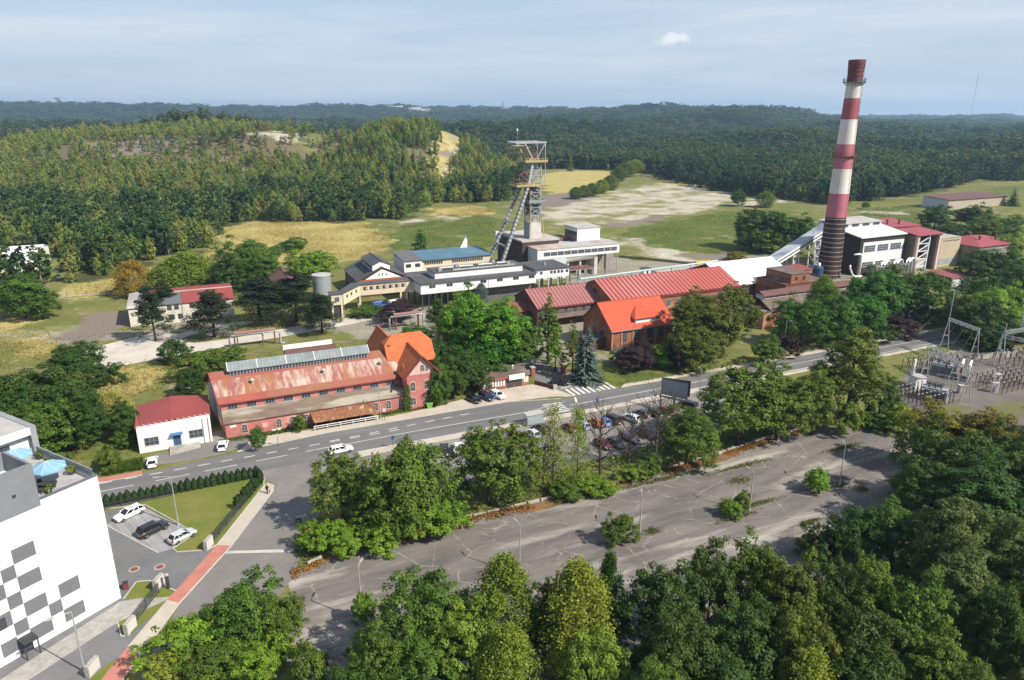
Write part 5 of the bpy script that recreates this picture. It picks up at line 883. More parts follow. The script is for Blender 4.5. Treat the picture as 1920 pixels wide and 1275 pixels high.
TREES=[
('bush', -37.9, 69.6, 6, 9.2, 'lime', 'sprawling light green bush left of the bleached dead stem'),
('broad', -32.1, 72.5, 9, 9.4, 'md', 'bushy green tree beside the red paved crossing with a bleached stem showing'),
('broad', -27.9, 71.7, 7, 6.3, 'md', 'rounded green tree at the cracked corner of the old parking lot'),
('bush', -33.7, 66.4, 5, 7.7, 'md', 'low green bush in front of the bushy tree by the red crossing'),
('bush', -39.0, 65.9, 4, 5.4, 'lt', 'small bush at the bottom edge right of the red path'),
('bush', -28.5, 67.3, 5, 6.6, 'lime', 'bright green bush beside the patch of rusty dry ground'),
('bush', -22.7, 65.2, 6, 5.5, 'md', 'dense green bush on the near edge of the old lot, left of a taller tree'),
('broad', -16.8, 59.4, 9, 5.9, 'dk', 'dark green tree half cut by the bottom edge below the lot lamp'),
('broad', -14.6, 62.6, 11, 6.6, 'md', 'medium green tree nearest the lot, left of the big leafy clump'),
('broad', -9.5, 68.0, 13, 11.0, 'md', 'broad green tree with full rounded crown beside the round tar patch'),
('birch', -0.9, 67.6, 16, 7.1, 'yl', 'tall yellowish tree with narrow tip overlapping the lot lamp'),
('broad', -4.6, 64.3, 12, 8.4, 'lt', 'leafy yellow green crown below the tall narrow tree'),
('broad', -10.1, 62.6, 10, 8.3, 'md', 'green crown at the bottom edge below the broad tree'),
('birch', -0.3, 60.9, 12, 5.9, 'lt', 'yellow green crown at the bottom edge under the narrow tall tree'),
('broad', 3.8, 67.0, 13, 4.6, 'dk', 'dark slim crown between two yellow green trees at the lot edge'),
('birch', 7.2, 66.2, 16, 7.8, 'lt', 'light green tall tree with drooping upper branches, middle of the bottom row'),
('birch', 11.1, 69.6, 15, 3.5, 'dk', 'thin grey green weeping tree behind the light green tall one'),
('broad', 8.7, 60.2, 12, 6.9, 'lt', 'light green crown filling the bottom edge below the drooping tree'),
('broad', 16.5, 66.6, 15, 9.6, 'fdk', 'big dark maple at the near edge of the lot, left end of the dark grove'),
('broad', 23.1, 70.5, 15, 7.7, 'fdk', 'dark maple second from the left in the near grove'),
('broad', 28.6, 71.5, 15, 8.4, 'fol', 'maple with olive brown crown top in the near grove'),
('broad', 31.9, 68.1, 15, 7.5, 'fol', 'olive maple with rusty leaf tips in the middle of the near grove'),
('broad', 36.3, 68.1, 15, 6.3, 'fdk', 'dark maple behind the olive ones, facing the cracked lot corner'),
('broad', 40.4, 68.6, 15, 6.9, 'fmd', 'fresh green maple with layered leaves right of the olive ones'),
('broad', 43.4, 64.3, 15, 8.2, 'fmd', 'round sunlit maple at the right end of the near grove'),
('broad', 17.7, 60.1, 14, 8.8, 'fdk', 'dark maple in the second row of the near grove, above the bottom edge'),
('broad', 24.1, 61.7, 14, 9.0, 'fdk', 'deep green maple in the centre left of the near grove'),
('broad', 30.3, 60.9, 14, 8.9, 'fol', 'olive green maple in the very middle of the near grove'),
('broad', 36.8, 60.9, 14, 8.4, 'fdk', 'deep green maple in the centre right of the near grove'),
('broad', 43.8, 60.2, 12, 6.9, 'fmd', 'green maple beside the shaded gap on the right edge of the grove'),
('birch', 29.8, 58.2, 12, 5.7, 'lt', 'light yellow green young tree at the bottom edge inside the dark grove'),
('broad', 20.6, 56.4, 12, 7.5, 'fdk', 'dark crown cut by the bottom edge, left of the light young tree'),
('broad', 35.2, 56.8, 12, 7.6, 'fdk', 'dark crown cut by the bottom edge, right of the light young tree'),
('broad', 14.5, 56.8, 12, 6.5, 'fmd', 'green crown cut by the bottom edge at the left end of the dark grove'),
('broad', 46.0, 56.9, 10, 6.1, 'fmd', 'green crown at the bottom right corner'),
('broad', 54.2, 87.9, 10, 8.0, 'md', 'green locust tree at the shaded east side of the old lot'),
('broad', 49.3, 88.1, 9, 8.8, 'dk', 'dark locust tree overhanging the lower right of the old lot'),
('bush', 44.7, 88.8, 6, 6.8, 'dk', 'dark green bush at the lower right lot edge beside a thin post'),
('broad', 58.4, 82.4, 14, 11.5, 'gr', 'grey green round tree on the right above the near grove'),
('broad', 62.5, 79.2, 14, 7.9, 'gr', 'grey green tree against the right edge, above the shaded gap'),
('broad', 53.9, 72.6, 13, 9.2, 'gr', 'grey green tree below the round one on the right'),
('broad', 54.1, 66.6, 13, 6.3, 'dk', 'dark tree at the right edge beside the shaded gap'),
('birch', 60.9, 73.4, 8, 3.8, 'lt', 'slender light tree in the shaded gap on the right edge'),
('broad', 76.7, 115.9, 13, 11.0, 'rs', 'tree with a rust orange top below the substation yard'),
('broad', 82.7, 113.6, 13, 10.8, 'rs', 'rusty topped tree on the right below the substation, beside the bigger dark one'),
('broad', 80.3, 104.8, 14, 8.4, 'dk', 'dark tree at the right edge below the substation'),
('broad', 70.5, 102.8, 14, 12.4, 'dk', 'large dark green tree right of the far lot corner'),
('broad', 63.6, 95.9, 12, 8.6, 'dk', 'dark green tree whose shadow covers the east end of the lot'),
('broad', 69.2, 92.9, 14, 11.3, 'dk', 'very dark dense tree on the right, above the grey green ones'),
('bush', 66.4, 105.6, 5, 5.2, 'lt', 'yellow green bush at the east edge of the old lot'),
('horse', -26.4, 98.3, 12.5, 9.6, 'ol', 'olive leafed tree at the left end of the row beside the side street'),
('horse', -15.7, 98.3, 14.5, 12.6, 'ol', 'large round olive tree with full crown beside the first one in the row'),
('horse', -21.0, 97.6, 11.1, 8.8, 'ol', 'olive tree squeezed between the two larger ones at the row start'),
('bush', -28.2, 91.8, 5, 7.0, 'lime', 'bright green shrub at the street corner under the olive trees'),
('bush', -24.2, 91.3, 4, 6.2, 'lime', 'bright green shrub second from the street corner'),
('bush', -20.1, 92.6, 4.5, 6.3, 'lime', 'bright green shrub on the kerb under the big olive tree'),
('bush', -13.7, 95.4, 6, 7.2, 'lime', 'fresh green shrub with broad leaves right of the big olive tree'),
('bush', -9.9, 97.9, 5, 4.9, 'lime', 'small fresh green shrub at the right end of the shrub line'),
('horse', -3.8, 104.8, 14.5, 10.9, 'ol', 'olive green tree with two tops in the middle of the row'),
('horse', 0.9, 106.5, 13.2, 8.5, 'ol', 'olive green tree leaning right beside the two topped one'),
('thin', 7.0, 108.2, 16.2, 5.1, 'lt', 'thin yellow leaved tree with see-through crown in front of parked cars'),
('thin', 11.1, 110.1, 14.5, 5.2, 'lt', 'slender half bare yellow green tree next to the red brown car'),
('bare', 5.4, 110.1, 11.6, 6.2, 'bk', 'leafless brown tree left of the thin yellow trees'),
('bare', 15.3, 111.9, 17.1, 7.0, 'bk', 'tall leafless tree in front of the blue parked car'),
('bare', 20.8, 114.8, 14.9, 7.2, 'bk', 'forked leafless tree in the middle of the car park row'),
('bare', 26.1, 116.8, 17.1, 8.2, 'bk', 'leafless tree with a bushy twiggy top near the billboard'),
('broad', 32.2, 118.9, 11.2, 9.5, 'md', 'conical green tree right of the billboard'),
('bush', 14.5, 108.3, 3, 5.4, 'lime', 'bright green bush on the verge under the bare trees'),
('bush', 21.6, 113.2, 3, 4.7, 'lt', 'light green bush between bare trunks on the verge'),
('bush', 24.1, 114.3, 4, 4.7, 'md', 'green bush on the verge left of the conical tree'),
('bush', 9.0, 107.4, 3, 5.4, 'md', 'green bush at the foot of the thin yellow trees'),
('horse', 44.1, 126.7, 16.9, 13.8, 'ol', 'large olive tree right of the car park, broadest of the row'),
('horse', 52.2, 129.1, 15.2, 11.1, 'ol', 'olive tree in the middle of the right hand clump'),
('horse', 60.0, 131.5, 14.3, 9.2, 'ol', 'olive tree at the right end of the clump beside a yellow shrub'),
('horse', 70.0, 138.0, 19.7, 13.7, 'fol', 'tallest dark tree with bronze tinged top beside the substation'),
('broad', 76.8, 138.0, 10.8, 6.5, 'dk', 'dark green tree leaning on the tallest one next to the substation'),
('bush', 67.5, 131.5, 7.0, 5.3, 'yl', 'yellowish small tree at the far corner of the old lot'),
('bush', 78.2, 132.8, 5.9, 5.3, 'lime', 'light green shrub left of the substation fence'),
('bush', 74.4, 134.1, 3.6, 5.4, 'md', 'green shrub at the foot of the tallest tree'),
('bush', 16.3, 93.5, 4.9, 4.3, 'md', 'bush growing from the cracked lot beside a lamp post, leftmost of the lot bushes'),
('bush', 52.2, 109.1, 4.1, 4.2, 'lime', 'round bright bush standing alone on the lot left of a leaning post'),
('bush', 37.5, 102.6, 3.9, 2.6, 'yl', 'small yellow weed clump at the foot of a lot post'),
('bush', 35.1, 101.0, 3.2, 3.1, 'lime', 'low green weed clump left of the yellow one on the lot'),
('bush', -18.7, 75.6, 5.0, 2.9, 'lime', 'slim bush round the foot of the nearest lot lamp'),
('bush', 75.0, 119.3, 5.4, 1.9, 'yl', 'thin ivy clad stump at the far east end of the lot'),
('chest', -11.7, 179.9, 17, 15.0, 'br', 'bright green chestnut tree left part of the big group behind the lodge'),
('chest', -2.6, 170.5, 18, 14.2, 'br', 'largest bright green chestnut directly behind the lodge'),
('chest', 2.0, 169.9, 13, 9.1, 'dkbr', 'shaded green chestnut on the right side of the big group'),
('chest', -7.2, 167.4, 11, 14.2, 'dkbr', 'green chestnut low in front of the big bright group'),
('birch', -15.3, 180.5, 15, 8.2, 'lt', 'yellow green birch on the left edge of the chestnut group'),
('broad', -18.5, 168.2, 8, 9.2, 'dk', 'dark shrubby tree between the orange roof and the chestnuts'),
('broad', -11.5, 154.0, 10, 10.8, 'dk', 'dark glossy tree beside the three cars at the lodge'),
('bush', -15.8, 147.8, 9, 5.2, 'ivy', 'ivy covered column of green at the corner of the gabled house'),
('bush', -3.3, 167.9, 6, 4.5, 'br', 'small round green tree behind the lodge roof'),
('poplar', 9.5, 175.9, 18, 8.2, 'md', 'tall columnar tree right of the chestnut group'),
('poplar', 10.8, 168.6, 12, 5.2, 'lime', 'lower light green columnar tree in front of the tall one'),
('poplar', 15.0, 167.5, 13, 5.1, 'ol', 'dark olive columnar tree beside the blue spruce'),
('spruce', 18.2, 161.0, 14, 7.7, 'bl', 'blue spruce on the lawn in front of the red brick building'),
('spruce', 16.4, 161.9, 12, 5.0, 'bl', 'smaller blue spruce tucked behind the first'),
('bush', 31.5, 170.9, 6, 9.3, 'pu', 'dark purple leaved plum in front of the brick building'),
('bush', 38.1, 173.1, 5, 6.5, 'br', 'light green round shrub between purple plums'),
('bush', 41.9, 169.2, 6, 5.3, 'pu', 'purple plum right of the light green shrub'),
('bush', 28.0, 173.9, 5, 4.1, 'bl', 'bluish green young conifer bush at the brick building corner'),
('horse', 48.6, 184.0, 17, 13.9, 'ol2', 'olive green round tree at the right end of the orange roof building'),
('horse', 61.0, 190.1, 17, 12.9, 'ol2', 'darker olive tree next to the round one'),
('horse', 52.8, 180.5, 15, 13.7, 'ol2', 'olive tree between the two larger ones, lower crown'),
('horse', 45.5, 172.0, 11, 11.9, 'ol2', 'low leafy crown in front of the olive trees by the road'),
('broad', 65.9, 173.5, 7, 6.8, 'md', 'small green tree by the brick corner pillar'),
('bush', 73.1, 179.9, 6, 5.6, 'pu', 'purple bush beside the road under the acacias'),
('acacia', 80.4, 189.9, 13, 13.0, 'dkbr', 'acacia with flat green crown left of the yellow topped one'),
('acacia', 91.2, 194.4, 14, 13.3, 'dkbr', 'acacia right of the yellow topped tree'),
('birch', 93.1, 208.0, 16, 7.8, 'yl', 'yellow topped slender tree in front of the brown hall'),
('acacia', 112.6, 213.2, 16, 17.6, 'dkbr', 'big acacia before the silver ducts'),
('acacia', 123.6, 215.5, 16, 16.2, 'dkbr', 'big acacia before the dark red shed'),
('acacia', 99.8, 197.1, 13, 12.0, 'dkbr', 'acacia lower left of the two big ones'),
('bush', 112.3, 198.6, 6, 9.2, 'pu', 'purple plum bush beside the road below the big acacias'),
('bush', 102.5, 194.1, 6, 9.0, 'dk', 'dark bush beside the road below the big acacias'),
('bush', 127.4, 211.8, 6, 8.1, 'dkbr', 'green bush near the electricity pole by the road'),
('broad', 177.7, 259.4, 14, 19.4, 'dk', 'dark tree hiding the red hipped roof'),
('broad', 160.8, 224.3, 15, 13.5, 'dk', 'dark tree at the right edge behind the substation'),
('broad', 144.6, 213.3, 14, 16.1, 'dk', 'dark tree in front of the red hipped roof, lower'),
('broad', 140.5, 199.4, 14, 15.1, 'lime', 'lit green tree at the right edge behind the substation'),
('broad', 128.6, 191.1, 13, 11.6, 'dk', 'dark tree left of the lit green one behind the substation'),
('broad', 135.2, 187.2, 8, 13.0, 'dk', 'deep shaded tree right behind the substation'),
('broad', 128.6, 188.0, 7, 10.2, 'dk', 'deep shaded tree where the road disappears'),
('pine', -101.2, 193.1, 16.1, 9.9, 'pn', 'black pine on the oval island in the concrete yard'),
('pine', -108.4, 216.2, 12, 8.5, 'pn', 'darker pine just behind the one on the island'),
('pine', -86.1, 197.1, 13.9, 14.6, 'pn', 'spreading pine in front of the two storey outbuilding'),
('pine', -76.9, 210.3, 15, 17.7, 'pn', 'large dark pine right of the outbuilding'),
('pine', -66.8, 213.2, 16, 16.8, 'pn', 'large dark pine behind the pipe bridge, left of the silo'),
('pine', -56.0, 201.2, 12, 11.5, 'pn', 'dark pine directly before the grey silo'),
('birch', -115.8, 249.9, 15, 18.7, 'lt', 'light green willow behind the outbuilding roof'),
('birch', -121.8, 247.7, 12, 11.2, 'lt', 'light green tree left of the willow behind the outbuilding'),
('broad', -99.4, 262.5, 17, 17.5, 'md', 'tall broad tree behind the right end of the outbuilding'),
('broad', -99.6, 246.9, 15, 11.1, 'dk', 'dark green tree left of the tall broad one'),
('broad', -89.2, 251.9, 15, 11.3, 'md', 'green tree right of the tall broad one, left of the maroon shed roof'),
('birch', -133.3, 245.5, 13, 11.4, 'or', 'golden orange autumn tree on the dry meadow edge'),
('broad', -79.3, 273.3, 11, 15.6, 'lime', 'yellow green round tree behind the maroon shed roof'),
('broad', -153.6, 217.0, 14, 14.7, 'md', 'round green tree at the left edge beside the meadow fence'),
('broad', -147.2, 216.1, 10, 8.2, 'md', 'smaller green tree right of the round one at the left edge'),
('broad', -106.1, 163.0, 9, 10.1, 'dk', 'dark round tree below the bare gravel yard'),
('bush', -96.7, 158.8, 6, 6.9, 'dk', 'dark round bush right of the one below the gravel yard'),
('broad', -96.5, 133.5, 13, 15.7, 'dk', 'big dark tree behind the white modern building'),
('broad', -87.3, 130.2, 12, 11.3, 'dk', 'dark tree right of the big one behind the white building'),
('broad', -82.6, 126.9, 10, 8.1, 'dk', 'dark tree close to the overgrown patch behind the terrace'),
('broad', -96.7, 128.8, 12, 9.1, 'dk', 'dark tree at the left edge behind the white building'),
('broad', -87.8, 123.0, 10, 10.8, 'md', 'green tree directly behind the terrace parasol'),
('birch', -83.0, 137.1, 7, 6.6, 'cr', 'cream flowering tall shrub left of the red roofed office'),
('broad', -76.4, 129.1, 8, 6.2, 'dk', 'dark leafy tree touching the red roofed office'),
('bush', -74.3, 126.6, 4, 4.6, 'md', 'green bush at the left wall of the red roofed office'),
('bush', -73.0, 116.8, 5.0, 4.0, 'ol', 'round olive bush behind the clipped hedge patch'),
('bush', -87.0, 174.2, 6.8, 6.2, 'dk', 'dark green bush on the edge of the concrete yard'),
('bush', -76.4, 165.9, 6, 10.4, 'md', 'leafy shrub mass behind the rusty hall roof, left part'),
('bush', -70.7, 167.9, 6, 7.9, 'md', 'leafy shrub behind the glass skylight'),
('broad', -72.8, 151.6, 7, 6.0, 'dk', 'dark tree against the left gable of the rusty hall'),
('bush', -72.4, 143.1, 4, 4.6, 'dk', 'dark bush behind the red roofed office'),
('bush', -48.7, 124.4, 5, 2.6, 'ivy', 'dark climbing bush on the front of the pink hall'),
('bush', -43.1, 133.1, 4, 2.4, 'ivy', 'climber on the pink hall left of the rusty canopy'),
('poplar', -40.8, 316.2, 13, 8.0, 'dkbr', 'lone dark conical tree behind the blue roofed building'),
('bush', -45.7, 219.4, 4, 8.4, 'md', 'green shrub under the cream covered bridge'),
('bush', -35.6, 215.0, 6, 11.5, 'pu', 'dark purple shrub under the cream covered bridge'),
('pine', -21.4, 198.9, 11, 7.6, 'dk', 'scraggly dark pine left of the bright chestnut group'),
('bush', -27.4, 195.6, 4, 7.6, 'md', 'green shrub behind the orange roofed house'),
('birch', -10.3, 231.9, 8, 4.2, 'bl', 'grey green slim conifer before the white panel building'),
('bush', -106.5, 318.4, 5, 7.2, 'md', 'dark shrub on the dry meadow, left of a pair'),
('bush', -102.6, 334.0, 6, 12.5, 'md', 'larger dark shrub on the dry meadow'),
('broad', 114.1, 339.0, 19, 14.9, 'dk', 'dark tree at the left of the clump on the green field left of the chimney'),
('broad', 120.8, 329.4, 19, 14.5, 'dk', 'dark tree in the middle of the clump left of the chimney'),
('broad', 130.8, 326.3, 17, 14.4, 'dk', 'dark tree at the right of the clump left of the chimney'),
('broad', 115.1, 328.9, 13, 17.0, 'md', 'green tree low in front of the field clump'),
('broad', 156.6, 499.5, 11, 10.2, 'dk', 'single dark tree on the pale sandy track'),
('birch', 172.9, 492.5, 11, 10.8, 'yl', 'single yellowish tree beside the sandy track'),
('bush', 236.8, 482.7, 5, 5.0, 'yl', 'tiny yellow tree alone on the green field behind the chimney'),
('birch', 99.9, 686.7, 13, 13.9, 'md', 'mid green slim tree in the small row by the sand flat'),
('birch', 129.9, 772.1, 14, 16.7, 'lt', 'light green slim tree where the small row joins the forest'),
('birch', 71.4, 581.3, 11, 10.2, 'lt', 'light green slim tree low in the small row by the sand flat'),
('birch', 54.8, 554.2, 9, 8.9, 'ol', 'slim olive tree between the two lowest trees of the small row'),
('birch', 114.0, 730.6, 14, 18.0, 'ol', 'olive tree at the near tip of the forest by the sand flat'),
('birch', 82.3, 609.6, 12, 12.4, 'ol', 'olive tree left of the forest tip by the sand flat'),
('birch', 61.6, 560.6, 10, 9.8, 'md', 'green tree at the left end of the trees by the sand flat'),
('birch', 47.7, 542.0, 9, 9.5, 'md', 'low green tree right of the pit tower'),
('spruce', 63.5, 798.0, 18, 9.2, 'yl', 'slim pale conical tree right of the pit tower top'),
('bush', 98.3, 310.8, 4, 7.0, 'rs', 'round rusty red bush heap behind the white roof'),
('broad', 235.1, 397.8, 13, 14.6, 'dk', 'dark tree before the distant grey shed'),
('broad', 255.7, 397.8, 13, 17.5, 'dk', 'dark tree right before the distant shed'),
('broad', 242.7, 355.4, 13, 18.4, 'md', 'green tree at the right edge left of a yellow bush'),
('broad', 207.4, 335.6, 12, 14.9, 'dk', 'dark tree behind the concrete block of the boiler works'),
('broad', 233.5, 353.1, 12, 15.7, 'md', 'green tree behind the red hipped roof'),
('broad', 214.5, 305.0, 12, 11.3, 'lime', 'yellow green tree at the right edge above the hipped roof'),
('spruce', 346.8, 500.3, 12, 9.5, 'dk', 'dark pointed tree on the right near the distant shed'),
]

# ------------------------------------------------------------------ vegetation
TINT = {'dk':(.032,.062,.016),'md':(.055,.095,.020),'lt':(.115,.150,.030),'lime':(.095,.160,.022),'yl':(.085,.125,.024),'or':(.27,.18,.03),'ol':(.070,.100,.020),'ol2':(.060,.078,.016),
        'fdk':(.036,.060,.017),'fol':(.066,.086,.018),'fmd':(.060,.100,.020),'gr':(.060,.088,.034),'rs':(.10,.095,.022),'br':(.062,.145,.014),'dkbr':(.036,.085,.014),'bl':(.10,.145,.125),
        'pu':(.045,.026,.030),'pn':(.032,.050,.022),'cr':(.20,.19,.08),'ivy':(.05,.09,.018),'bk':(.07,.065,.03)}
TINT = {k: (v[0]*1.85, v[1]*1.76, v[2]*1.2) if k not in ('pu','bl','pn','or') else tuple(1.15*x for x in v) for k, v in TINT.items()}
def leaf_mesh(name, cen, nor, size, tone, aspect=.62, along=None):
    """many small folded leaf clumps, one rhombus each"""
    n = len(cen); nor = nor/np.maximum(np.linalg.norm(nor, axis=1, keepdims=True), 1e-6)
    r = rng.normal(size=(n,3)) if along is None else along
    t1 = r - nor*np.sum(r*nor, 1, keepdims=True); t1 /= np.maximum(np.linalg.norm(t1, axis=1, keepdims=True), 1e-6); t2 = np.cross(nor, t1)
    s = size[:,None]; k = s*aspect
    vs = np.stack([cen-t1*s, cen+t2*k+nor*s*.22, cen+t1*s, cen-t2*k+nor*s*.22], 1).reshape(-1,3)
    me = bpy.data.meshes.new(name); me.vertices.add(4*n); me.vertices.foreach_set('co', vs.ravel().astype(np.float32)); me.loops.add(4*n); me.loops.foreach_set('vertex_index', np.arange(4*n))
    me.polygons.add(n); me.polygons.foreach_set('loop_start', np.arange(0,4*n,4)); me.polygons.foreach_set('loop_total', np.full(n,4)); me.update()
    a = me.attributes.new('tone', 'FLOAT', 'FACE'); a.data.foreach_set('value', np.clip(tone,0,1).astype(np.float32)); me.materials.append(leaf); return me
def rdir(n): d = rng.normal(size=(n,3)); return d/np.linalg.norm(d, axis=1, keepdims=True)
def broad_crown(name, H=14., Wd=10., lobes=46, per=170, leafs=.27, base=.06, flat=.8, top=1.0, ragged=.15, shape=None):
    """lobed crown: clumps on the outside of an uneven envelope, dark gaps between them"""
    C_, N_, S_, T_ = [], [], [], []
    zc = H*(base+1)/2; hz = H*(1-base)/2; ph = rng.uniform(0, 6.28, 4)
    bigs = [rdir(1)[0] for _ in range(9)]                       # main limbs carry fuller masses, hollows between them
    for i in range(lobes):
        d = rdir(1)[0]
        if d[2] < -.8: d[2] *= -.8
        near_ = max(float(np.dot(d, q)) for q in bigs)
        az = math.atan2(d[1], d[0]); env = (1+ragged*math.sin(2*az+ph[0])+ragged*.6*math.sin(3*az+ph[1]+2*d[2]))*(.80+.24*max(0, near_)**2)
        rr = env*rng.uniform(.60, 1.0)**.8
        if i < lobes*.2: rr *= .55
        p = np.array([d[0]*Wd/2*rr, d[1]*Wd/2*rr, zc+d[2]*hz*rr]); s = 1
        if shape: s = shape((p[2]-H*base)/(H*(1-base))); p[0] *= s; p[1] *= s
        R0 = Wd*rng.uniform(.045, .095)*max(.55, s)
        k = int(per*(R0/(Wd*.07))**2); dd = rdir(k); dd[:,2] = np.where(dd[:,2] < -.5, -dd[:,2]*.6, dd[:,2])
        q = p+dd*np.array([1,1,flat])*R0*rng.uniform(.45, 1.2, (k,1))
        C_.append(q); out = (q-np.array([0,0,zc*.8])); out /= np.linalg.norm(out, axis=1, keepdims=True)
        N_.append(dd*.8+out*.35+rdir(k)*.6+np.array([0,0,.35])); S_.append(rng.uniform(.5, 1.35, k)*leafs); tl = rng.uniform(.2, .75); T_.append(np.clip(rng.normal(tl, .15, k), 0, 1))
    c = np.concatenate(C_); c[:,2] = np.maximum(c[:,2], .15)
    return leaf_mesh(name, c, np.concatenate(N_), np.concatenate(S_), np.concatenate(T_))
def birch_crown(name, H=14., Wd=6., strands=150, per=26, leafs=.22, base=.14):
    """loose hanging sprays along rising limbs"""
    C_, N_, T_ = [], [], []
    for i in range(strands):
        t = rng.uniform(0, 1)**.85; z = H*(base+(1-base)*t); rad = Wd/2*(math.sin(PI*min(1, (t*.86+.14)))**.7)*rng.uniform(.35, 1.08); az = rng.uniform(0, 6.28)
        top = np.array([math.cos(az)*rad, math.sin(az)*rad, z]); ln = rng.uniform(1.0, 2.6); s = rng.uniform(0, 1, per)[:,None]
        pts = top+np.array([math.cos(az)*.5, math.sin(az)*.5, -ln])*s+rng.normal(size=(per,3))*.30
        C_.append(pts); N_.append(rdir(per)+np.array([math.cos(az)*.6, math.sin(az)*.6, .5])); T_.append(np.clip(rng.normal(rng.uniform(.3, .7), .18, per), 0, 1))
    c = np.concatenate(C_); c[:,2] = np.clip(c[:,2], .3, H); return leaf_mesh(name, c, np.concatenate(N_), rng.uniform(.6, 1.3, len(c))*leafs, np.concatenate(T_))
def spruce_crown(name, H=14., Wd=5.5, whorls=26, leafs=.30, droop=.35):
    C_, N_, A_, T_ = [], [], [], []
    for w in range(whorls):
        t = w/(whorls-1); z = H*(.05+.95*t); L_ = Wd/2*(1-t)**.85*rng.uniform(.85, 1.1)+.12; nb = max(5, int(13*(1-t)+4))
        for b in range(nb):
            az = rng.uniform(0, 6.28); ll = L_*rng.uniform(.75, 1.1); k = max(4, int(ll*9)); s = np.sort(rng.uniform(.15, 1, k))[:,None]
            d = np.array([math.cos(az), math.sin(az), 0]); side = np.array([-d[1], d[0], 0])
            pts = np.array([0,0,z])+d*ll*s+side*rng.uniform(-.28, .28, (k,1))*ll*(1.1-s)+np.array([0,0,-droop*ll])*s**1.4+np.array([0,0,.18*ll])*s**3
            C_.append(pts); N_.append(np.tile([0,0,1.], (k,1))+d*.5+rdir(k)*.45); A_.append(np.tile(d, (k,1))+rdir(k)*.35); T_.append(np.clip(rng.normal(.3+.35*s[:,0], .15), 0, 1))
    c = np.concatenate(C_); return leaf_mesh(name, c, np.concatenate(N_), rng.uniform(.7, 1.2, len(c))*leafs, np.concatenate(T_), .42, np.concatenate(A_))
def pine_crown(name, H=14., Wd=8., pads=52, per=90, leafs=.25):
    C_, N_, T_ = [], [], []
    for i in range(pads):
        t = rng.uniform(0, 1)**.9; z = H*(.20+.78*t); L_ = Wd/2*(1-t*.86)**.8*rng.uniform(.35, 1.08); az = rng.uniform(0, 6.28); R0 = Wd*rng.uniform(.10, .18)*(1.15-.5*t)
        p = np.array([math.cos(az)*L_, math.sin(az)*L_, z]); dd = rdir(per); q = p+dd*np.array([1,1,.45])*R0*rng.uniform(.6, 1.1, (per,1))
        C_.append(q); N_.append(dd*.5+rdir(per)*.6+np.array([0,0,.6])); T_.append(np.clip(rng.normal(rng.uniform(.25, .65), .17, per), 0, 1))
    c = np.concatenate(C_); return leaf_mesh(name, c, np.concatenate(N_), rng.uniform(.6, 1.2, len(c))*leafs, np.concatenate(T_), .4)
def thin_crown(name, H=14., Wd=6., n=900, lf=.15):
    C_ = []
    for i in range(60):
        t = rng.uniform(.15, 1); az = rng.uniform(0, 6.28); rad = Wd/2*math.sin(PI*(t*.8+.2))*rng.uniform(.2, 1); C_.append(np.array([math.cos(az)*rad, math.sin(az)*rad, H*t])+rng.normal(size=(n//60,3))*.55)
    c = np.concatenate(C_); return leaf_mesh(name, c, rdir(len(c))+np.array([0,0,.5]), rng.uniform(.6, 1.3, len(c))*lf, rng.uniform(.2, .9, len(c)))
def branches(name, H, Wd, m, r0=.2, levels=1, spread=.75, nl=7, lean=0.0, twigs=False):
    """tapered trunk with rising limbs"""
    mb = MB()
    ax = [Vector((lean*t*t*2+.10*math.sin(5*t+nl), .12*math.sin(4*t), H*.93*t)) for t in (0, .12, .3, .5, .7, .88, 1)]
    mb.tube(ax, [r0*k for k in (1.25, 1, .82, .6, .4, .2, .06)], 7)
    def limb(p, d, ln, r, lv):
        q = p+d*ln*.5+Vector((0,0,ln*.08)); e = p+d*ln+Vector((0,0,ln*.25)); mb.tube([p, q, e], [r, r*.65, r*.15], 5)
        if lv > 0:
            for k in range(3 if not twigs else 4):
                d2 = (d+Vector(rdir(1)[0])*.75+Vector((0,0,.35))).normalized(); limb(p.lerp(e, random.uniform(.35, .95)), d2, ln*random.uniform(.4, .65), r*.5, lv-1)
    for i in range(nl):
        t = .25+.62*i/nl; a = i*2.4+random.random(); p = Vector((lean*t*t*2, 0, H*.93*t)); d = Vector((math.cos(a), math.sin(a), random.uniform(.4, .9))).normalized()
        limb(p, d, Wd/2*spread*random.uniform(.6, 1.0)*(1.1-.55*t), r0*(.55-.35*t), levels)
    return mb.mesh(name, m, True)
PROTO = {}
def proto(kind, crowns, trunk, H, Wd): PROTO[kind] = (crowns, trunk, H, Wd)
oval = lambda t: .62+.75*math.sin(PI*min(max(t, 0), 1)*.85+.35)*.55
proto('broad', [broad_crown('crown', lobes=270, per=75, leafs=.175) for _ in range(4)], [branches('trunk', 14, 10, bark, .24, 1)], 14, 10)
proto('horse', [broad_crown('crown', lobes=270, per=75, leafs=.175, base=.10, ragged=.2, shape=lambda t: 1.10-.35*max(t,0)) for _ in range(3)], [branches('trunk', 14, 10, bark, .26, 1)], 14, 10)
proto('chest', [broad_crown('crown', lobes=260, per=70, leafs=.19, base=.08, ragged=.1) for _ in range(3)], [branches('trunk', 14, 10, bark, .3, 1)], 14, 10)
proto('acacia', [broad_crown('crown', lobes=230, per=75, leafs=.17, base=.08, flat=.6, ragged=.2) for _ in range(2)], [branches('trunk', 14, 10, bark, .24, 1)], 14, 10)
proto('birch', [birch_crown('crown', strands=330, per=46, leafs=.145) for _ in range(3)], [branches('trunk', 14, 6, birchbark, .15, 1)], 14, 6)
proto('poplar', [broad_crown('crown', Wd=5, lobes=270, per=40, leafs=.14, base=.03, ragged=.1, shape=lambda t: 1.15-.7*max(t,0)) for _ in range(2)], [branches('trunk', 14, 3, bark, .2, 0)], 14, 5)
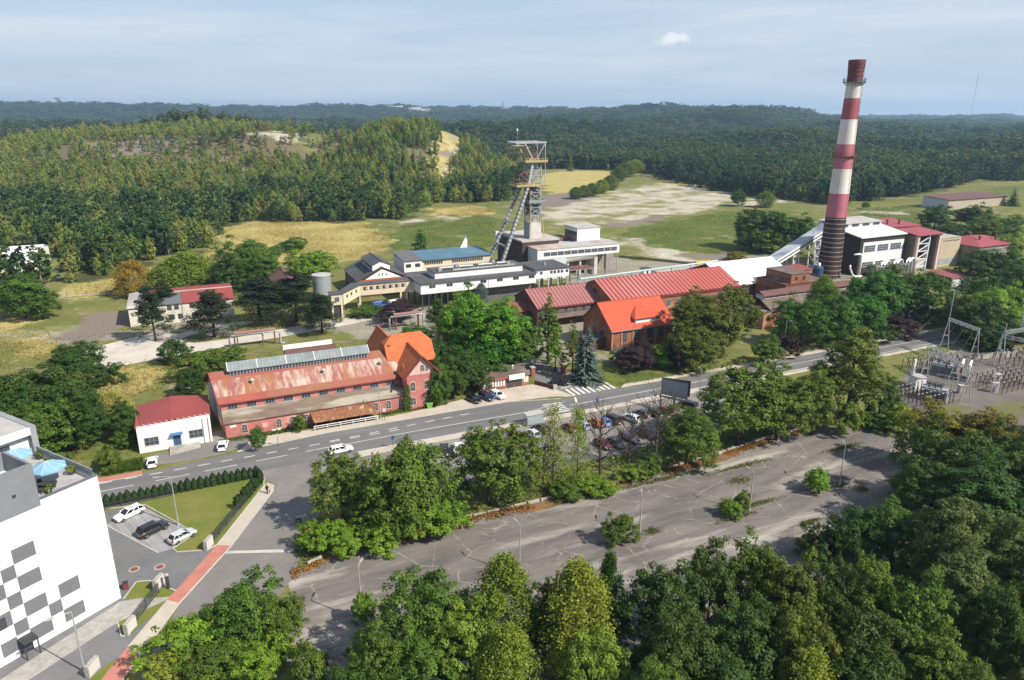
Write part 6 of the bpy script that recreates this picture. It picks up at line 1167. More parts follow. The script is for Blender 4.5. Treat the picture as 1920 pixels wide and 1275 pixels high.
proto('spruce', [spruce_crown('crown') for _ in range(2)], [branches('trunk', 14, 2, bark, .2, 0, .2)], 14, 5.5)
proto('pine', [pine_crown('crown', pads=95, per=130, leafs=.2) for _ in range(3)], [branches('trunk', 14, 7, bark, .22, 0)], 14, 8)
proto('thin', [thin_crown('crown', n=3600) for _ in range(2)], [branches('trunk', 14, 6, bark, .17, 2, .9, 9)], 14, 6)
proto('bare', [thin_crown('crown', n=420, lf=.09)], [branches('trunk', 14, 7, bark, .25, 2, 1.35, 17, twigs=True), branches('trunk', 14, 7, bark, .23, 2, 1.25, 16, .2, True)], 14, 7)
proto('bush', [broad_crown('crown', H=5, Wd=6, lobes=170, per=60, leafs=.13, base=.02, ragged=.25) for _ in range(4)], None, 5, 6)
proto('round', [broad_crown('crown', H=9, lobes=260, per=75, leafs=.175, base=.03, ragged=.2) for _ in range(3)], [branches('trunk', 8, 9, bark, .24, 1)], 9, 10)
tree_count = 0
def plant(kind, x, y, h, w, tint, label, group=None, seed=None):
    global tree_count; tree_count += 1; k = tree_count
    pk = 'round' if kind in ('broad','horse','chest','acacia') and w/h > .86 else kind
    crowns, trunks, H0, W0 = PROTO[pk]; z = float(ground_height(x, y)) - (.05 if kind != 'bush' else .2)
    cat = 'shrub' if kind == 'bush' else 'tree'; nm = {'broad':'broadleaf_tree','horse':'broadleaf_tree','chest':'chestnut_tree','acacia':'acacia_tree','birch':'birch_tree','poplar':'columnar_tree','spruce':'spruce_tree','pine':'pine_tree','thin':'sparse_tree','bare':'bare_tree','bush':'shrub'}[kind]
    me = crowns[k % len(crowns)]; rz = (k*2.399) % 6.283
    kf = 1.2 if pk in ('broad','horse','chest','acacia','round','bush') else 1.1
    if y < 92: kf = .98
    if kind == 'horse' and y < 112: kf = 1.1
    sc = (w/W0*kf, w/W0*kf, h/H0*(.95 if y < 75 and x < -10 else 1))
    if trunks is None:
        o = link(nm, me, None, None, (x, y, z), rz); o.scale = sc; o.color = (*TINT[tint], 1); tag(o, label, cat, group); return o
    r = thing(nm, label, cat, (x, y, z), rz, group); r.scale = sc
    c = link('crown', me, r); c.color = (*TINT[tint], 1); link('trunk', trunks[k % len(trunks)], r); return r
for row in TREES: plant(*row)
# thuja hedge of the corner plot, row by row
def thuja_mesh():
    n = 1100; t = rng.uniform(0, 1, n)**.8; az = rng.uniform(0, 6.28, n); rad = .62*np.sin(np.clip(PI*(.22+.78*t), 0, PI))**.8*rng.uniform(.75, 1.05, n); c = np.stack([np.cos(az)*rad, np.sin(az)*rad, 2.25*t+.05], 1)
    return leaf_mesh('thuja', c, np.stack([np.cos(az), np.sin(az), np.full(n, .35)], 1)+rdir(n)*.35, rng.uniform(.7, 1.2, n)*.11, rng.normal(.45, .2, n), .5, np.tile([0,0,1.], (n,1))+rdir(n)*.3)
TJ = [thuja_mesh() for _ in range(3)]
hedge = [(-18.0+i*1.02, 122.25+.01*i, 'clipped green thuja in the hedge row along the main road') for i in range(23)] + [(5.4+.5*math.sin(i), 122.3-i*1.0, 'dark thuja in the dense hedge corner facing the side street') for i in range(3)] + [(5.6-i*.58, 119.6-i*1.0, 'thuja in the slanting hedge row beside the beige footpath') for i in range(8)]
for i, (u, v, lb) in enumerate(hedge):
    p = P(u, v, .04); o = link('thuja_shrub', TJ[i % 3], None, None, p, i*1.7); s = random.uniform(.85, 1.1); o.scale = (s, s, s*random.uniform(.92, 1.08)); o.color = (.035, .075, .018, 1); tag(o, lb, 'thuja', 'thuja hedge of the corner plot')
# ------------------------------------------------------------------ forest: the nearest trees one by one, the rest as one mass
def forest_points():
    pts = []
    def ok(x, y):
        xa, ya = np.atleast_1d(x), np.atleast_1d(y); jx = xa+4*np.sin(ya*.2); jy = ya+4*np.sin(xa*.17)
        m = inpoly(jx, jy, near_edge_poly())
        for c in CLEARINGS: m &= ~inpoly(jx, jy, c)
        return m
    d0 = 235.0
    while d0 < 6500:
        s = max(1.0, d0/620.0)
        sp = 4.3*s if d0 < 900 else 6.0*s
        d1 = d0*1.12; area = .5*(2*math.atan(.80))*(d1*d1-d0*d0); n = int(area/(sp*sp)); a = rng.uniform(-math.atan(.80), math.atan(.80), n); d = np.sqrt(rng.uniform(d0*d0, d1*d1, n)); x, y = d*np.sin(a), d*np.cos(a); m = ok(x, y)
        x, y = x[m], y[m]; hz = ground_height(x, y)
        # open heath on the upper left of the heap
        heath = (hz > 20) & (x < -150) & (y < 900); thin = .5+.5*np.sin(x*.045+1)*np.sin(y*.05+.5); keep = ~heath | (rng.uniform(0, 1, len(x)) < .18+.4*thin); keep &= ~((hz > 6) & (y < 900) & (np.sin(x*.055+2*np.sin(y*.031))*np.sin(y*.047+1.7*np.sin(x*.026)) > .62)); x, y, hz = x[keep], y[keep], hz[keep]
        for i in range(len(x)): pts.append((x[i], y[i], hz[i], s))
        d0 = d1
    return np.array(pts)
FP = forest_points()
def low(me_fn, **k): return me_fn('forest_tree', **k)
FK = []   # (mesh, height, tint) low leaf counts: each stands a few pixels tall
for tn, fn, kw in [((.110,.125,.030), birch_crown, dict(H=13, Wd=5.6, strands=60, per=11, leafs=.50)), ((.140,.140,.034), birch_crown, dict(H=14, Wd=5.2, strands=58, per=11, leafs=.50)), ((.075,.105,.026), birch_crown, dict(H=12, Wd=6, strands=60, per=11, leafs=.52)), ((.125,.105,.045), birch_crown, dict(H=12, Wd=4, strands=40, per=9, leafs=.5)),
                   ((.040,.062,.026), pine_crown, dict(H=10, Wd=5.6, pads=24, per=20, leafs=.5)), ((.046,.058,.030), pine_crown, dict(H=8.5, Wd=5.6, pads=22, per=20, leafs=.5)), ((.055,.085,.026), spruce_crown, dict(H=13, Wd=4.4, whorls=11, leafs=.75)),
                   ((.036,.066,.020), broad_crown, dict(H=15, Wd=9.5, lobes=34, per=13, leafs=.72, base=.05)), ((.052,.080,.022), broad_crown, dict(H=16, Wd=10, lobes=34, per=13, leafs=.72, base=.05)), ((.072,.088,.028), broad_crown, dict(H=15, Wd=10, lobes=34, per=13, leafs=.72, base=.05)), ((.030,.055,.022), broad_crown, dict(H=14, Wd=9, lobes=34, per=13, leafs=.72, base=.05))]:
    me = low(fn, **kw); me.materials.clear(); me.materials.append(leafmat('forest_leaf', tuple(c*(2.15 if fn is not broad_crown else 1.5) for c in (tn[0]*.95, tn[1], tn[2]*.95)))); FK.append((me, tn))
def pick(x, y, z):
    n = math.sin(x*.021+1.7)*math.sin(y*.017+.3)+.6*math.sin(x*.007-y*.011); r = rng.random()
    if y < 900 and x < 10 and z > 3:                     # planted heap
        if x > -150: return rng.choice([0, 2, 6, 6, 6, 4]) if r < .8 else 1
        if n > .35: return rng.choice([0, 1, 1, 0, 2])
        if z > 25: return rng.choice([4, 5, 4, 0, 5, 3])
        return rng.choice([0, 1, 2, 3, 4, 2, 5, 0])
    if y < 520 and x < 0: return rng.choice([7, 8, 0, 2, 1, 3, 0, 4])
    if n > .75 and y < 1500: return rng.choice([6, 10, 7, 6])
    if math.hypot(x, y) < 620 and r < .35: return rng.choice([0, 1, 2])
    q = math.sin(x*.017+2*math.sin(y*.006))*math.sin(y*.013+2*math.sin(x*.007))+.35*rng.normal()
    if q > .35: return rng.choice([9, 9, 8, 0])
    if q < -.3: return rng.choice([10, 7, 10])
    return rng.choice([7, 8, 7, 8, 9, 10])
for src, tn in ((PROTO['broad'][0][0], (.062,.100,.026)), (PROTO['horse'][0][1], (.085,.120,.026))):       # wood closing in on the right, beyond the plots
    me = src.copy(); me.materials.clear(); me.materials.append(leafmat('wood_leaf', tn)); FK.append((me, tn))
EX = []
for gy in np.arange(24, 330, 6.4):
    for gx in np.arange(20, 420, 6.4):
        x, y = gx+rng.normal()*1.5, gy+rng.normal()*1.5; u, v = UV(x, y)
        if x > .765*y+7 and x < .765*y+150 and not (74 < v < 146 and u < 420): EX.append((x, y, 0.0, 1.0))
n0 = len(FP); FP = np.concatenate([FP, np.array(EX)])
kinds = np.array([pick(*p[:3]) if i < n0 else len(FK)-2+(i % 2) for i, p in enumerate(FP)]); scl = FP[:,3]*rng.uniform(.5, 1.0, len(FP)); rot = rng.uniform(0, 6.28, len(FP)); scl = np.where((kinds >= 7), scl*rng.uniform(1.0, 1.55, len(FP)), scl)
scl[n0:] = rng.uniform(.75, 1.05, len(EX)); near = np.argsort(np.hypot(FP[:n0,0], FP[:n0,1])/scl[:n0]+1e6*(FP[:n0,3] > 1.05))[:max(0, 298-sum(1 for r in TREES if r[0] != 'bush'))]
NM = {0:'birch_tree',1:'birch_tree',2:'birch_tree',3:'birch_tree',4:'pine_tree',5:'pine_tree',6:'spruce_tree'}
stem = branches('trunk', 12, 4, birchbark, .13, 0, .4, 4)
for i in near:
    x, y, z, s = FP[i]; k = int(kinds[i]); lb = 'tree at the foot of the wooded spoil heap, one of the forest edge' if x < -20 else 'tree in the front row of the forest beyond the sand flat'
    r = thing(NM.get(k, 'broadleaf_tree'), lb, 'tree', (x, y, z-.1), rot[i], 'forest edge trees under the heap' if x < -20 else 'forest edge trees beyond the sand'); r.scale = (scl[i],)*3
    c = link('crown', FK[k][0], r); link('trunk', stem, r)
rest = np.setdiff1d(np.arange(len(FP)), near)
fc = bpy.data.collections.new('forest_kinds')
for i, (me, tn) in enumerate(FK):
    o = bpy.data.objects.new('k%02d_forest_tree' % i, me); o.color = (*tn, 1); fc.objects.link(o)
fm = bpy.data.meshes.new('forest'); fm.vertices.add(len(rest)); co = FP[rest,:3].copy(); co[:,2] -= .1; fm.vertices.foreach_set('co', co.ravel().astype(np.float32))
a = fm.attributes.new('k', 'INT', 'POINT'); a.data.foreach_set('value', kinds[rest].astype(np.int32))
sz = scl/FP[:,3]*(1+.12*(FP[:,3]-1)); a = fm.attributes.new('s', 'FLOAT_VECTOR', 'POINT'); a.data.foreach_set('vector', np.stack([scl, scl, sz], 1)[rest].astype(np.float32).ravel())
a = fm.attributes.new('r', 'FLOAT', 'POINT'); a.data.foreach_set('value', rot[rest].astype(np.float32))
fo = link('forest', fm); fo['kind'] = 'stuff'; tag(fo, 'mixed forest covering the spoil heap and the hills to the skyline', 'forest')
ng = bpy.data.node_groups.new('forest', 'GeometryNodeTree'); ng.interface.new_socket('Geometry', in_out='INPUT', socket_type='NodeSocketGeometry'); ng.interface.new_socket('Geometry', in_out='OUTPUT', socket_type='NodeSocketGeometry')
gi, go_, ip, ci = [ng.nodes.new(t) for t in ('NodeGroupInput', 'NodeGroupOutput', 'GeometryNodeInstanceOnPoints', 'GeometryNodeCollectionInfo')]
def attr(nm, dt):
    n = ng.nodes.new('GeometryNodeInputNamedAttribute'); n.data_type = dt; n.inputs['Name'].default_value = nm; return n.outputs['Attribute']
ci.inputs['Collection'].default_value = fc; ci.inputs['Separate Children'].default_value = True; ci.inputs['Reset Children'].default_value = True
mtp = ng.nodes.new('GeometryNodeMeshToPoints')
ng.links.new(gi.outputs[0], mtp.inputs['Mesh']); ng.links.new(mtp.outputs[0], ip.inputs['Points']); ng.links.new(ci.outputs[0], ip.inputs['Instance']); ip.inputs['Pick Instance'].default_value = True
ng.links.new(attr('k', 'INT'), ip.inputs['Instance Index'])
cx = ng.nodes.new('ShaderNodeCombineXYZ'); ng.links.new(attr('r', 'FLOAT'), cx.inputs['Z']); ng.links.new(cx.outputs[0], ip.inputs['Rotation']); ng.links.new(attr('s', 'FLOAT_VECTOR'), ip.inputs['Scale'])
ng.links.new(ip.outputs[0], go_.inputs[0]); md = fo.modifiers.new('forest', 'NODES'); md.node_group = ng
print('forest points', len(FP), 'single', len(near))
CARS=[
('wagon', -14.5, 117.3, 212, 'white', 'white estate car parked nose out beside the thuja hedge'),
('suv', -10.9, 110.7, 32, 'black', 'black estate car parked between the white and the silver car'),
('hatch', -6.8, 106.8, 32, 'silver', 'silver hatchback parked at the end of the paved bays'),
('hatch', -11.6, 135.5, 90, 'white', 'white hatchback parked in front of the clipped hedge by the office'),
('hatch', 0.7, 137.4, 80, 'white', 'white car parked between the office and the pink hall'),
('wagon', 21.1, 126.2, 4, 'white', 'white car driving on the main road behind the olive trees'),
('hatch', 38.8, 117.5, 250, 'black', 'black car parked beside a white one at the left end of the car park'),
('wagon', 41.8, 117.6, 70, 'white', 'white car parked beside the black one at the left end of the car park'),
('wagon', 37.0, 105.1, 110, 'navy', 'dark blue car half hidden behind the big olive tree'),
('wagon', 10.8, 103.0, 100, 'black', 'dark car in the shade of the street corner shrubs'),
('hatch', 53.5, 139.1, 285, 'black', 'small black car nearest the dark glossy tree before the lodge'),
('wagon', 56.6, 139.4, 285, 'navy', 'dark blue car between the black and the white one before the lodge'),
('wagon', 59.3, 139.3, 285, 'white', 'white car parked in front of the lodge wall'),
('wagon', 76.0, 140.5, -40, 'black', 'black car waiting at the gate drive'),
('suv', 132.4, 127.8, 2, 'grey', 'grey car driving on the main road near the tall tree'),
('wagon', 58.7, 188.6, 5, 'navy', 'dark blue car parked behind the orange roofed house'),
('van', 54.4, 227.4, 20, 'blue', 'blue van under the covered footbridge'),
('van', 60.0, 227.9, 20, 'white', 'white van under the covered footbridge'),
('hatch', 57.5, 117.5, 100, 'silver', 'silver car behind the bus shelter'),
('wagon', 60.4, 119.0, 100, 'brown', 'dark brown car between bus shelter and leafless tree'),
('hatch', 65.8, 117.1, 95, 'maroon', 'red brown car behind the thin yellow trees'),
('hatch', 68.8, 116.9, 95, 'paleblue', 'pale blue car behind the thin yellow trees'),
('hatch', 72.0, 116.9, 95, 'orange', 'orange car beside the bright blue one'),
('hatch', 73.5, 116.8, 95, 'brightblue', 'bright blue and white car in the upper row'),
('suv', 75.9, 116.9, 98, 'black', 'black off-road car right of the bright blue one'),
('wagon', 79.8, 116.0, 110, 'silver', 'silver grey car in the upper row between two trunks'),
('hatch', 83.1, 117.0, 110, 'darkgrey', 'dark grey car behind the forked leafless tree'),
('wagon', 85.7, 116.4, 110, 'black', 'black car behind the twiggy tree near the billboard'),
('hatch', 88.5, 116.4, 110, 'maroon', 'wine red car directly left of the billboard post'),
('suv', 94.8, 116.5, 120, 'black', 'black off-road car standing alone right of the billboard'),
('hatch', 95.2, 109.7, 100, 'navy', 'dark blue car at the edge of the olive trees right of the billboard'),
('hatch', 67.9, 107.6, 280, 'wine', 'dark red car in the lower row of the car park'),
('hatch', 70.4, 106.9, 285, 'darkgrey', 'dark grey car in the lower row next to the dark red one'),
('wagon', 74.2, 107.8, 285, 'plum', 'plum coloured car in the lower row between trunks'),
('wagon', 78.4, 108.1, 285, 'brown', 'dark brown car in the lower row behind the twiggy tree'),
('wagon', 84.9, 108.8, 285, 'white', 'white car in the lower row beside the conical tree'),
('hatch', 87.5, 110.5, 100, 'black', 'black car behind the white one by the conical tree'),
('wagon', 55.5, 110.1, 285, 'grey', 'grey car behind the leftmost leafless tree'),
('hatch', 57.9, 109.1, 285, 'darkgrey', 'dark grey car behind the leafless tree, right of the grey one'),
]

# ------------------------------------------------------------------ modern white building with the chequered facade
r = thing('modern_building', 'modern white building with grey chequered facade and roof terrace at the lower left', 'building', P(-14.5, 95.1), R(59.4))
mwhite = mat('bright_render', (.68,.68,.685), (.63,.63,.64), .12, rough=.7); mgrey = mat('grey_render', (.20,.21,.23), (.17,.18,.20), .1, rough=.8); mdark = mat('slate_render', (.13,.14,.17), (.11,.12,.145), .1, rough=.7); deckm = mat('terrace_tiles', (.44,.43,.44), (.38,.37,.38), .5, rough=.8, brick=.8)
MB().box(-32,0,0,30,0,17.6).part('wall', mwhite, r); MB().box(-31.6,-.3,.35,29.6,17.6,17.68).part('terrace_floor', deckm, r)
b = MB(); b.box(-7,0.0,0,.35,17.6,18.3); b.box(-.35,0,.35,13.6,17.6,18.3); b.part('parapet', mwhite, r); b = MB(); b.box(-7,.06,-.06,.45,18.3,18.42); b.box(-.45,.06,.45,13.6,18.3,18.42); b.part('parapet_cap', mdark, r)
gl = mat('balustrade_glass', (.30,.36,.37), (.27,.33,.34), 1, rough=.15)
b = MB(); b.box(-.27,-.2,.6,13.5,18.42,19.1); b.part('balustrade', gl, r); b = MB(); b.box(-.3,-.16,.5,13.6,19.1,19.16)
for k in range(8): b.box(-.28,-.2,.6+k*1.8,.68+k*1.8,18.4,19.1)
b.part('handrail', galv, r)
b = MB(); b.box(-32,-6.9,-.03,.3,17.6,23.1); b.box(-7.2,-6.9,.3,6.5,17.68,23.1); b.box(-32,-6.9,6.2,6.5,17.68,23.1); b.box(-32.02,-6.9,.3,6.2,17.6,20.6); b.part('attic_block', mgrey, r); MB().box(-31.9,-7.2,.3,6.2,20.6,20.7).part('attic_floor', mwhite, r); MB().box(-9.6,-9.2,-.06,-.03,19.8,20.2).part('spout', darkmetal, r)
b = MB()
cx_ = [-4.58,-7.02,-8.5,-10.98,-12.45,-14.2,-16.6,-18.1]; rz_ = [13.7,11.85,10.12,8.25,6.48,4.56,2.82,.98]
for c, q in ((2,0),(3,1),(2,2),(4,2),(3,3),(2,4),(0,4),(4,4),(1,5),(3,5),(2,6),(0,6),(4,6),(5,3),(5,5)): b.box(cx_[c+1], cx_[c], -.012, 0, rz_[q+1], rz_[q])
b.part('grey_panel', mat('facade_grey_paint', (.155,.16,.175), (.135,.14,.155), .3, rough=.7), r)
win(r, -13.62, -.012, 5.35, .8, 1.2, nx=1, ny=1, fm=darkmetal)
pb = MB(); pb.box(-12.45,-11.0,-.03,-.01,0,2.2); pb.part('door', glass, r); b = MB()
for x in (-12.45,-11.0):
    b.box(x-.06,x+.06,-1.5,-1.4,0,2.3)
b.box(-12.55,-10.9,-1.5,-.02,2.3,2.42); b.box(-12.5,-10.95,-1.5,-1.42,2.1,2.3); b.part('porch_frame', darkmetal, r)
# penthouse with a wide grey frame
MB().box(-32,-.6,14.4,29,17.6,21.4).part('penthouse_wall', mwhite, r); b = MB(); b.box(-32,.0,13.6,29.4,21.4,22.0); b.part('penthouse_roof', palegrey, r)
b = MB(); b.box(-.62,.15,13.4,29.5,17.6,22.1); b.box(-32,.15,29,29.7,21.0,22.3); b.part('frame_wall', mat('mid_grey_cladding', (.27,.28,.31), (.23,.24,.27), .3), r); MB().box(-32,-.62,13.3,13.62,21.0,22.0).part('fascia', mwhite, r)
for x, w_ in ((-4.2,2.4),(-8,3)): MB().box(x-w_/2,x+w_/2,14.3,14.4,17.7,20.2).part('terrace_door', glass, r)
umb = mat('blue_canvas', (.22,.40,.55), (.18,.35,.50), 1.2, rough=.8)
MW = Matrix.Translation(P(-14.5, 95.1)) @ Matrix.Rotation(R(59.4), 4, 'Z')
def parasol(label, x, y, rad=2.15, z0=17.68):
    o = thing('parasol', label, 'parasol', MW @ Vector((x,y,z0)), R(59.4), 'blue parasols on the terrace')
    MB().tube([(0,0,0),(0,0,3.1)], .05, 6).part('pole', galv, o); MB().lathe([(.45,0),(.4,.12),(.08,.16)], 12).part('base', darkmetal, o)
    b = MB(); n = 8
    b.add([(0,0,3.05)]+[(rad*math.cos(2*PI*k/n),rad*math.sin(2*PI*k/n),2.25) for k in range(n)]+[(rad*math.cos(2*PI*k/n),rad*math.sin(2*PI*k/n),2.05) for k in range(n)], [(0,1+k,1+(k+1)%n) for k in range(n)]+[(1+k,n+1+k,n+1+(k+1)%n,1+(k+1)%n) for k in range(n)]); b.part('canopy', umb, o)
    b = MB()
    for k in range(n): b.bar((0,0,3.07),(rad*math.cos(2*PI*k/n),rad*math.sin(2*PI*k/n),2.27),.05,.03)
    b.part('ribs', mat('pale_blue_rib', (.55,.66,.74), None, 1), o)
parasol('blue parasol on the terrace nearest the grey attic block', -3.5, 4.3); parasol('blue parasol at the far end of the terrace by the penthouse', -3.9, 11.4)
for i, (x, y, s, lb) in enumerate(((-.8,4.4,1.0,'yellow green potted plant at the terrace corner rail'),(-4.9,1.9,1.1,'potted plant beside the grey attic block on the terrace'),(-.7,12.4,.9,'potted plant at the penthouse end of the terrace'),(-1.0,9.6,.7,'small pale potted plant by the terrace balustrade'))):
    o = thing('potted_plant', lb, 'plant', MW @ Vector((x,y,17.68)), i, 'terrace plants'); MB().lathe([(.28,0),(.36,.5),(.32,.5)], 12).part('pot', darkmetal, o)
    n = 70; d = rdir(n); d[:,2] = np.abs(d[:,2]); c = d*np.array([.65,.65,.8])*s*rng.uniform(.4,1,(n,1))+np.array([0,0,.55]); f = link('foliage', leaf_mesh('foliage', c, d+.3, rng.uniform(.14,.3,n)*s, rng.uniform(.3,.9,n), .35, d), o); f.color = (.14,.20,.03,1)
o = thing('terrace_table', 'round table with chairs in the shade of the nearer parasol', 'table', MW @ Vector((-4.6,3.6,17.68)), .4); MB().lathe([(.06,0),(.06,.72),(.6,.72),(.6,.76),(.1,.76)], 14).part('top', darkmetal, o)
for k in range(3): a = 2.1*k; MB().box(1.0*math.cos(a)-.25,1.0*math.cos(a)+.25,1.0*math.sin(a)-.25,1.0*math.sin(a)+.25,0,.45).box(1.2*math.cos(a)-.25,1.2*math.cos(a)+.25,1.2*math.sin(a)-.05,1.2*math.sin(a)+.05,.45,.9).part('chair', darkmetal, o)
# plot furniture
stone_m = mat('gabion_stone', (.42,.40,.36), (.28,.27,.25), 2.5, rough=.95, bump=.6, bscale=6)
for (u, v, a, lb) in ((-3.3,102.6,58,'grey stone gate wall with pale sign panel at the driveway, beside the lawn'),(-9.9,95.4,58,'grey stone gate wall beside the dark bollard post'),(-13.0,87.3,58,'grey stone gate wall at the lower end of the lawn strip'),(-16.6,81.2,58,'grey stone wall with noticeboard near the bottom lamp')):
    o = bld('gate_wall', lb, 'wall', u, v, R(a)); MB().box(-.9,1.0,-.25,.25,0,1.7).part('masonry', stone_m, o); MB().box(-.8,.9,-.3,-.25,.25,1.6).part('panel', mat('pale_stone_panel', (.55,.53,.50), (.47,.45,.43), 2), o)
def fence(label, u0, v0, u1, v1, h=1.5):
    L_ = math.hypot(u1-u0, v1-v0); o = bld('railing_fence', label, 'fence', u0, v0, math.atan2(v1-v0, u1-u0)); n = max(2, int(L_/2.4)); b = MB()
    for k in range(int(L_/.16)): b.box(k*.16,k*.16+.05,-.02,.02,.15,h)
    b.box(0,L_,-.03,.03,h-.06,h).box(0,L_,-.03,.03,.15,.22); b.part('bars', mat('anthracite_bar', (.06,.065,.07), None, 1, rough=.5), o)
    for k in range(n+1): MB().box(L_*k/n-.05,L_*k/n+.05,-.05,.05,0,h+.08).part('post', darkmetal, o)
    MB().box(0,L_,.08,.22,0,.25).part('plinth', pave_light, o)
fence('dark bar fence with pale plinth along the lawn and beige footpath', -2.9, 103.4, 3.2, 114.6); fence('dark bar fence along the lower lawn strip beside the footpath', -12.8, 88.2, -9.9, 94.2); fence('low wire fence behind the white estate car and thujas', -18.4, 121.3, -8.5, 121.6, 1.1)
o = bld('service_post', 'dark intercom post on the pale plinth at the driveway mouth', 'post', -8.7, 94.6); MB().tube([(0,0,0),(0,0,2.1)], .22, 10).part('column', darkmetal, o); MB().lathe([(.24,2.1),(.26,2.3),(.05,2.34)], 10).part('cap', palegrey, o)
for u, v, lb in ((-13.2,101.4,'dark drain cover ringed in pale stone nearer the building'),(-9.9,100.5,'dark drain cover ringed in pale stone nearer the crossing')):
    o = bld('drain_cover', lb, 'drain', u, v); MB().lathe([(.75,.016),(.75,.03),(.5,.03)], 16).part('ring', mat('rosy_ring', (.45,.33,.29), None, 2), o); MB().lathe([(.5,.02),(.5,.036),(.1,.038)], 14).part('grate', rust, o)
o = bld('litter_bin', 'small dark red bin beside the white building corner', 'bin', -14.0, 97.0); MB().box(-.3,.3,-.3,.3,0,.95).part('box', trimred, o); MB().box(-.34,.34,-.34,.34,.95,1.05).part('lid', darkmetal, o)
# lamps
def lamp(name, label, u, v, h, rz, arm=1.6, col=None, heads=1, group=None):
    o = bld(name, label, 'lamp', u, v, rz); MB().tube([(0,0,0),(0,0,h*.35),(0,0,h)], [.13,.10,.065], 8).part('pole', col or galv, o); MB().lathe([(.2,0),(.2,.25),(.13,.4)], 8).part('base', col or galv, o)
    for k in range(heads):
        s = -1 if k else 1; MB().tube([(0,0,h-.05),(s*arm*.5,0,h+.12),(s*arm,0,h+.15)], .045, 6).part('arm', col or galv, o); MB().hull([(s*arm-.1,-.12,h+.1),(s*(arm+.75),-.1,h+.13),(s*(arm+.75),.1,h+.13),(s*arm-.1,.12,h+.1)], [(s*arm-.1,-.1,h+.24),(s*(arm+.7),-.07,h+.2),(s*(arm+.7),.07,h+.2),(s*arm-.1,.1,h+.24)]).part('lamp_head', palegrey, o)
lamp('street_lamp', 'tall silver lamp on the lawn edge behind the black and silver cars', -7.4, 111.2, 8.6, R(170), 1.8); lamp('street_lamp', 'silver lamp in front of the chequered facade at the bottom', -17.5, 81.8, 8.4, R(200), 1.8)
lamp('street_lamp', 'lamp on the grass before the blue spruce', 81.4, 138.4, 8.7, R(-90), 1.2); lamp('street_lamp', 'lamp on the pavement before the right end of the pink hall', 31.9, 138.4, 7.6, R(-90), 1.0); lamp('street_lamp', 'thin lamp in the car park right of the billboard', 99, 117.6, 8, R(90), .8)
lamp('street_lamp', 'lamp beside the road at the acacias', 144, 138.5, 8.5, R(-90), 1.2)
for i, (u, v, hh) in enumerate(((13.9,77.2,8.1),(36.3,77.8,8.0),(57.6,79.6,6.6),(77.5,77.6,7.2),(97.3,77.4,7.9),(118,77.6,8.4))):
    lamp('lot_lamp', ['grey concrete lamp post on the old lot, nearest one with a shrub at its foot','grey lamp post of the old lot rising behind the narrow yellowish tree','grey lamp post of the old lot beside the leftmost lot bush','grey headless looking post on the lot with yellow weeds at its foot','grey leaning post on the lot right of the round bright bush','grey post at the far east end of the lot by the ivy stump'][i], u, v, hh, R(100 if i % 2 else 60), .9, concrete, 1)
# billboard, shelter, signs, bins
o = bld('billboard', 'large blank grey billboard on one dark post above the parked cars', 'billboard', 91, 116.2, R(-58)); MB().tube([(0,0,0),(0,0,4)], .22, 10).part('post', darkmetal, o)
MB().box(-2.9,2.9,-.35,-.2,3.6,7.2).part('panel', mat('blank_grey_board', (.33,.34,.36), (.29,.30,.32), .3, rough=.7), o); MB().hull([(-2.9,.1,3.6),(2.9,1.2,3.6),(2.9,1.35,3.6),(-2.9,.25,3.6)], [(-2.9,.1,7.2),(2.9,1.2,7.2),(2.9,1.35,7.2),(-2.9,.25,7.2)]).part('rear_panel', darkmetal, o); b = MB(); b.box(-3,3,-.38,-.34,7.2,7.3).box(-3,3,-.38,-.34,3.5,3.6).box(-3.0,-2.9,-.38,-.34,3.6,7.2).box(2.9,3.0,-.38,-.34,3.6,7.2); b.part('rim', darkmetal, o); MB().box(-3.1,3.1,-1.2,-.4,3.2,3.3).part('walkway', darkmetal, o)
o = bld('bus_shelter', 'small glass bus shelter with pale roof beside the zebra stripes', 'shelter', 58.6, 123.4)
for x in (0, 3.6):
    for y in (-1.4, 0): MB().box(x-.05,x+.05,y-.05,y+.05,0,2.4).part('post', galv, o)
MB().box(-.2,3.8,-1.6,.3,2.4,2.55).part('roof', palegrey, o); MB().box(.1,3.5,-1.42,-1.38,.3,2.2).part('glass_wall', gl, o); MB().box(.4,3.2,-1.2,-.8,.42,.5).part('bench', darkmetal, o)
for u, v, lb, cc in ((30.7,123.9,'dark post with blue plate on the near kerb behind the olive trees',(.03,.06,.3)),(32.6,137.6,'white and dark post on the pavement at the end of the railing',(.6,.6,.6)),(10.5,133.8,'small sign post on the far kerb before the pink hall',(.5,.5,.5)),(76.4,124.2,'small sign post at the zebra stripes',(.05,.1,.4))):
    o = bld('road_sign', lb, 'sign', u, v); MB().tube([(0,0,0),(0,0,2.6)], .05, 6).part('post', darkmetal, o); MB().box(-.3,.3,-.06,-.04,1.9,2.6).part('plate', mat('plate%d' % int(u), cc, None, 1), o)
o = bld('waste_container', 'bright green waste container among bushes at the gabled house corner', 'bin', 43.2, 139.8); MB().hull([(-.5,-.4,.1),(.5,-.4,.1),(.5,.4,.1),(-.5,.4,.1)], [(-.65,-.5,1.2),(.65,-.5,1.2),(.65,.5,1.2),(-.65,.5,1.2)]).part('bin_body', mat('green_plastic', (.16,.42,.06), (.13,.36,.05), 1, rough=.5), o); MB().box(-.7,.7,-.55,.55,1.2,1.32).part('lid', mat('lime_plastic', (.30,.60,.10), None, 1, rough=.5), o)
o = bld('meadow_fence', 'old wooden post fence with pale rails along the dry meadow at the left', 'fence', -48, 286, R(-4))
for k in range(9): MB().box(k*3,k*3+.2,0,.2,0,2.2).part('post', woodgrey, o)
MB().box(0,26,-.05,.05,.4,.75).part('rail', palegrey, o)
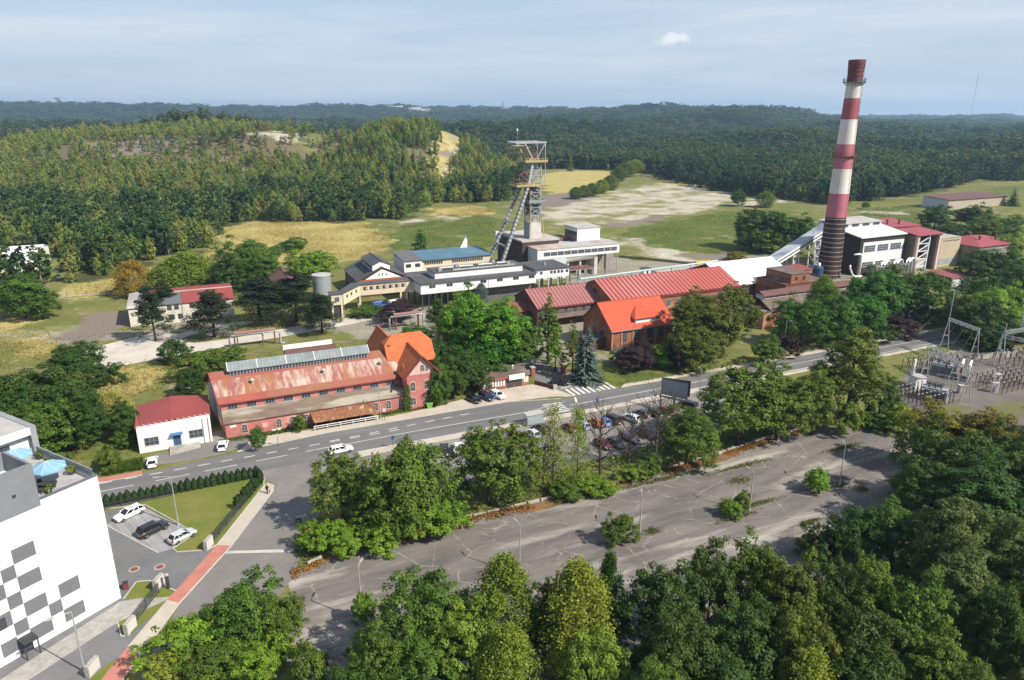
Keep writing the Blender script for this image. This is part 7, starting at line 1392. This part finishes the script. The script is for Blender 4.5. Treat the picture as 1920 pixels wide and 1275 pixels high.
# ------------------------------------------------------------------ substation
sheet('substation_yard', rough([(139,99),(146,105),(158,112),(172,116),(186,118),(200,114),(215,104),(215,84),(190,76),(165,76),(150,80),(140,88)], .5), .02, mat('substation_gravel', (.17,.145,.13),(.115,.10,.095),.18,rough=.95,c3=(.12,.125,.04),c3pos=(.55,.66),bump=.3))
def gantry(label, u0, v0, u1, v1, h, mast=0):
    L_ = math.hypot(u1-u0, v1-v0); o = bld('steel_gantry', label, 'gantry', u0, v0, math.atan2(v1-v0, u1-u0))
    for x in (0, L_): b = MB(); b.bar((x,-1.5,0),(x,0,h),.16); b.bar((x,1.5,0),(x,0,h),.16); b.bar((x,-.8,h*.5),(x,.8,h*.5),.14); b.part('leg', galv, o)
    b = MB(); n = int(L_/1.0)
    for s, z in ((-.35,h),(.35,h),(-.35,h-.7),(.35,h-.7)): b.bar((0,s,z),(L_,s,z),.09)
    for k in range(n):
        a, c = L_*k/n, L_*(k+1)/n; b.bar((a,-.35,h-.7 if k%2 else h),(c,-.35,h if k%2 else h-.7),.09); b.bar((a,.35,h-.7 if k%2 else h),(c,.35,h if k%2 else h-.7),.09); b.bar((a,-.35,h),(c,.35,h),.07)
    b.part('truss', galv, o)
    if mast: MB().bar((0,0,h),(0,0,h+mast),.12).part('mast', galv, o)
    b = MB()
    for k in range(3): x = L_*(k+.5)/3; b.tube([(x,-.5,h-.7),(x,-.5,h-1.9)], .16, 6)
    b.part('insulator_string', mat('brown_glaze', (.13,.055,.05), (.10,.04,.04), 1, rough=.3), o)
gantry('steel gantry with tall thin mast nearest the road in the substation', 182.1, 119.3, 179.6, 109.5, 9.6, 7.5); gantry('steel gantry on splayed legs at the near left side of the substation', 154.7, 104.8, 153.0, 93.2, 8.4); gantry('high steel gantry at the right edge of the substation', 182.8, 105, 205, 104, 9.8, 2); gantry('steel gantry standing lengthwise in the right hand insulator field', 187, 108, 189, 92, 7.6); gantry('far steel gantry at the right edge under the dark trees', 203, 113, 201, 96, 9.0, 3); gantry('low steel gantry between the two insulator fields', 165, 112, 160.5, 101.5, 6.6)
ins = MATS['brown_glaze']
IP = thing('insulator_post', 'x', 'insulator', (0,0,0)); MB().box(-.08,.08,-.08,.08,0,1.7).part('stand', mat('dull_stand', (.16,.14,.13), (.12,.10,.09), 1), IP)
b = MB(); b.lathe([(q, 1.7+.13*k) for k in range(12) for q in ((.07,.125) if k % 2 else (.125,.07))][:20], 8); b.part('insulator', ins, IP); MB().box(-.3,.3,-.1,.1,2.9,3.02).part('terminal', galv, IP)
first = True
for (u0, v0, du, dv, nu, nv, lb) in ((140.5,101.5,1.3,-1.8,8,5,'brown insulator post in the dense block left of the near gantry'),(160,114.5,1.9,-1.7,9,4,'brown insulator post in the field beside the road gantry'),(165,100,1.9,-1.7,8,5,'brown insulator post in the middle field with pink tones'),(186,108,2.3,-2.2,8,7,'brown insulator post in the field at the right edge')):
    for i in range(nu):
        for j in range(nv):
            p = P(u0+i*du+j*.25, v0+j*dv)
            if first: o = IP; o.location = p; o['label'] = lb; o['group'] = lb.replace('brown insulator post', 'insulator posts'); first = False
            else: dup(IP, p, TH, lb, lb.replace('brown insulator post', 'insulator posts'))
for u, v, lb in ((148.6,97.5,'grey ribbed transformer below the near gantry in the substation'),(165.5,107.5,'grey blue transformer with two white fire walls in the substation')):
    o = bld('transformer', lb, 'transformer', u, v, R(-62)); MB().box(-2.6,2.6,-1.3,1.3,.4,3.0).part('tank', mat('transformer_grey', (.28,.32,.34), (.22,.25,.27), .6, rough=.6), o); MB().box(-2.8,2.8,-1.6,1.6,0,.4).part('plinth', concrete, o)
    for y0 in (-1.9, 1.3):
        b = MB(); b.box(-2.45,2.45,y0+.2,y0+.4,.65,.75)
        for k in range(12): b.box(-2.4+k*.42,-2.25+k*.42,y0,y0+.6,.7,2.7)
        b.part('cooling_fins', MATS['transformer_grey'], o); MB().tube([(-1.8,.6,3.6),(1.2,.6,3.6)], .4, 10).part('conservator', galv, o)
    for k in range(3): MB().lathe([(.2,3.0),(.12,3.2),(.2,3.4),(.12,3.6),(.2,3.8),(.06,4.3)], 8, (-1.2+k*1.2,-.6)).part('bushing', ins, o)
    if v > 100:
        for x in (3.6, 5.2): MB().box(x,x+.35,-2.2,2.2,0,4.4).part('fire_wall', whiterender, o)
for u, v, h_, lb in ((171,97.8,2.6,'tall white control cabinet in the substation'),(165.6,94.8,2.3,'short white control cabinet nearest the gravel drive in the substation'),(158,97.5,1.9,'low grey cabinet by the near gantry')):
    o = bld('control_cabinet', lb, 'cabinet', u, v, R(-30)); MB().box(-.7,.7,-.5,.5,0,h_).part('housing', whiterender if 'white' in lb else greypaint, o); MB().box(-.8,.8,-.6,.6,h_,h_+.12).part('roof', palegrey, o); MB().box(-.55,.55,-.53,-.5,.2,h_-.2).part('door', palegrey, o)
o = bld('control_house', 'small white control house with white chimney post left of the substation', 'building', 150.5, 103.5, R(-20)); MB().box(0,2.4,0,2.8,0,2.7).part('wall', whiterender, o); MB().box(-.15,2.55,-.15,2.95,2.7,2.85).part('roof', palegrey, o); MB().box(.2,.65,2.0,2.45,2.85,6.6).part('chimney_post', whiterender, o)
o = bld('concrete_fence', 'pale concrete panel fence at the back of the substation', 'fence', 176, 113, R(-12))
for k in range(9): MB().box(k*2.5,k*2.5+2.35,0,.12,.05,1.7).part('panel', concrete, o); MB().box(k*2.5-.12,k*2.5+.02,-.06,.2,0,1.85).part('post', palegrey, o)
b = MB(); MBw = b
def wire(a, c, sag=.8): MBw.tube([a.lerp(c, t)-Vector((0,0,4*sag*t*(1-t))) for t in np.linspace(0, 1, 9)], .035, 4)
for s in (-1, 0, 1): wire(P(181+s*.8,114+s*3,8.8), P(162.5+s*.8,106.5+s*3,5.9)); wire(P(162.5+s*.8,106.5+s*3,5.9), P(154+s*.3,99+s*3.4,7.6)); wire(P(190+s*5,104.5,9.2), P(181+s*.8,114+s*3,8.8))
tag(b.part('power_line', darkmetal), 'thin dark power lines hung between the substation gantries', 'wire')
o = bld('power_pole', 'slender grey power pole with stay wire behind the road beyond the substation', 'pole', 208, 137.5); MB().tube([(0,0,0),(0,0,15)], [.16,.07], 6).part('pole', galv, o); MB().bar((0,0,6.5),(-14,-2,.2),.05).part('stay_wire', galv, o); MB().bar((-.8,0,14),(.8,0,14),.12).part('crossarm', galv, o)
b = MB(); b.box(-.5,.5,-.5,.5,0,.02)

for (u0, v0, n, h_, lb) in ((170,113,6,3.2,'thin grey busbar frame by the road side of the substation'),(176,101,7,3.4,'thin grey busbar frame in the middle of the substation'),(157,103,5,3.0,'thin grey busbar frame right of the white control house'),(194,100,6,3.6,'thin grey busbar frame at the right edge of the substation')):
    o = bld('busbar_frame', lb, 'frame', u0, v0, R(-70))
    for k in range(n): MB().bar((k*1.6,0,0),(k*1.6,0,h_),.14).part('post', galv, o)
    b = MB(); b.bar((-.4,0,h_),((n-1)*1.6+.4,0,h_),.14); b.bar((-.4,0,h_*.72),((n-1)*1.6+.4,0,h_*.72),.08); b.part('beam', galv, o)
    b = MB()
    for k in range(n): b.lathe([(q, h_+.08+.12*j) for j, q in enumerate((.08,.15,.08,.15,.08,.15,.08,.15,.06))], 7, (k*1.6,0))
    b.part('insulator', ins, o, None)
# ------------------------------------------------------------------ far skyline
def far(px, d): x = d*(px-960)/1340; return Vector((x, d*.96, float(ground_height(x, d*.96))))
p = far(185, 3900); o = thing('distant_tower', 'tiny dark tower with a wide head on the far left skyline', 'tower', p); MB().box(-5,5,-5,5,0,44).part('shaft', greypaint, o); MB().box(-14,14,-7,7,44,54).part('head', greypaint, o)
p = far(944, 3900); o = thing('radio_mast', 'tiny mast on the skyline left of the pit tower', 'mast', p); MB().bar((0,0,0),(0,0,62),3.5).part('mast_tube', greypaint, o); MB().box(-5,5,-5,5,38,46).part('platform', greypaint, o)
p = far(1748, 6000); o = thing('radio_mast', 'faint very tall thin mast right of the chimney on the horizon', 'mast', p); MB().bar((0,0,0),(0,0,330),2.6).part('mast_tube', palegrey, o)
for i, (px, w_, lb) in enumerate(((760,70,'tiny white building on the skyline, leftmost of three'),(785,110,'tiny white long building on the skyline, middle of three'),(812,50,'tiny white building on the skyline, rightmost of three'))):
    p = far(px, 3950); o = thing('distant_building', lb, 'building', p); MB().box(-w_/2,w_/2,-15,15,0,27).part('wall', whiterender, o); MB().box(-w_/2-1,w_/2+1,-16,16,27,28).part('roof', palegrey, o)
# ------------------------------------------------------------------ cars
COLR = {'white':(.78,.79,.80),'black':(.012,.012,.014),'silver':(.46,.48,.50),'navy':(.012,.022,.07),'grey':(.16,.17,.18),'blue':(.03,.10,.40),'brown':(.045,.03,.025),'maroon':(.16,.02,.02),'paleblue':(.38,.46,.56),'orange':(.40,.12,.02),'brightblue':(.08,.22,.62),'darkgrey':(.045,.047,.05),'wine':(.11,.012,.018),'plum':(.06,.035,.07)}
def loft(b, secs):
    n = len(secs[0]); vs = [p for s in secs for p in s]; fs = [(i*n+k, i*n+(k+1)%n, (i+1)*n+(k+1)%n, (i+1)*n+k) for i in range(len(secs)-1) for k in range(n)]
    b.add(vs, fs+[tuple(range(n)), tuple(range(len(vs)-1, len(vs)-n-1, -1))])
def car_proto(kind):
    Lg, Wd, H_, belt, hood = {'hatch':(4.15,1.76,1.48,.95,.92),'wagon':(4.65,1.82,1.47,.95,.90),'suv':(4.7,1.92,1.68,1.08,1.04),'van':(5.4,2.0,2.15,1.15,1.12)}[kind]
    r = thing('car', 'car', 'van' if kind == 'van' else 'car', (0,0,0)); f, bk, hw = Lg/2, -Lg/2, Wd/2; b = MB()
    def sec(x, zt, w, zb=.24): return [(x,-w*.86,zb),(x,-w,zb+.22),(x,-w*1.0,zt-.22),(x,-w*.86,zt),(x,w*.86,zt),(x,w*1.0,zt-.22),(x,w,zb+.22),(x,w*.86,zb)]
    loft(b, [sec(f,.62,hw*.70,.32), sec(f-.10,.70,hw*.86,.27), sec(f-.40,hood-.10,hw*.97), sec(f-1.15,hood,hw), sec(0,belt,hw), sec(bk+.6,belt+.02,hw), sec(bk+.18,belt-.02,hw*.95), sec(bk,belt-.18,hw*.82,.32)])
    ws, rf, rb, tb = {'hatch':(f-1.05,f-1.85,bk+.62,bk+.16),'wagon':(f-1.25,f-2.05,bk+.62,bk+.20),'suv':(f-1.25,f-1.9,bk+.5,bk+.14),'van':(f-.75,f-1.25,bk+.22,bk+.08)}[kind]
    b.hull([(rf+.06,-hw*.74,H_-.05),(rf+.06,hw*.74,H_-.05),(rb-.06,hw*.72,H_-.05),(rb-.06,-hw*.72,H_-.05)], [(rf-.12,-hw*.64,H_+.02),(rf-.12,hw*.64,H_+.02),(rb+.12,hw*.62,H_+.01),(rb+.12,-hw*.62,H_+.01)])
    for s in (-1, 1):
        for (x0, x1, w_) in ((ws,rf,.10),(tb,rb,.14),((ws+rf)/2-.75,rf-.95,.09),((tb+rb)/2+.75,rb+.55,.10)):
            if x1 < rb or x0 < tb: continue
            b.bar((x0,s*hw*.90,belt-.02),(x1,s*hw*.735,H_-.02),w_,.07)
        b.box(ws-.35,ws-.15,s*hw-(.02 if s > 0 else .2),s*hw+(.2 if s > 0 else .02),belt-.02,belt+.13)
    if kind == 'van': b.hull([(rf-1.1,-hw*.92,belt-.02),(rf-1.1,hw*.92,belt-.02),(tb,hw*.92,belt-.02),(tb,-hw*.92,belt-.02)], [(rf-1.1,-hw*.77,H_-.04),(rf-1.1,hw*.77,H_-.04),(rb,hw*.77,H_-.04),(rb,-hw*.77,H_-.04)])
    b.part('body', paint, r)
    MB().hull([(ws,-hw*.86,belt-.04),(ws,hw*.86,belt-.04),(tb,hw*.84,belt-.04),(tb,-hw*.84,belt-.04)], [(rf,-hw*.70,H_-.03),(rf,hw*.70,H_-.03),(rb,hw*.68,H_-.03),(rb,-hw*.68,H_-.03)]).part('windows', carglass, r)
    wr = .36 if kind in ('suv','van') else .32
    for x in (f-.85, bk+.80):
        for s in (-1, 1):
            y = s*(hw-.10); w = MB().tube([(x,y-.12,wr),(x,y+.12,wr)], wr, 16).part('wheel', rubber, r); MB().tube([(x,y+s*.115,wr),(x,y+s*.135,wr)], wr*.66, 10).part('rim', alloy, w)
    for s in (-1, 1):
        MB().hull([(f-.10,s*hw*.84,.60),(f-.10,s*hw*.50,.60),(f-.42,s*hw*.60,.74),(f-.45,s*hw*.95,.74)], [(f-.02,s*hw*.74,.66),(f-.02,s*hw*.48,.66),(f-.38,s*hw*.60,.80),(f-.42,s*hw*.97,.80)]).part('headlight', lampglass, r)
        MB().box(bk-.01,bk+.14,s*hw*.80-.13,s*hw*.80+.13,belt-.30,belt-.05).part('taillight', redlens, r)
    MB().box(f-.06,f+.02,-hw*.5,hw*.5,.36,.56).part('grille', rubber, r); MB().box(f+.02,f+.035,-.26,.26,.40,.51).part('number_plate', signwhite, r); MB().box(bk-.03,bk+.06,-.26,.26,.50,.62).part('number_plate', signwhite, r)
    return r
CP = {}
for k, u, v, hd, c, lb in CARS:
    rz = TH+R(hd); p = P(u, v, .04)
    if k not in CP: o = CP[k] = car_proto(k); o.location = p; o.rotation_euler = (0,0,rz); o['label'] = lb
    else: o = dup(CP[k], p, rz, lb)
    o.name = 'van' if k == 'van' else 'parked_car'
    for ch in o.children:
        if ch.name.startswith('body'): ch.color = (*COLR[c], 1)
# ------------------------------------------------------------------ the walker at the corner
def skinned(name, verts, edges, rad, m, parent=None):
    me = bpy.data.meshes.new(name); me.from_pydata(verts, edges, []); o = link(name, me, parent); s = o.modifiers.new('skin', 'SKIN'); s.use_smooth_shade = True
    if not me.skin_vertices: bpy.context.view_layer.update()
    for i, q in enumerate(rad): me.skin_vertices[0].data[i].radius = (q, q)
    me.skin_vertices[0].data[0].use_root = True; d = o.modifiers.new('sub', 'SUBSURF'); d.levels = 1; d.render_levels = 1; me.materials.append(m); return o
skinm = mat('skin', (.50,.30,.22), (.46,.27,.20), 5, rough=.6); clothm = mat('black_cloth', (.015,.015,.018), (.03,.03,.034), 6, rough=.9); hairm = mat('dark_hair', (.03,.02,.015), (.05,.035,.025), 9, rough=.7)
def body_graph(cloth):
    V_ = [(0,0,.95),(0,0,1.12),(.02,0,1.32),(.03,0,1.46),(.05,0,1.60),(.06,0,1.70)]; E_ = [(0,1),(1,2),(2,3),(3,4),(4,5)]; Rd = [.15,.13,.16,.06,.085,.06]
    if cloth: V_ = V_[:4]; E_ = E_[:3]; Rd = [.17,.15,.18,.075]
    def chain(start, pts, rs):
        p = start
        for q, k in zip(pts, rs): V_.append(q); Rd.append(k+(.02 if cloth else 0)); E_.append((p, len(V_)-1)); p = len(V_)-1
        return p
    for s, st in ((1,.30),(-1,-.26)):
        h = chain(0, [(.02,s*.10,.88),(st*.5,s*.11,.50),(st,s*.11,.10),(st+.05,s*.11,.05)], [.09,.065,.045,.04])
        if not cloth: chain(h, [(st+.20,s*.12,.04)], [.035])
        a = chain(2, [(.02,s*.19,1.38),(-st*.3,s*.25,1.12),(-st*.4+.14,s*.26,.90)], [.06,.045,.032])
        if not cloth:
            w = chain(a, [(-st*.4+.17,s*.26,.83)], [.028])
            for q in range(4): chain(w, [(-st*.4+.16+.025*q,s*.26,.77),(-st*.4+.17+.02*q,s*.245,.73-.008*(q%2))], [.010,.008])
            chain(w, [(-st*.4+.215,s*.235,.80),(-st*.4+.225,s*.225,.77)], [.010,.008])
    return V_, E_, Rd
pr_ = bld('person', 'person in black clothes carrying a dark bag, walking on the corner footpath', 'person', 6.5, 115.6, R(60))
pr_.location.z = .07; skinned('body', *body_graph(False), skinm, pr_); skinned('clothes', *body_graph(True), clothm, pr_)
MB().lathe([(.05,1.52),(.105,1.58),(.112,1.68),(.07,1.76),(.01,1.78)], 12, (.03,0)).part('hair', hairm, pr_, smooth=True)
o = bld('handbag', 'dark bag hanging from the hand of the person on the footpath', 'bag', 6.85, 115.45, R(60)); o.location.z = .07; MB().hull([(-.16,-.06,.35),(.16,-.06,.35),(.16,.06,.35),(-.16,.06,.35)], [(-.12,-.04,.62),(.12,-.04,.62),(.12,.04,.62),(-.12,.04,.62)]).part('pouch', darkmetal, o); MB().tube([(-.1,0,.62),(0,0,.80),(.1,0,.62)], .012, 5).part('strap', darkmetal, o)
# ------------------------------------------------------------------ ivy on the gabled house
def ivy(label, x0, x1, z1, n, seedx):
    x = rng.uniform(x0, x1, n); z = z1*rng.uniform(0, 1, n)**.8; k = np.abs((x-(x0+x1)/2)/((x1-x0)/2)) < 1.05-(z/z1)**2*.75+.15*np.sin(z*2.3+seedx); x, z = x[k], z[k]
    y = -.12-rng.uniform(0, .45, len(x)); o = link('ivy', leaf_mesh('ivy', np.stack([x,y,z], 1), rdir(len(x))*.6+np.array([0,-1,.3]), rng.uniform(.6,1.2,len(x))*.17, rng.uniform(.1,.8,len(x)))); o.location = P(38.3,140.3); o.rotation_euler = (0,0,TH); o.color = (.075,.125,.02,1); tag(o, label, 'ivy')
ivy('green ivy covering the right half of the gabled house front', 4.6, 9.2, 9.0, 3200, 0); ivy('thin ivy strand climbing the left corner of the gabled house', -.7, 1.0, 6.2, 700, 2)
# ------------------------------------------------------------------ weeds, rough grass, clipped hedge
def weeds(name, label, pts, size, col, cat='weeds', h=.25):
    pts = np.array(pts, float); n = len(pts); me = leaf_mesh(name, pts+np.stack([np.zeros(n), np.zeros(n), rng.uniform(.05, h, n)], 1), rdir(n)+np.array([0,0,.9]), rng.uniform(.5, 1.3, n)*size, rng.uniform(.2, .75, n), .45)
    o = link(name, me); o['kind'] = 'stuff'; o.color = (*col, 1); return tag(o, label, cat)
pp = []
for k in range(13000):
    u = rng.uniform(7, 112); w_ = abs(rng.normal(0, 1.0)); g = .5+.5*math.sin(u*.35)+.3*math.sin(u*1.3); 
    if rng.random() < g: pp.append(P(u, float(EDGE_V(u))+rng.choice([-.8,.5])*w_-.2, 0))
weeds('rusty_weeds', 'rust brown dried weeds along the far edge of the old lot', pp, .22, (.27,.115,.035))
pp = []
for k in range(9000):
    u = rng.uniform(8, 114); v = float(EDGE_V(u))+rng.uniform(.8, 9.5)
    if rng.random() < .5+.5*math.sin(u*.21)*math.sin(v*.6+u*.05): pp.append(P(u, v, 0))
weeds('verge_grass', 'rough green grass and weeds on the verge between lot and car park', pp, .28, (.10,.125,.025), h=.5)
pp = []
for (u, v, a, b_) in ((80,78.6,5,.5),(74,76.8,4,.4),(100,74.8,1.4,.7),(98,77.6,1.6,.5),(59.5,79,1.5,.8),(88,90.2,7,.5),(70,92,9,.5),(95,69,1.5,.5),(84,71,2.5,.4),(118,78,1.2,.8),(110,88,5,.5),(83,86,2.5,1.1)):
    for k in range(int(180*a**.6)): pp.append(P(u+rng.normal()*a*.5, v+rng.normal()*b_*.6, 0))
weeds('crack_weeds', 'yellow green weeds growing from cracks in the old lot', pp, .17, (.15,.15,.03), h=.35)
pp = [P(rng.uniform(0, 45), 140.4+rng.normal()*.45-(.6 if 12 < 0 else 0), 0) for k in range(2600)]; pp = [p for p in pp if not (17.5 < UV(p.x, p.y)[0] < 32)]
weeds('foot_weeds', 'green weeds along the foot of the pink hall and gabled house', pp, .22, (.085,.14,.02), h=.4)
pp = [P(rng.uniform(-19.4, -13.2), rng.uniform(133.9, 138.2), 0) for k in range(4200)]
o = weeds('clipped_hedge', 'clipped flat green hedge patch on the left before the red roofed office', pp, .16, (.07,.125,.015), 'hedge', .9)
def tufts(name, label, keys, n, size, col, h, ext):
    pp = []
    while len(pp) < n:
        x = rng.uniform(*ext[0], 4000); y = rng.uniform(*ext[1], 4000); m = np.zeros(4000, bool)
        for k in keys:
            for p in ZONES[k]: m |= inpoly(x, y, p)
        m &= ~inpoly(x, y, near_edge_poly()); m &= (np.sin(x*.11+y*.05+2*np.sin(y*.07))*np.sin(y*.09-x*.04+2*np.sin(x*.05))+rng.normal(0, .6, 4000) > .0)
        z = ground_height(x, y); pp += [(a, c, d) for a, c, d in zip(x[m], y[m], z[m])]
    return weeds(name, label, pp[:n], size, col, 'grass', h)
tufts('dry_grass', 'tall straw yellow grass on the dry meadow', ['dry'], 38000, .27, (.36,.29,.10), .6, ((-230, 40), (150, 520)))
tufts('meadow_grass', 'rough green grass tufts on the meadow behind the pit buildings', ['lush'], 20000, .27, (.10,.13,.03), .5, ((-80, 420), (150, 560)))
pp = []
while len(pp) < 15000:
    u, v = rng.uniform(-60, 60), rng.uniform(140, 232)
    if (v > 164 or u < -15) and not (-33 < u < 64 and 197 < v < 229): pp.append(P(u, v, 0))
weeds('yard_grass', 'yellow green rough grass and weeds round the halls and yard', pp, .2, (.16,.15,.035), 'grass', .5)
# ------------------------------------------------------------------ air
hb = MB().box(-12000, 12000, -300, 11000, -40, 190)
ho = hb.part('haze', []); ho['kind'] = 'stuff'; tag(ho, 'thin blue grey haze lying over the whole landscape', 'haze')
hm = bpy.data.materials.new('haze'); hm.use_nodes = True; t = hm.node_tree; t.nodes.clear()
pv = t.nodes.new('ShaderNodeVolumePrincipled'); pv.inputs['Color'].default_value = (.50, .72, 1.0, 1); pv.inputs['Density'].default_value = 1.1e-4; pv.inputs['Anisotropy'].default_value = .2
t.links.new(pv.outputs[0], t.nodes.new('ShaderNodeOutputMaterial').inputs['Volume']); ho.data.materials.append(hm)
